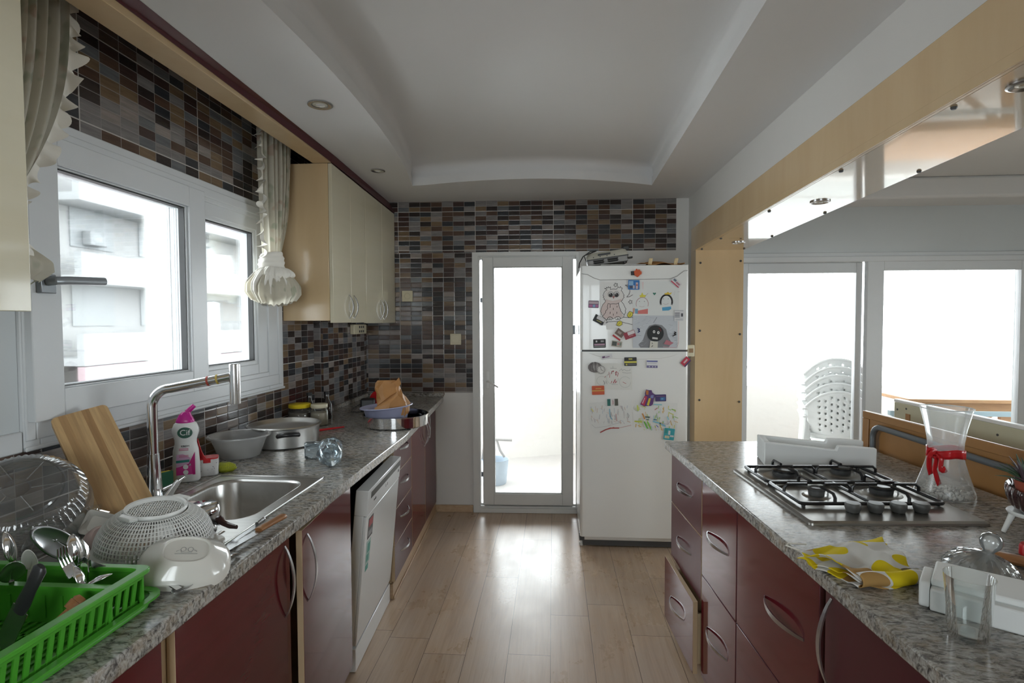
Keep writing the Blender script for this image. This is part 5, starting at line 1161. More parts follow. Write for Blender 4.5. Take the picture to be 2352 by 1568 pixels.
def cutlery(name, label, p, direction, L=0.19, bw=0.020, bl=0.062, fork=False, roll=0.0, mat=None, group=None):
    x = -Vector(direction).normalized(); up = Vector((0, 0, 1)); y = up.cross(x).normalized() if abs(x.z) < 0.99 else Vector((0, 1, 0)); z = x.cross(y)
    R3 = Matrix((x, y, z)).transposed() @ Matrix.Rotation(roll, 3, 'X')
    o = spoon_mesh(L, bw, bl, fork).build(name, mat or M['chrome'], None, angle=60, solid=0.0009 if not fork else 0)
    o.matrix_world = Matrix.Translation(p) @ R3.to_4x4(); tag(o, label, 'cutlery' if name != 'ladle' else 'ladle', group); return o
def lying(name, label, tip, end, z, **k):
    d = tip-end; cutlery(name, label, Vector((tip.x, tip.y, z)), (d.x, d.y, 0), L=d.length, **k)
lying('table_fork', 'steel fork lying under the oval dish along the worktop edge', at(470, 1330), at(548, 1274), ZC1+0.006, fork=True, bw=0.011, bl=0.055)
lying('table_spoon', 'steel spoon with its bowl peeping out below the oval dish', at(398, 1372), at(485, 1310), ZC1+0.009, bw=0.019, bl=0.055, mat=M['satin'])
lying('dessert_spoon', 'thin steel spoon handle reaching from the colander to the oval dish', at(300, 1330), at(412, 1364), ZC1+0.010, bw=0.016, bl=0.05)
# ---------------- dish rack with tray
RX0, RX1, RY0, RY1 = -1.175, -0.800, 0.600, 1.038
RZ0, RZ1 = TOP+0.012, TOP+0.084
t = thing('drip_tray', 'green plastic drip tray under the dish rack', 'tray')
mb = MB().loft([rr(RX0+0.01, RX1-0.022+0.012, RY0+0.01, RY1+0.012, 0.03, TOP+0.0006), rr(RX0+0.0, RX1-0.010, RY0, RY1+0.024, 0.035, TOP+0.016)], 0, True, False)
mb.build('basin', M['green'], t, solid=0.002, soff=-1)
def ringmesh(o_, i_, z0, z1): return MB().plate(o_, [i_], z0, z1)
ringmesh(rrect(RX0-0.014, RX1+0.002, RY0-0.014, RY1+0.038, 0.040), rrect(RX0+0.002, RX1-0.012, RY0+0.002, RY1+0.022, 0.033), TOP+0.0155, TOP+0.020).build('rim', M['green'], t, bevel=0.0015)
t = thing('dish_rack', 'green slatted plastic dish rack with a cutlery compartment', 'dish rack')
ringmesh(rrect(RX0, RX1, RY0, RY1, 0.020), rrect(RX0+0.018, RX1-0.020, RY0+0.018, RY1-0.018, 0.012), RZ1-0.009, RZ1).build('rim', M['green'], t, bevel=0.002)
def wall_slats(axis):
    mb = MB(); a0 = RY0+0.02; b0 = RY1-0.02
    for X in ((RX1-0.014,) if axis == 'front' else (RX0+0.012,)):
        mb.box(X-0.0022, X+0.0022, a0, b0, RZ1-0.020, RZ1-0.008); mb.box(X-0.012, X-0.008, a0, b0, RZ0, RZ0+0.008)
        y = a0
        while y < b0-0.004:
            mb.hexa([(X-0.012, y, RZ0), (X-0.008, y, RZ0), (X-0.008, y+0.0085, RZ0), (X-0.012, y+0.0085, RZ0), (X-0.0022, y, RZ1-0.012), (X+0.0022, y, RZ1-0.012), (X+0.0022, y+0.0085, RZ1-0.012), (X-0.0022, y+0.0085, RZ1-0.012)]); y += 0.0200
    return mb
wall_slats('front').build('slatted_side', M['green'], t); wall_slats('back').build('slatted_side', M['green'], t)
for Y in (RY0+0.012, RY1-0.012): MB().box(RX0+0.014, RX1-0.016, Y-0.002, Y+0.002, RZ0, RZ1-0.008).build('end_wall', M['green'], t)
mb = MB().box(RX0+0.014, RX1-0.016, 0.945, 0.949, RZ0, RZ1-0.004); mb.box(RX0+0.014, RX1-0.016, 0.939, 0.955, RZ1-0.006, RZ1-0.001); 
for k in range(9): mb.box(RX0+0.05+0.035*k, RX0+0.056+0.035*k, 0.943, 0.9449, RZ0+0.01, RZ1-0.02)
mb.build('divider', M['green'], t)
mb = MB()
for k in range(22):
    x = RX0+0.022+0.0155*k; mb.box(x, x+0.006, RY0+0.014, RY1-0.014, RZ0-0.003, RZ0+0.0005)
for y in (RY0+0.014, 0.75, 0.90, RY1-0.018): mb.box(RX0+0.014, RX1-0.016, y, y+0.006, RZ0-0.003, RZ0+0.0005)
mb.build('slatted_floor', M['green'], t)
GC = 'cutlery standing in the green rack'
def stand(name, label, foot, head, **k):
    f, h = Vector(foot), Vector(head); cutlery(name, label, h, h-f, L=(h-f).length, **k)
zf = RZ0+0.008
stand('serving_spoon', 'large serving spoon seen from its rounded back, in the cutlery compartment', pz(262, 1312, 0.960), pz(72, 1218, 1.050), bw=0.033, bl=0.095, roll=PI/2, mat=M['satin'], group=GC)
stand('table_fork', 'steel fork with upright tines in front of the serving spoon', (-0.90, 0.985, zf), pz(140, 1255, 1.035), fork=True, bw=0.012, bl=0.058, roll=0.4, group=GC)
stand('table_spoon', 'shiny spoon leaning toward the colander, highest of the rack cutlery', (-0.92, 1.008, zf), pz(165, 1228, 1.045), bw=0.021, bl=0.062, roll=PI+0.3, group=GC)
stand('table_fork', 'steel fork behind the leaning shiny spoon', (-0.90, 1.010, zf), pz(190, 1240, 1.035), fork=True, bw=0.012, bl=0.058, roll=2.8, group=GC)
stand('table_spoon', 'small spoon with its bowl low at the compartment corner', (-0.870, 0.975, zf), pz(172, 1300, 1.0), bw=0.016, bl=0.05, roll=PI, group=GC)
stand('dessert_spoon', 'spoon lying low across the compartment corner under the forks', (-0.95, 0.97, RZ0+0.03), pz(255, 1318, 0.985), bw=0.018, bl=0.055, roll=PI, group=GC)
stand('table_spoon', 'tall spoon with dull handle at the picture edge in the rack', (-1.02, 0.985, zf), pz(12, 1222, 1.06), bw=0.020, bl=0.060, roll=PI+0.2, group=GC)
stand('butter_knife', 'broad steel server with olive shaded blade in the rack', (-1.06, 0.985, zf), pz(30, 1290, 1.03), bw=0.022, bl=0.07, roll=PI, mat=M['satin'], group=GC)
stand('dessert_spoon', 'pale spoon with wooden looking bowl beside the serving spoon', (-1.03, 1.005, zf), pz(66, 1262, 1.03), bw=0.017, bl=0.05, roll=PI+0.5, mat=M['cer'], group=GC)
# black-handled knife, wooden spoon, plate and glass bits standing in the rack
def stuck(name, label, cat, foot, head, blen, bw, mats):
    f, h = Vector(foot), Vector(head); d = h-f; t = thing(name, label, cat, f, 0); F = frame_to(d, (0.2, 1, 0)); t.matrix_world = Matrix.Translation(f) @ F.to_4x4()
    L = d.length; mb = MB().plate([(-bw/2, 0.0), (bw/2, 0.01), (bw/2, blen), (-bw/2, blen)], [], -0.0007, 0.0007, T=lambda x, y, z: (z, x, y)); mb.build('blade', mats[0], t)
    MB().loft([[(a_*0.9*wd, c_*wd, z) for a_, c_ in [(math.cos(q)*0.6, math.sin(q)) for q in [2*PI*k/12 for k in range(12)]]] for z, wd in ((blen-0.005, 0.012), (blen+0.01, 0.014), (lerp(blen, L, .5), 0.012), (L-0.006, 0.013), (L, 0.008))]).build('handle', mats[1], t)
stuck('kitchen_knife', 'broad knife standing blade down with a black handle in the rack', 'knife', (-0.935, 0.850, RZ0+0.004), pz(95, 1300, 1.055), 0.085, 0.036, (M['satin'], M['black']))
stuck('wooden_spoon', 'brown wooden handle with metal end sticking out of the rack', 'spoon', pz(92, 1462, 0.925), pz(190, 1370, 0.968), 0.055, 0.010, (M['wood'], M['wood']))
t = thing('dinner_plate', 'grey-white dinner plate standing in the near end of the rack', 'plate', Vector((-1.00, 0.745, RZ0+0.062)), 0, rot=(math.radians(52), 0, math.radians(18)))
MB().lathe([(0, 0.003), (0.055, 0.003), (0.085, 0.012), (0.096, 0.015), (0.097, 0.012), (0.06, -0.001), (0, -0.001)], 56, (0, 0, 0)).build('dish', M['cer'], t, angle=40)
# ================================================================== fridge-freezer and everything stuck on it
FRX0, FRX1, FRY = 0.1685, 0.8360, 3.500
fu = lambda px: FRX0 + (px-1333)*0.002668
fv = lambda py: 1.8055 - (py-608)*0.00270
t = thing('refrigerator', 'tall white fridge-freezer covered with magnets and drawings', 'refrigerator', (0, 0, 0))
MB().box(FRX0+0.004, FRX1-0.004, FRY+0.052, 4.125, 0.045, 1.795).build('cabinet', M['white'], t, bevel=0.008)
def fdoor(z0, z1, r=0.018):
    P = [(FRX0, FRY+0.05), (FRX0, FRY+r)] + [(FRX0+r-r*math.cos(a), FRY+r-r*math.sin(a)) for a in [PI/2*i/5 for i in range(1, 6)]] + [(FRX1-r+r*math.sin(a), FRY+r-r*math.cos(a)) for a in [PI/2*i/5 for i in range(0, 6)]] + [(FRX1, FRY+0.05)]
    return MB().plate(P, [], z0, z1)
fz = fdoor(1.279, 1.805).build('freezer_door', M['white'], t, bevel=0.005)
fr = fdoor(0.088, 1.268).build('fridge_door', M['white'], t, bevel=0.005)
MB().box(FRX0+0.01, FRX1-0.01, FRY+0.012, FRY+0.05, 1.2682, 1.2788).build('door_gap', M['dark'], t)
MB().tube([(fu(1336), FRY-0.0005, fv(626)), (fu(1350), FRY-0.0005, fv(628)), (fu(1366), FRY-0.0005, fv(637)), (fu(1380), FRY-0.0005, fv(641)), (fu(1540), FRY-0.0005, fv(640)), (fu(1556), FRY-0.0005, fv(634)), (fu(1572), FRY-0.0005, fv(622)), (fu(1580), FRY-0.0005, fv(621))], 0.0022, 6).build('handle_line', M['grey_pl'], fz)
P = [(fu(1352), fv(810)), (fu(1375), fv(818)), (fu(1400), fv(823)), (fu(1460), fv(825)), (fu(1520), fv(823)), (fu(1545), fv(818)), (fu(1566), fv(810))]
MB().plate([(x, z) for x, z in P], [], 0, 0.004, T=lambda x, z, h: (x, FRY-h, z)).build('handle_scoop', M['white'], fr, bevel=0.002)
MB().box(FRX0+0.02, FRX1-0.02, FRY+0.055, FRY+0.07, 0.012, 0.085).build('base_grille', M['dark'], t)
for x in (FRX0+0.012, FRX1-0.035):
    MB().lathe([(0, 0.001), (0.014, 0.001), (0.015, 0.018), (0.009, 0.022), (0.009, 0.045), (0, 0.045)], 16, (x, FRY+0.085, 0)).build('foot', M['white_pl'] if x < 0.5 else M['black'], t)
MB().box(FRX0-0.003, FRX0+0.030, FRY+0.045, FRY+0.085, 0.046, 0.095).build('hinge', M['dark'], t)
# child lock box
t = thing('fridge_lock', 'small cream plastic lock box at the fridge edge by the beige jamb', 'lock', (FRX1+0.0005, FRY+0.03, 1.272))
MB().box(0, 0.045, 0, 0.03, -0.036, 0.036).build('housing', M['socket'], t, bevel=0.004)
MB().box(0.012, 0.036, -0.003, 0, -0.012, 0.014).build('button', plain('tan_plastic', (0.35, 0.22, 0.12), 0.4), t)

COL = {}
def pc(c):
    c = tuple(round(q, 3) for q in c)
    if c not in COL: COL[c] = plain('print_%d' % len(COL), c, 0.55)
    return COL[c]
class Flat:
    """a flat sheet on the fridge front; later shapes lie a hair in front of earlier ones"""
    def __init__(s, y=FRY-0.0006): s.mb = MB(); s.mats = []; s.k = 0; s.y = y
    def mi(s, c):
        m = pc(c)
        if m not in s.mats: s.mats.append(m)
        return s.mats.index(m)
    def poly(s, P, c):
        """P in picture pixels"""
        s.k += 1; y = s.y - 0.00006*s.k
        tri = tessellate_polygon([[Vector((a, -b, 0)) for a, b in P]]); vs = [(fu(a), y, fv(b)) for a, b in P]
        fs = []
        for q in tri:
            A, B, D = (vs[i] for i in q); s_ = (B[0]-A[0])*(D[2]-A[2]) - (B[2]-A[2])*(D[0]-A[0]); fs.append(tuple(q) if s_ > 0 else (q[0], q[2], q[1]))
        s.mb.add(vs, fs, s.mi(c)); return s
    def line(s, P, w, c):
        s.k += 1; y = s.y - 0.00006*s.k; m = s.mi(c)
        for (a, b), (d, e) in zip(P, P[1:]):
            L = math.hypot(d-a, e-b) or 1; nx, ny = -(e-b)/L*w/2, (d-a)/L*w/2; ex, ey = (d-a)/L*w*0.3, (e-b)/L*w*0.3
            q = [(a-ex+nx, b-ey+ny), (d+ex+nx, e+ey+ny), (d+ex-nx, e+ey-ny), (a-ex-nx, b-ey-ny)]
            s.mb.add([(fu(p), y, fv(r)) for p, r in q], [(0, 1, 2, 3)], m)
        return s
    def disc(s, x, y, r, c, ry=None, n=22): return s.poly([(x+r*math.cos(2*PI*k/n), y+(ry or r)*math.sin(2*PI*k/n)) for k in range(n)], c)
    def sheet(s, P, c, th=0.0004):
        s.mb.plate([(fu(a), fv(b)) for a, b in P], [], 0, th, s.mi(c), T=lambda x, z, h: (x, s.y+0.0004-h, z)); return s
    def done(s, name, label, cat, group=None): return tag(s.mb.build(name, s.mats, None, flat=True), label, cat, group)
z3 = lambda x, y: (1330 + x/7.1276, 600 + y/7.1276)
z4 = lambda x, y: (1330 + x/6.8172, 800 + y/6.8172)
Z3 = lambda *P: [z3(*p) for p in P]
INK, WH, YL = (0.03, 0.025, 0.025), (0.70, 0.69, 0.67), (0.62, 0.55, 0.06)
GD = 'children drawings on the fridge'
# owl colouring page
f = Flat(); f.sheet(Z3((343, 312), (893, 305), (893, 1110), (455, 1110), (455, 1040), (343, 1040)), WH)
pk = (0.60, 0.49, 0.46)
f.poly(Z3((440, 560), (735, 560), (710, 640), (660, 680), (690, 800), (740, 900), (430, 930), (360, 800), (385, 720), (440, 650)), pk)
f.poly(Z3((465, 455), (522, 450), (620, 445), (700, 470), (750, 570), (735, 600), (560, 640), (412, 600), (400, 560)), (0.66, 0.62, 0.59))
for P in (((465, 455), (425, 432), (462, 432), (455, 412), (485, 425), (487, 403), (508, 422), (522, 408), (522, 450), (570, 440), (620, 445), (650, 408), (668, 425), (690, 402), (695, 425), (718, 428), (700, 470), (722, 492), (735, 525), (750, 545), (738, 560), (750, 580), (730, 600), (725, 625), (700, 640)),
          ((465, 455), (430, 480), (412, 510), (400, 550), (415, 565), (402, 580), (425, 600), (415, 615), (440, 625), (440, 650)),
          ((440, 650), (395, 700), (372, 760), (360, 810), (372, 830), (370, 850), (385, 865), (390, 890), (440, 935)), ((480, 690), (470, 740), (480, 755), (462, 790), (445, 800), (445, 830), (425, 850), (412, 870), (395, 890)),
          ((480, 680), (520, 690), (570, 686), (620, 690), (660, 672)), ((700, 645), (740, 690), (760, 740), (778, 770), (768, 800), (775, 830), (755, 860), (742, 905)),
          ((660, 675), (668, 740), (690, 780), (690, 800), (715, 830), (720, 845), (750, 865)),
          ((440, 935), (470, 950), (475, 930), (490, 905), (520, 900), (550, 910), (562, 935), (605, 915), (620, 900), (655, 895), (685, 910), (690, 930), (740, 908), (830, 915), (893, 912)),
          ((480, 930), (490, 950), (510, 950), (515, 920)), ((515, 925), (525, 950), (545, 950), (548, 920)), ((610, 930), (620, 948), (640, 948), (645, 918)), ((645, 920), (655, 948), (680, 945), (684, 925)),
          ((455, 950), (470, 985), (460, 1005)), ((445, 1000), (500, 980), (600, 975), (720, 990), (800, 1008), (885, 1030)),
          ((518, 700), (516, 750)), ((518, 820), (516, 850)), ((572, 755), (572, 785)), ((572, 850), (572, 880)), ((632, 720), (632, 745)), ((628, 820), (628, 850)),
          ((840, 445), (842, 490), (830, 530), (790, 576), (840, 570), (888, 540)), ((768, 378), (800, 380), (830, 375)), ((768, 382), (810, 412))):
    f.line(Z3(*P), 1.0, INK)
for cx_, cy_ in ((610, 377), (852, 657)):
    f.line([z3(cx_+(36 if k % 2 else 18)*math.cos(2*PI*k/10), cy_+(36 if k % 2 else 18)*math.sin(2*PI*k/10)) for k in range(11)], 0.8, INK)
for cx_ in (527, 622):
    f.disc(*z3(cx_, 530), 47/7.13, INK); f.disc(*z3(cx_, 530), 41/7.13, WH); f.disc(*z3(cx_, 538), 34/7.13, INK); f.disc(*z3(cx_-10, 522), 8/7.13, WH)
f.poly(Z3((555, 560), (595, 560), (575, 606)), (0.35, 0.12, 0.11))
for P in (((800, 880), (815, 840), (840, 810), (890, 830), (888, 880), (850, 915), (815, 905)), ((620, 1040), (640, 985), (680, 965), (715, 985), (715, 1030), (670, 1055))):
    f.poly(Z3(*P), YL); f.line(Z3(*P, P[0]), 0.9, INK)
f.line(Z3((640, 1040), (690, 990)), 0.7, INK); f.line(Z3((840, 890), (860, 845)), 0.7, INK)
f.done('owl_drawing', 'coloured-in owl on a branch, paper sheet on the freezer door', 'drawing', GD)
# two crowned faces
f = Flat(FRY-0.0016); f.sheet(Z3((893, 325), (1640, 325), (1640, 880), (893, 880)), (0.66, 0.67, 0.65))
def hair(cx_, cy_, rx, ry, w, c): f.line([z3(cx_+rx*math.cos(a), cy_-ry*math.sin(a)) for a in [PI*(-0.12+1.24*k/18) for k in range(19)]], w, c)
hair(1045, 690, 100, 105, 1.6, (0.62, 0.42, 0.43)); hair(1440, 660, 95, 115, 4.0, (0.22, 0.21, 0.21))
f.poly(Z3((1000, 550), (1025, 545), (1045, 500), (1065, 545), (1105, 545), (1095, 580), (1010, 580)), YL); f.line(Z3((1100, 560), (1140, 515)), 0.8, (0.35, 0.34, 0.36))
f.poly(Z3((1405, 520), (1440, 515), (1465, 495), (1490, 520), (1530, 500), (1510, 540), (1415, 540)), (0.66, 0.46, 0.04))
f.poly(Z3((1215, 515), (1230, 505), (1243, 516), (1258, 505), (1273, 518), (1245, 552)), (0.03, 0.16, 0.11))
f.poly(Z3((975, 800), (1140, 770), (1138, 855), (960, 855)), (0.60, 0.17, 0.15)); f.poly(Z3((925, 770), (975, 770), (975, 850), (930, 850)), (0.16, 0.33, 0.45)); f.poly(Z3((895, 760), (925, 760), (915, 850), (893, 850)), (0.60, 0.30, 0.20))
f.poly(Z3((1370, 750), (1515, 735), (1520, 775), (1480, 800), (1375, 805)), (0.08, 0.32, 0.52))
for cx_, cy_ in ((1040, 710), (1430, 670)):
    f.line([z3(cx_+45*math.cos(a), cy_+30*math.sin(a)) for a in [PI*(0.15+0.7*k/8) for k in range(9)]], 0.6, (0.45, 0.30, 0.30)); f.disc(*z3(cx_-40, cy_-60), 0.8, INK); f.disc(*z3(cx_+40, cy_-60), 0.8, INK)
f.poly(Z3((1035, 330), (1070, 330), (1060, 450), (1050, 450)), (0.68, 0.56, 0.54)); f.line(Z3((1580, 480), (1560, 560)), 0.5, (0.5, 0.47, 0.47)); f.line(Z3((1640, 490), (1620, 500), (1660, 495)), 0.5, (0.5, 0.47, 0.47))
f.done('faces_drawing', 'two crowned smiling faces drawn in crayon, sheet on the freezer door', 'drawing', GD)
# dark hooded head
f = Flat(FRY-0.0028); f.sheet(Z3((895, 878), (1622, 885), (1622, 1418), (895, 1412)), (0.50, 0.52, 0.55))
rnd = random.Random(8)
f.poly(Z3((985, 1360), (1060, 1280), (1110, 1130), (1160, 1050), (1260, 1020), (1370, 1040), (1440, 1110), (1470, 1230), (1530, 1330), (1480, 1410), (1020, 1410)), (0.20, 0.20, 0.21))
for k in range(70):
    x, y = rnd.uniform(905, 1600), rnd.uniform(900, 1395); a = rnd.uniform(-0.9, 0.2); L = rnd.uniform(25, 90)
    if 1080 < x < 1460 and y > 1030: continue
    f.line(Z3((x, y), (x+L*math.cos(a), min(1410, max(885, y+L*math.sin(a))))), rnd.uniform(0.4, 1.0), rnd.choice([(0.36, 0.39, 0.45), (0.30, 0.31, 0.34), (0.62, 0.63, 0.65), (0.42, 0.43, 0.46)]))
f.poly(Z3((1180, 1300), (1305, 1310), (1300, 1415), (1165, 1415)), (0.58, 0.56, 0.49)); f.disc(*z3(1262, 1175), 137/7.13, (0.018, 0.02, 0.02), 133/7.13)
for cx_, cy_ in ((1240, 1148), (1310, 1163)): f.disc(*z3(cx_, cy_), 20/7.13, WH, 24/7.13); f.disc(*z3(cx_, cy_), 9/7.13, INK)
f.poly(Z3((1215, 1235), (1300, 1245), (1298, 1275), (1212, 1265)), WH); f.line(Z3((1235, 1238), (1233, 1268)), 0.6, INK); f.line(Z3((1258, 1240), (1256, 1270)), 0.6, INK); f.line(Z3((1280, 1242), (1278, 1272)), 0.6, INK)
f.line(Z3((1320, 1090), (1345, 1100), (1350, 1140)), 2.0, (0.14, 0.02, 0.02)); f.line(Z3((1205, 1330), (1215, 1345)), 1.2, INK); f.line(Z3((1200, 1395), (1222, 1375)), 1.2, INK)
f.line(Z3((970, 1095), (1000, 1105), (985, 1130), (1005, 1140), (975, 1160)), 2.0, (0.03, 0.03, 0.16)); f.line(Z3((1575, 1150), (1595, 1165), (1570, 1180), (1595, 1195), (1545, 1220)), 2.4, INK)
f.poly(Z3((1440, 1280), (1560, 1330), (1500, 1370), (1400, 1350)), (0.45, 0.16, 0.19)); f.line(Z3((1640, 980), (1640, 1330), (1615, 1400)), 0.9, (0.60, 0.35, 0.36)); f.line(Z3((1390, 1395), (1600, 1410)), 0.9, (0.60, 0.30, 0.32)); f.line(Z3((1230, 1000), (1285, 910)), 1.0, (0.14, 0.14, 0.16))
f.done('hood_drawing', 'black round head with white eyes under a grey hood, sheet on the freezer door', 'drawing', GD)
# line drawing on the lower door
Z4 = lambda *P: [z4(*p) for p in P]
f = Flat(); f.sheet(Z4((255, 230), (848, 235), (850, 655), (255, 650)), (0.66, 0.65, 0.61))
gy, rd = (0.28, 0.27, 0.27), (0.42, 0.06, 0.08)
for P, c, w_ in ((((520, 400), (525, 365), (550, 355), (555, 365)), rd, 1.6), (((590, 420), (590, 375), (600, 365)), rd, 2.2), (((615, 440), (625, 390), (615, 375)), rd, 1.2), (((470, 420), (480, 370)), rd, 0.8), (((490, 460), (495, 395)), rd, 0.8), (((550, 545), (580, 490)), rd, 1.8), (((580, 545), (595, 515)), rd, 1.8), (((515, 545), (525, 515)), rd, 1.2), (((700, 530), (750, 555)), rd, 1.0),
                 (((640, 355), (680, 320), (690, 350), (720, 330), (760, 350), (810, 345), (815, 320)), gy, 0.7), (((690, 375), (760, 390), (830, 385)), gy, 0.7), (((540, 275), (545, 310), (500, 310), (600, 312)), gy, 0.6), (((415, 455), (425, 440)), rd, 1.2), (((390, 510), (410, 540), (405, 570)), gy, 1.2), (((430, 510), (450, 560)), gy, 0.8), (((525, 570), (620, 570)), gy, 0.5)):
    f.line(Z4(*P), w_, c)
for cx_, cy_, r in ((735, 530, 90), (360, 510, 75), (535, 470, 95)): f.line([z4(cx_+r*math.cos(2*PI*k/20), cy_+r*0.95*math.sin(2*PI*k/20)) for k in range(19)], 0.6, (0.42, 0.44, 0.42))
f.done('pencil_drawing', 'pencil and red crayon drawing on cream paper, highest on the lower fridge door', 'drawing', GD)
def crayon(name, label, P, lines, seed, cols, n, box, y=FRY-0.0006):
    f = Flat(y); f.sheet(Z4(*P), (0.68, 0.68, 0.66)); rnd = random.Random(seed)
    for k in range(n):
        x, yy = rnd.uniform(box[0], box[1]), rnd.uniform(box[2], box[3]); a = rnd.choice([1.5, 1.3, 1.7, 0.4]); L = rnd.uniform(25, 75)
        x2, y2 = x+L*math.cos(a), min(box[3]+10, yy+L*math.sin(a)); f.line(Z4((x, yy), (x2, y2)), rnd.uniform(0.9, 2.4), rnd.choice(cols))
    for Q, w_, c in lines: f.line(Z4(*Q), w_, c)
    return f.done(name, label, 'drawing', GD)
crayon('crayon_drawing', 'crumpled crayon sheet with a long red stroke, under the green striped magnet', [(165, 870), (840, 805), (850, 1325), (285, 1385), (210, 1340), (150, 1110)],
       [(((345, 1335), (420, 1295), (500, 1265), (640, 1262)), 2.6, (0.36, 0.05, 0.05)), (((430, 1290), (560, 1255)), 2.2, (0.40, 0.06, 0.05)), (((640, 1262), (830, 1215)), 1.0, (0.55, 0.30, 0.30)), (((490, 960), (500, 1080), (530, 1125)), 2.2, (0.22, 0.42, 0.52)), (((590, 1040), (605, 1150)), 1.6, (0.50, 0.26, 0.24)), (((200, 960), (230, 1000)), 2.6, (0.66, 0.60, 0.25)), (((205, 1210), (260, 1260), (430, 1240), (640, 1180)), 0.7, (0.42, 0.42, 0.42)), (((770, 1030), (790, 1100), (800, 1060), (775, 1020)), 0.8, (0.3, 0.3, 0.3))], 3, [(0.48, 0.47, 0.47), (0.55, 0.50, 0.50), (0.50, 0.54, 0.58), (0.58, 0.46, 0.40)], 46, (190, 800, 900, 1180))
crayon('crayon_drawing', 'bright yellow, green and blue crayon sheet, beside the crumpled one', [(900, 820), (1560, 860), (1555, 1330), (880, 1325), (858, 1010)],
       [(((890, 1150), (1000, 1160)), 3.0, (0.50, 0.52, 0.05)), (((1040, 1160), (1090, 1260)), 3.2, (0.12, 0.42, 0.05)), (((1090, 1160), (1140, 1260)), 3.0, (0.22, 0.50, 0.06)), (((1010, 1030), (1045, 1110)), 3.0, (0.55, 0.25, 0.06)), (((1060, 1080), (1120, 1085)), 3.4, (0.10, 0.15, 0.13)), (((1075, 1120), (1110, 1125)), 2.4, (0.10, 0.15, 0.13)), (((1180, 1150), (1290, 1180), (1370, 1225)), 3.2, (0.20, 0.45, 0.58)), (((1190, 1120), (1230, 1125)), 2.4, (0.05, 0.16, 0.30)), (((1190, 880), (1310, 885)), 2.6, (0.25, 0.50, 0.55)), (((1400, 1075), (1420, 1120)), 3.0, (0.30, 0.55, 0.62)), (((1205, 965), (1245, 935)), 2.0, (0.50, 0.20, 0.20)), (((1230, 1210), (1260, 1240)), 1.8, (0.12, 0.12, 0.42)), (((930, 900), (940, 980)), 3.0, (0.50, 0.58, 0.10)), (((1310, 1180), (1410, 1195), (1450, 1140)), 0.8, (0.3, 0.3, 0.38))], 5,
       [(0.66, 0.58, 0.14), (0.58, 0.60, 0.15), (0.30, 0.52, 0.12), (0.62, 0.42, 0.16), (0.62, 0.62, 0.40), (0.60, 0.55, 0.62), (0.42, 0.58, 0.66)], 75, (900, 1530, 900, 1280), FRY-0.0016)
# magnets
GM = 'magnets on the fridge'
def magnet(label, cx_, cy_, w_, h_, rot, base, shapes, y=FRY-0.0044, name='fridge_magnet'):
    """w,h in picture pixels; shapes: (colour, x0, y0, x1, y1) in -1..1"""
    f = Flat(y); c_, s_ = math.cos(math.radians(rot)), math.sin(math.radians(rot))
    q = lambda a, b: (cx_ + a*w_/2*c_ - b*h_/2*s_, cy_ + a*w_/2*s_ + b*h_/2*c_)
    f.sheet([q(a, b) for a, b in ((-0.93, -1), (0.93, -1), (1, -0.9), (1, 0.9), (0.93, 1), (-0.93, 1), (-1, 0.9), (-1, -0.9))], base, 0.0016); f.y -= 0.0013
    for c, x0, y0, x1, y1 in shapes: f.poly([q(x0, y0), q(x1, y0), q(x1, y1), q(x0, y1)], c)
    return f.done(name, label, 'magnet', GM)
BK, GY, RD, PU = (0.03, 0.03, 0.032), (0.45, 0.45, 0.45), (0.50, 0.03, 0.05), (0.10, 0.04, 0.16)
magnet('blue photo magnet on the top corner of the owl sheet', 1457, 653, 26, 22, 1, (0.03, 0.16, 0.42), [((0.25, 0.42, 0.60), -0.9, -0.8, -0.1, 0.1), ((0.06, 0.06, 0.10), -0.7, 0.2, -0.2, 0.7), ((0.45, 0.42, 0.44), -0.15, 0.1, 0.15, 0.8), ((0.55, 0.42, 0.42), 0.35, -0.5, 0.75, 0.85), ((0.35, 0.10, 0.10), 0.4, -0.1, 0.7, 0.2)])
magnet('white magnet with red stripe at the far top corner of the freezer door', 1554, 649, 24, 12, 42, (0.62, 0.60, 0.60), [((0.12, 0.16, 0.20), -0.8, -0.8, -0.2, 0.0), ((0.40, 0.20, 0.24), -0.1, -0.5, 0.8, 0.2), ((0.50, 0.04, 0.08), -0.95, 0.55, 0.95, 0.95)])
magnet('purple and pink timetable magnet beside the owl', 1364, 697, 24, 17, 2, (0.16, 0.12, 0.16), [((0.48, 0.38, 0.42), -0.9, -0.75, 0.9, -0.1), ((0.45, 0.16, 0.32), -0.9, 0.1, -0.2, 0.8), ((0.24, 0.34, 0.52), -0.15, 0.1, 0.35, 0.8), ((0.45, 0.16, 0.32), 0.4, 0.1, 0.9, 0.8)])
magnet('tilted black and white card magnet at the owl sheet corner', 1377, 733, 26, 17, 28, BK, [((0.62, 0.60, 0.60), -0.55, -0.95, 0.95, 0.0), ((0.30, 0.28, 0.10), -0.4, 0.25, 0.6, 0.5)])
magnet('brown photo magnet with red edge below the owl', 1423, 767, 22, 24, 36, (0.60, 0.58, 0.54), [((0.16, 0.11, 0.09), -0.9, -0.95, 0.9, 0.3), ((0.35, 0.28, 0.25), -0.5, -0.6, 0.3, -0.1), ((0.42, 0.03, 0.04), -0.95, 0.62, 0.95, 0.95)])
magnet('dark red and white magnet below the owl', 1448, 768, 26, 16, -20, (0.30, 0.04, 0.06), [((0.62, 0.58, 0.58), -0.3, -0.9, 0.95, 0.05), ((0.45, 0.20, 0.20), -0.2, 0.25, 0.6, 0.5)], FRY-0.0062)
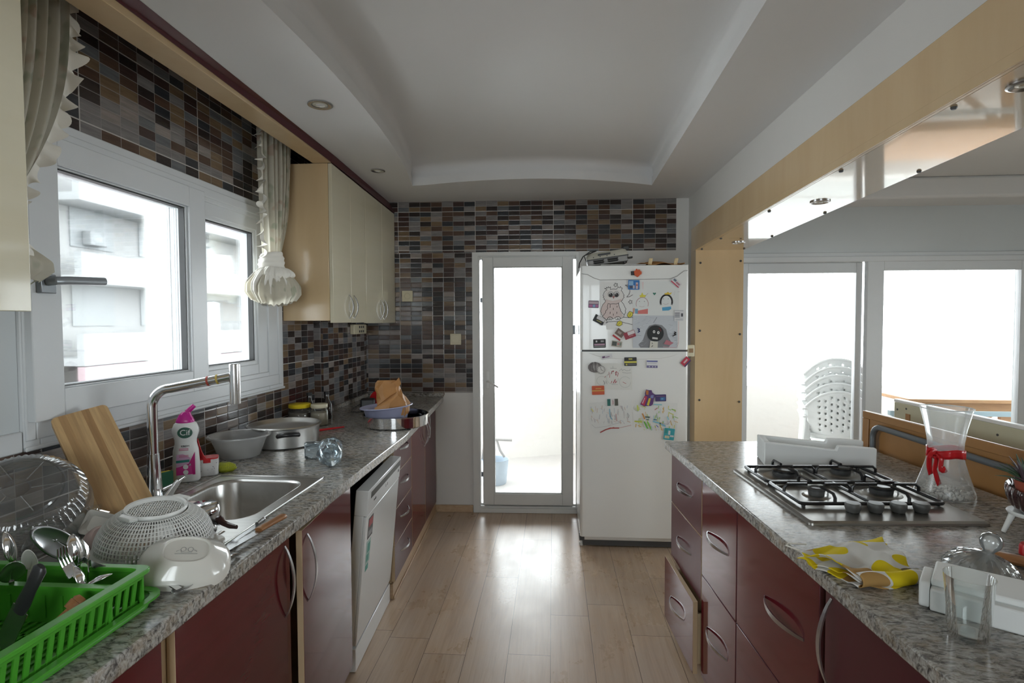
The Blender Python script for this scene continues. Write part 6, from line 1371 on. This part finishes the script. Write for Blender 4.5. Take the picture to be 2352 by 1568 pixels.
magnet('black business card magnet at the bottom of the freezer door', 1378, 788, 29, 20, -2, BK, [((0.60, 0.60, 0.60), -0.6, -0.7, -0.35, -0.3), ((0.30, 0.30, 0.30), 0.2, -0.7, 0.7, -0.3), ((0.42, 0.26, 0.34), -0.85, 0.05, 0.85, 0.45), ((0.5, 0.5, 0.5), -0.9, 0.62, 0.9, 0.72)])
magnet('small mottled magnet beside the black business card', 1418, 789, 24, 14, 8, (0.42, 0.38, 0.32), [((0.08, 0.09, 0.08), -0.9, -0.7, 0.0, 0.7), ((0.45, 0.20, 0.18), 0.1, -0.4, 0.5, 0.3), ((0.20, 0.22, 0.18), 0.55, -0.6, 0.9, 0.4)])
magnet('white calendar magnet with grey figures beside the crowned faces', 1561, 724, 21, 25, 0, (0.64, 0.63, 0.63), [((0.25, 0.25, 0.27), -0.95, -0.55, 0.15, -0.3), ((0.25, 0.25, 0.27), -0.95, -0.2, 0.15, 0.05), ((0.25, 0.25, 0.27), -0.95, 0.15, 0.15, 0.35), ((0.08, 0.08, 0.09), 0.4, -0.4, 0.85, 0.2), ((0.4, 0.4, 0.42), -0.8, 0.6, 0.8, 0.7), ((0.4, 0.4, 0.42), -0.8, 0.8, 0.8, 0.88), ((0.4, 0.4, 0.42), -0.9, -0.95, 0.9, -0.85)])
f = Flat(FRY-0.0008); f.sheet(Z3((855, 155), (905, 150), (915, 220), (860, 220)), BK, 0.006); hm = (0.55, 0.09, 0.025)
f.sheet(Z3((905, 155), (935, 140), (940, 118), (962, 120), (965, 140), (985, 125), (1005, 135), (1010, 150), (1032, 165), (1030, 205), (1005, 215), (990, 235), (965, 253), (950, 240), (915, 222)), hm, 0.009)
f.done('fridge_magnet', 'red glove shaped magnet with black cuff on top of the freezer door', 'magnet', GM)
magnet('small white magnet with dark lettering just under the freezer door', 1395, 819, 26, 9, -12, (0.60, 0.59, 0.60), [((0.14, 0.06, 0.14), -0.8, -0.6, -0.3, 0.3), ((0.28, 0.14, 0.26), -0.25, -0.1, 0.5, 0.3)])
magnet('black and yellow card magnet, topmost on the lower door', 1450, 830, 28.5, 20, -1, BK, [((0.60, 0.55, 0.10), -1, -0.1, 1, 0.32), ((0.50, 0.46, 0.10), -0.3, -0.75, 0.3, -0.45), ((0.5, 0.45, 0.1), -0.8, 0.5, -0.5, 0.85), ((0.16, 0.16, 0.17), -0.4, 0.5, 0.9, 0.75)])
magnet('white magnet with blue bars on the lower door', 1500, 836, 25, 17, 1, (0.66, 0.66, 0.67), [((0.15, 0.16, 0.36), -1, -1, 1, -0.6), ((0.16, 0.14, 0.28), -1, 0.35, 1, 1), ((0.45, 0.44, 0.50), -0.8, -0.35, 0.8, -0.2), ((0.5, 0.5, 0.55), -0.6, 0.5, -0.4, 0.85), ((0.5, 0.5, 0.55), 0.0, 0.5, 0.2, 0.85), ((0.5, 0.5, 0.55), 0.5, 0.5, 0.7, 0.85)])
magnet('tilted red and dark magnet at the lower door corner', 1577, 830, 21, 15, -48, (0.45, 0.04, 0.07), [((0.62, 0.45, 0.45), -0.5, -0.4, 0.6, 0.1), ((0.05, 0.06, 0.14), -0.95, 0.55, 0.95, 0.95)])
magnet('orange card magnet with a pale band', 1375, 897, 29, 21, -2, (0.55, 0.10, 0.04), [((0.60, 0.42, 0.10), -1, 0.0, 1, 0.2), ((0.60, 0.30, 0.08), -0.4, -0.5, 0.5, -0.25)])
magnet('green, white and dark striped magnet holding the crumpled crayon sheet', 1409, 925, 25, 16, -2, (0.62, 0.60, 0.59), [((0.02, 0.14, 0.12), -1, -1, -0.4, 1), ((0.09, 0.09, 0.07), 0.35, -1, 1, 1), ((0.40, 0.08, 0.10), -0.05, -0.7, 0.02, 0.7), ((0.45, 0.2, 0.2), 0.12, -0.5, 0.18, 0.5)])
magnet('dark blue card magnet above the bright crayon sheet', 1520, 914, 25, 16, -2, (0.06, 0.04, 0.14), [((0.05, 0.14, 0.34), -0.1, -0.2, 0.85, 0.75), ((0.20, 0.10, 0.20), -0.8, -0.6, 0.8, -0.4), ((0.12, 0.30, 0.45), 0.1, 0.0, 0.5, 0.5)])
f = Flat(FRY-0.0044); f.sheet(Z4((975, 880), (1050, 735), (1048, 705), (1065, 645), (1110, 655), (1150, 655), (1160, 690), (1205, 725), (1205, 760), (1190, 790), (1170, 880), (1140, 905), (1065, 905), (1040, 915)), PU, 0.004); f.y -= 0.0037
f.poly(Z4((985, 870), (1045, 745), (1085, 755), (1040, 905)), (0.45, 0.03, 0.08)); f.poly(Z4((1075, 890), (1110, 780), (1140, 785), (1110, 900)), (0.62, 0.50, 0.05)); f.poly(Z4((1062, 655), (1105, 665), (1100, 730), (1065, 725)), (0.45, 0.16, 0.04)); f.poly(Z4((1140, 735), (1185, 730), (1180, 780), (1130, 780)), (0.20, 0.22, 0.42)); f.poly(Z4((1000, 860), (1040, 775), (1050, 780), (1015, 870)), (0.60, 0.45, 0.45))
f.done('fridge_magnet', 'large purple, red and yellow cut-out magnet above the bright crayon sheet', 'magnet', GM)
magnet('turquoise magnet at the lower corner of the bright crayon sheet, just over the worktop', 1540, 998, 24, 27, 6, (0.05, 0.36, 0.42), [((0.60, 0.63, 0.64), -0.2, -0.6, 0.2, 0.1), ((0.60, 0.55, 0.38), -0.8, 0.3, 0.1, 0.75), ((0.62, 0.64, 0.66), 0.2, 0.15, 0.9, 0.45), ((0.04, 0.28, 0.26), -0.9, -0.9, -0.4, -0.1)])
f = Flat(FRY-0.0044); f.sheet([z4(285+125*math.cos(a)*0.9-30, 295+85*math.sin(a)) for a in [2*PI*k/12+0.2*math.sin(k*7) for k in range(12)]], (0.16, 0.145, 0.14), 0.003); f.y -= 0.0027
f.disc(*z4(352, 335), 9.6, (0.60, 0.58, 0.55)); f.line([z4(352+62*math.cos(2*PI*k/22), 335+62*math.sin(2*PI*k/22)) for k in range(23)], 0.8, (0.25, 0.23, 0.22)); f.line(Z4((352, 335), (345, 290)), 0.8, INK); f.line(Z4((352, 335), (385, 350)), 0.8, INK)
for k in range(12): f.line([z4(352+r*math.cos(PI*k/6), 335+r*math.sin(PI*k/6)) for r in (48, 57)], 0.7, INK)
for k in range(14): f.line(Z4((190+9*k, 240+30*math.sin(k*2.1)), (200+8*k, 330+25*math.sin(k*1.3))), 0.9, random.choice([(0.42, 0.40, 0.38), (0.05, 0.05, 0.05), (0.3, 0.28, 0.27)]))
f.done('fridge_magnet', 'grey clock shaped magnet at the upper edge of the lower door', 'magnet', GM)
# ---- on top of the fridge
FT = 1.8056
t = thing('cardboard_sheets', 'loose white papers and board lying on top of the fridge', 'papers', (0, 0, FT))
MB().box(FRX0+0.02, 0.56, FRY+0.06, FRY+0.46, 0.0, 0.006).build('board', M['paper'], t); MB().box(0.30, 0.58, FRY+0.035, FRY+0.30, 0.0065, 0.010).build('sheet', M['paper'], t)
t = thing('contact_grill', 'grey and cream electric contact grill on top of the fridge', 'grill', (0.355, FRY+0.20, FT+0.0105), math.radians(-3), rot=(0, math.radians(-7.5), math.radians(-3)))
lo = MB().loft([rr(-0.125, 0.130, -0.11, 0.12, 0.02, 0.012), rr(-0.130, 0.135, -0.115, 0.125, 0.025, 0.03), rr(-0.130, 0.135, -0.115, 0.125, 0.025, 0.046)]).build('lower_shell', M['grey_pl'], t, bevel=0.003)
MB().loft([rr(-0.130, 0.135, -0.115, 0.125, 0.025, 0.050), rr(-0.130, 0.135, -0.112, 0.122, 0.025, 0.070), rr(-0.115, 0.125, -0.095, 0.11, 0.03, 0.092)]).build('upper_shell', plain('grill_cream', (0.46, 0.44, 0.37), 0.35), t, bevel=0.004)
MB().box(-0.131, 0.136, -0.1165, 0.126, 0.0455, 0.0505).build('seam', M['black'], t)
MB().box(-0.055, 0.025, -0.1155, -0.1095, 0.068, 0.080).build('badge', M['black'], t, bevel=0.002)
for x in (-0.085, -0.042, 0.002, 0.048): MB().cyl((x, -0.113, 0.062), (x, -0.1175, 0.062), 0.0035, 8).build('stud', M['black'], t)
for x0 in (-0.085, 0.005):
    MB().tube([(x0, -0.116, 0.038), (x0+0.004, -0.140, 0.034), (x0+0.056, -0.140, 0.034), (x0+0.060, -0.116, 0.038)], 0.005, 8).build('handle', M['black'], t)
    MB().tube([(x0, -0.116, 0.026), (x0+0.004, -0.132, 0.022), (x0+0.056, -0.132, 0.022), (x0+0.060, -0.116, 0.026)], 0.005, 8).build('handle', M['black'], t)
for x in (-0.105, 0.110):
    for y in (-0.09, 0.09): MB().cyl((x, y, -0.004 if x < 0 else 0.0), (x, y, 0.014), 0.012, 12).build('foot', M['black'], t)
MB().box(0.112, 0.150, -0.06, -0.03, 0.085, 0.112).build('latch', M['black'], t, bevel=0.004); MB().box(0.130, 0.160, -0.118, -0.08, 0.024, 0.034).build('hinge', M['black'], t, bevel=0.003)
MB().tube([(-0.128, 0.06, 0.05), (-0.14, 0.0, 0.095), (-0.06, -0.06, 0.108), (-0.10, -0.10, 0.104), (-0.150, -0.130, 0.075), (-0.178, -0.155, 0.035), (-0.186, -0.165, 0.004)], 0.0035, 8).build('cord', M['black'], t)
t = thing('paper_bag', 'flattened brown paper carrier bag lying on top of the fridge', 'bag', (0.66, FRY+0.20, FT+0.0005), math.radians(4))
MB().grid(lambda u, v: ((u-0.5)*0.30+0.01*math.sin(9*v), (v-0.5)*0.34, 0.010+0.024*math.sin(PI*u)*math.sin(PI*v)+0.006*math.sin(14*u+5*v)), 24, 16).build('sheet', M['kraft'], t, solid=0.002, angle=30)
for x in (-0.07, 0.09):
    MB().grid(lambda u, v: (x+(u-0.5)*0.022+0.008*math.sin(PI*v), -0.165-0.006*v, 0.004+0.040*math.sin(PI*v*0.92)), 3, 14).build('handle', plain('twisted_paper', (0.60, 0.46, 0.26), 0.7), t, solid=0.0025)
MB().box(-0.16, 0.16, -0.10, 0.18, 0.0006, 0.0045).build('under_sheet', M['kraft'], t)
# ================================================================== terrace and surroundings
struct(MB().box(-2.6, 7.5, 4.42, 6.62, -0.14, -0.015).build('floor_terrace', M['stone_out'], flat=True))
mb = MB()
def par(x0, y0, x1, y1, z1a, z1b, th=0.16):
    d = Vector((x1-x0, y1-y0)).normalized(); n = Vector((-d.y, d.x))*th
    mb.hexa([(x0, y0, -0.015), (x1, y1, -0.015), (x1+n.x, y1+n.y, -0.015), (x0+n.x, y0+n.y, -0.015), (x0, y0, z1a), (x1, y1, z1b), (x1+n.x, y1+n.y, z1b), (x0+n.x, y0+n.y, z1a)])
par(-2.5, 5.35, -0.52, 5.87, 0.66, 0.66); par(-0.52, 5.87, 0.60, 6.30, 0.66, 0.70); par(0.60, 6.30, 3.2, 6.42, 0.70, 0.74); par(3.2, 6.42, 7.4, 6.05, 0.74, 0.74)
struct(mb.build('wall_terrace', M['render_out'], flat=True))
struct(MB().box(-2.6, 7.5, 4.42, 7.6, 2.62, 2.8).build('added_shade_slab', M['render_out'], flat=True))  # overhang out of view, added to shade the terrace and parapet
t = thing('terrace_railing', 'thin white metal railing on the terrace parapet', 'railing', (0, 0, 0))
q = [Vector((2.2, 6.46, 0.72)), Vector((3.2, 6.50, 0.74)), Vector((5.2, 6.33, 0.74)), Vector((7.3, 6.14, 0.74))]
MB().tube([p+Vector((0, 0, 0.21)) for p in q], 0.016, 8).build('rail', M['white_pl'], t)
for a, b in ((0, 0.4), (1, 0.35), (1, 0.75), (2, 0.3), (2, 0.8)):
    p = q[a].lerp(q[a+1], b); MB().cyl((p.x, p.y, 0.70), (p.x, p.y, p.z+0.205), 0.012, 8).build('post', M['white_pl'], t)
# stacked white garden chairs
WC = plain('white_garden_plastic', (0.80, 0.81, 0.80), 0.4)
def chair():
    t = thing('garden_chair', 'white plastic garden chair', 'chair', (0, 0, 0), 0, 'stacked garden chairs on the terrace')
    def seat(u, v): return ((u-0.5)*lerp(0.46, 0.42, v), (v-0.5)*0.44, 0.42-0.02*math.sin(PI*v)-0.012*math.sin(PI*u)-0.02*v)
    MB().grid(seat, 10, 10).build('seat', WC, t, solid=0.004)
    def back(u, v):
        hw = lerp(0.22, 0.255, v); x = (2*u-1)*hw; top = 0.42+0.44*v*(1-0.34*abs(2*u-1)**2.2) ; return (x, 0.20+0.12*v-0.06*(2*u-1)**2, top)
    MB().grid(back, 32, 22, 0, skip=lambda i, j: (i % 3 == 1 and j % 3 == (0 if (i//3) % 2 else 1) and 5 < i < 27 and 3 < j < 20)).build('backrest', WC, t, solid=0.006)
    MB().tube([back(k/24, 1.0) for k in range(25)], 0.010, 6).build('top_rim', WC, t)
    for s in (-1, 1):
        MB().tube([(s*0.255, 0.27, 0.62), (s*0.285, 0.12, 0.635), (s*0.29, -0.10, 0.63), (s*0.28, -0.22, 0.61), (s*0.265, -0.25, 0.52), (s*0.25, -0.24, 0.42)], 0.020, 8, sq=(1.2, 0.4)).build('armrest', WC, t)
        MB().tube([(s*0.235, -0.22, 0.42), (s*0.27, -0.27, 0.002)], [0.022, 0.016], 8).build('leg', WC, t)
        MB().tube([(s*0.225, 0.20, 0.42), (s*0.26, 0.30, 0.002)], [0.022, 0.016], 8).build('leg', WC, t)
    return t
c0 = chair(); base = Vector((2.56, 5.20, -0.0145)); names = ['lowest', 'second from the bottom', 'middle', 'second from the top', 'topmost']
for i in range(5):
    loc = base + Vector((0.0, 0.010*i, 0.070*i)); rt = (0, 0, math.radians(180-22))
    lb = 'white plastic garden chair outside the sliding door, %s of its stack' % names[i]
    if i == 0: c0.location = loc; c0.rotation_euler = rt; c0['label'] = lb
    else: dup(c0, loc, rt, lb)
# teak table folded on its side legs
t = thing('garden_table', 'weathered wooden garden table with crossed legs on the terrace', 'table', (4.05, 5.38, -0.0145), math.radians(-3))
MB().box(-0.95, 1.2, -0.40, 0.40, 0.755, 0.785).build('tabletop', M['teak'], t, bevel=0.004)
MB().box(-0.90, 1.15, -0.34, -0.30, 0.68, 0.75).build('apron', M['teak'], t)
for x in (-0.55, 0.65):
    for s in (-1, 1):
        MB().hexa([(x-0.40*s-0.035, -0.28, 0), (x-0.40*s+0.035, -0.28, 0), (x-0.40*s+0.035, -0.25, 0), (x-0.40*s-0.035, -0.25, 0), (x+0.40*s-0.035, -0.28+0.001*s, 0.70), (x+0.40*s+0.035, -0.28, 0.70), (x+0.40*s+0.035, -0.25, 0.70), (x+0.40*s-0.035, -0.25, 0.70)]).build('leg', M['teak'], t)
MB().box(-0.11, 0.09, -0.24, -0.20, 0.0, 0.68).build('panel_leg', M['teak'], t)
bl = plain('pale_blue_metal', (0.36, 0.46, 0.50), 0.4)
t = thing('bench', 'pale blue metal bench rail in front of the wooden garden table', 'bench', (4.35, 4.86, -0.0145), math.radians(-2))
MB().box(-1.5, 1.3, -0.02, 0.02, 0.665, 0.705).build('rail', bl, t)
for x in (-1.45, -0.1, 1.25): MB().box(x-0.02, x+0.02, -0.02, 0.02, 0, 0.664).build('leg', bl, t)
# bucket with mop bits seen through the balcony door
t = thing('bucket', 'pale blue bucket with a dark handle frame just outside the balcony door', 'bucket', (-0.535, 4.98, -0.0145))
MB().lathe([(0, 0.0), (0.10, 0.0), (0.105, 0.01), (0.125, 0.22), (0.132, 0.225)], 36).build('shell', plain('pale_blue_plastic', (0.42, 0.50, 0.58), 0.5), t, solid=0.003)
MB().tube([(-0.12, 0, 0.22), (-0.10, 0, 0.36), (0.0, 0, 0.40), (0.16, 0, 0.395)], 0.012, 8).build('handle', M['grey_pl'], t)
MB().tube([(0.02, 0, 0.39), (0.05, 0, 0.30), (0.09, 0, 0.24)], 0.012, 8).build('brace', M['grey_pl'], t)
# neighbouring block seen through the kitchen window
pale = plain('pale_facade', (0.42, 0.42, 0.415), 0.9); grey = plain('grey_facade', (0.37, 0.38, 0.385), 0.9); pink = plain('pink_facade', (0.42, 0.32, 0.34), 0.9); dkw = plain('facade_window', (0.34, 0.355, 0.36), 0.4)
t = thing('apartment_building', 'pale apartment block with balconies across the street, through the kitchen window', 'building', (0, 0, 0))
MB().box(-13.0, -9.6, 4.0, 10.05, -9.0, 9.0).build('wall', pale, t, flat=True); MB().box(-13.0, -9.9, 10.05, 22.0, -9.0, 9.0).build('wall', pale, t, flat=True)
MB().box(-9.59, -9.55, 4.0, 10.05, -9.0, 0.55).build('wall_band', pink, t, flat=True); MB().box(-9.25, -9.1, 10.1, 22.0, -9.0, 0.60).build('wall_band', pink, t, flat=True)
for z0, z1 in ((0.62, 1.25), (2.25, 2.85), (3.85, 4.45), (5.45, 6.05)):
    MB().box(-9.9, -9.1, 10.1, 22.0, z0, z0+0.15).build('balcony_slab', grey, t, flat=True); MB().box(-9.25, -9.1, 10.1, 22.0, z0+0.15, z1).build('balcony_parapet', grey, t, flat=True)
for z in (1.35, 3.0, 4.6):
    for y in (10.7, 12.6, 14.5): MB().box(-9.9, -9.87, y, y+1.1, z+0.05, z+0.95).build('window', dkw, t, flat=True)
    MB().box(-9.6, -9.57, 8.9, 9.6, z+0.1, z+1.0).build('window', dkw, t, flat=True)
t = thing('air_conditioner', 'air conditioner unit on the facade across the street', 'air conditioner', (-9.868, 11.0, 3.10))
MB().box(0.0, 0.20, -0.02, 0.42, 0, 0.30).build('case', grey, t, bevel=0.02); MB().lathe([(0, 0.004), (0.11, 0.004), (0.12, 0)], 28, (0.20, 0.16, 0.15), M3=Matrix.Rotation(PI/2, 3, 'Y')).build('fan_grille', dkw, t)
struct(MB().box(-2.10, -1.95, 2.72, 2.89, -3.0, 3.6).build('column_outside', plain('outside_column', (0.50, 0.50, 0.48), 0.9, var=0.12, vscale=30), flat=True))
struct(MB().box(-40, -1.75, -40, 60, -9.2, -9.0).build('ground_street', plain('bright_bounce_paving', (0.80, 0.79, 0.77), 0.95), flat=True))  # unseen street, sunlit brightness put into its colour to light the ceiling
struct(MB().box(-1.75, 60, -40, 90, -9.2, -9.0).build('ground', plain('far_ground', (0.16, 0.16, 0.15), 0.95), flat=True))  # unseen ground, colour kept dark to cut bounced light
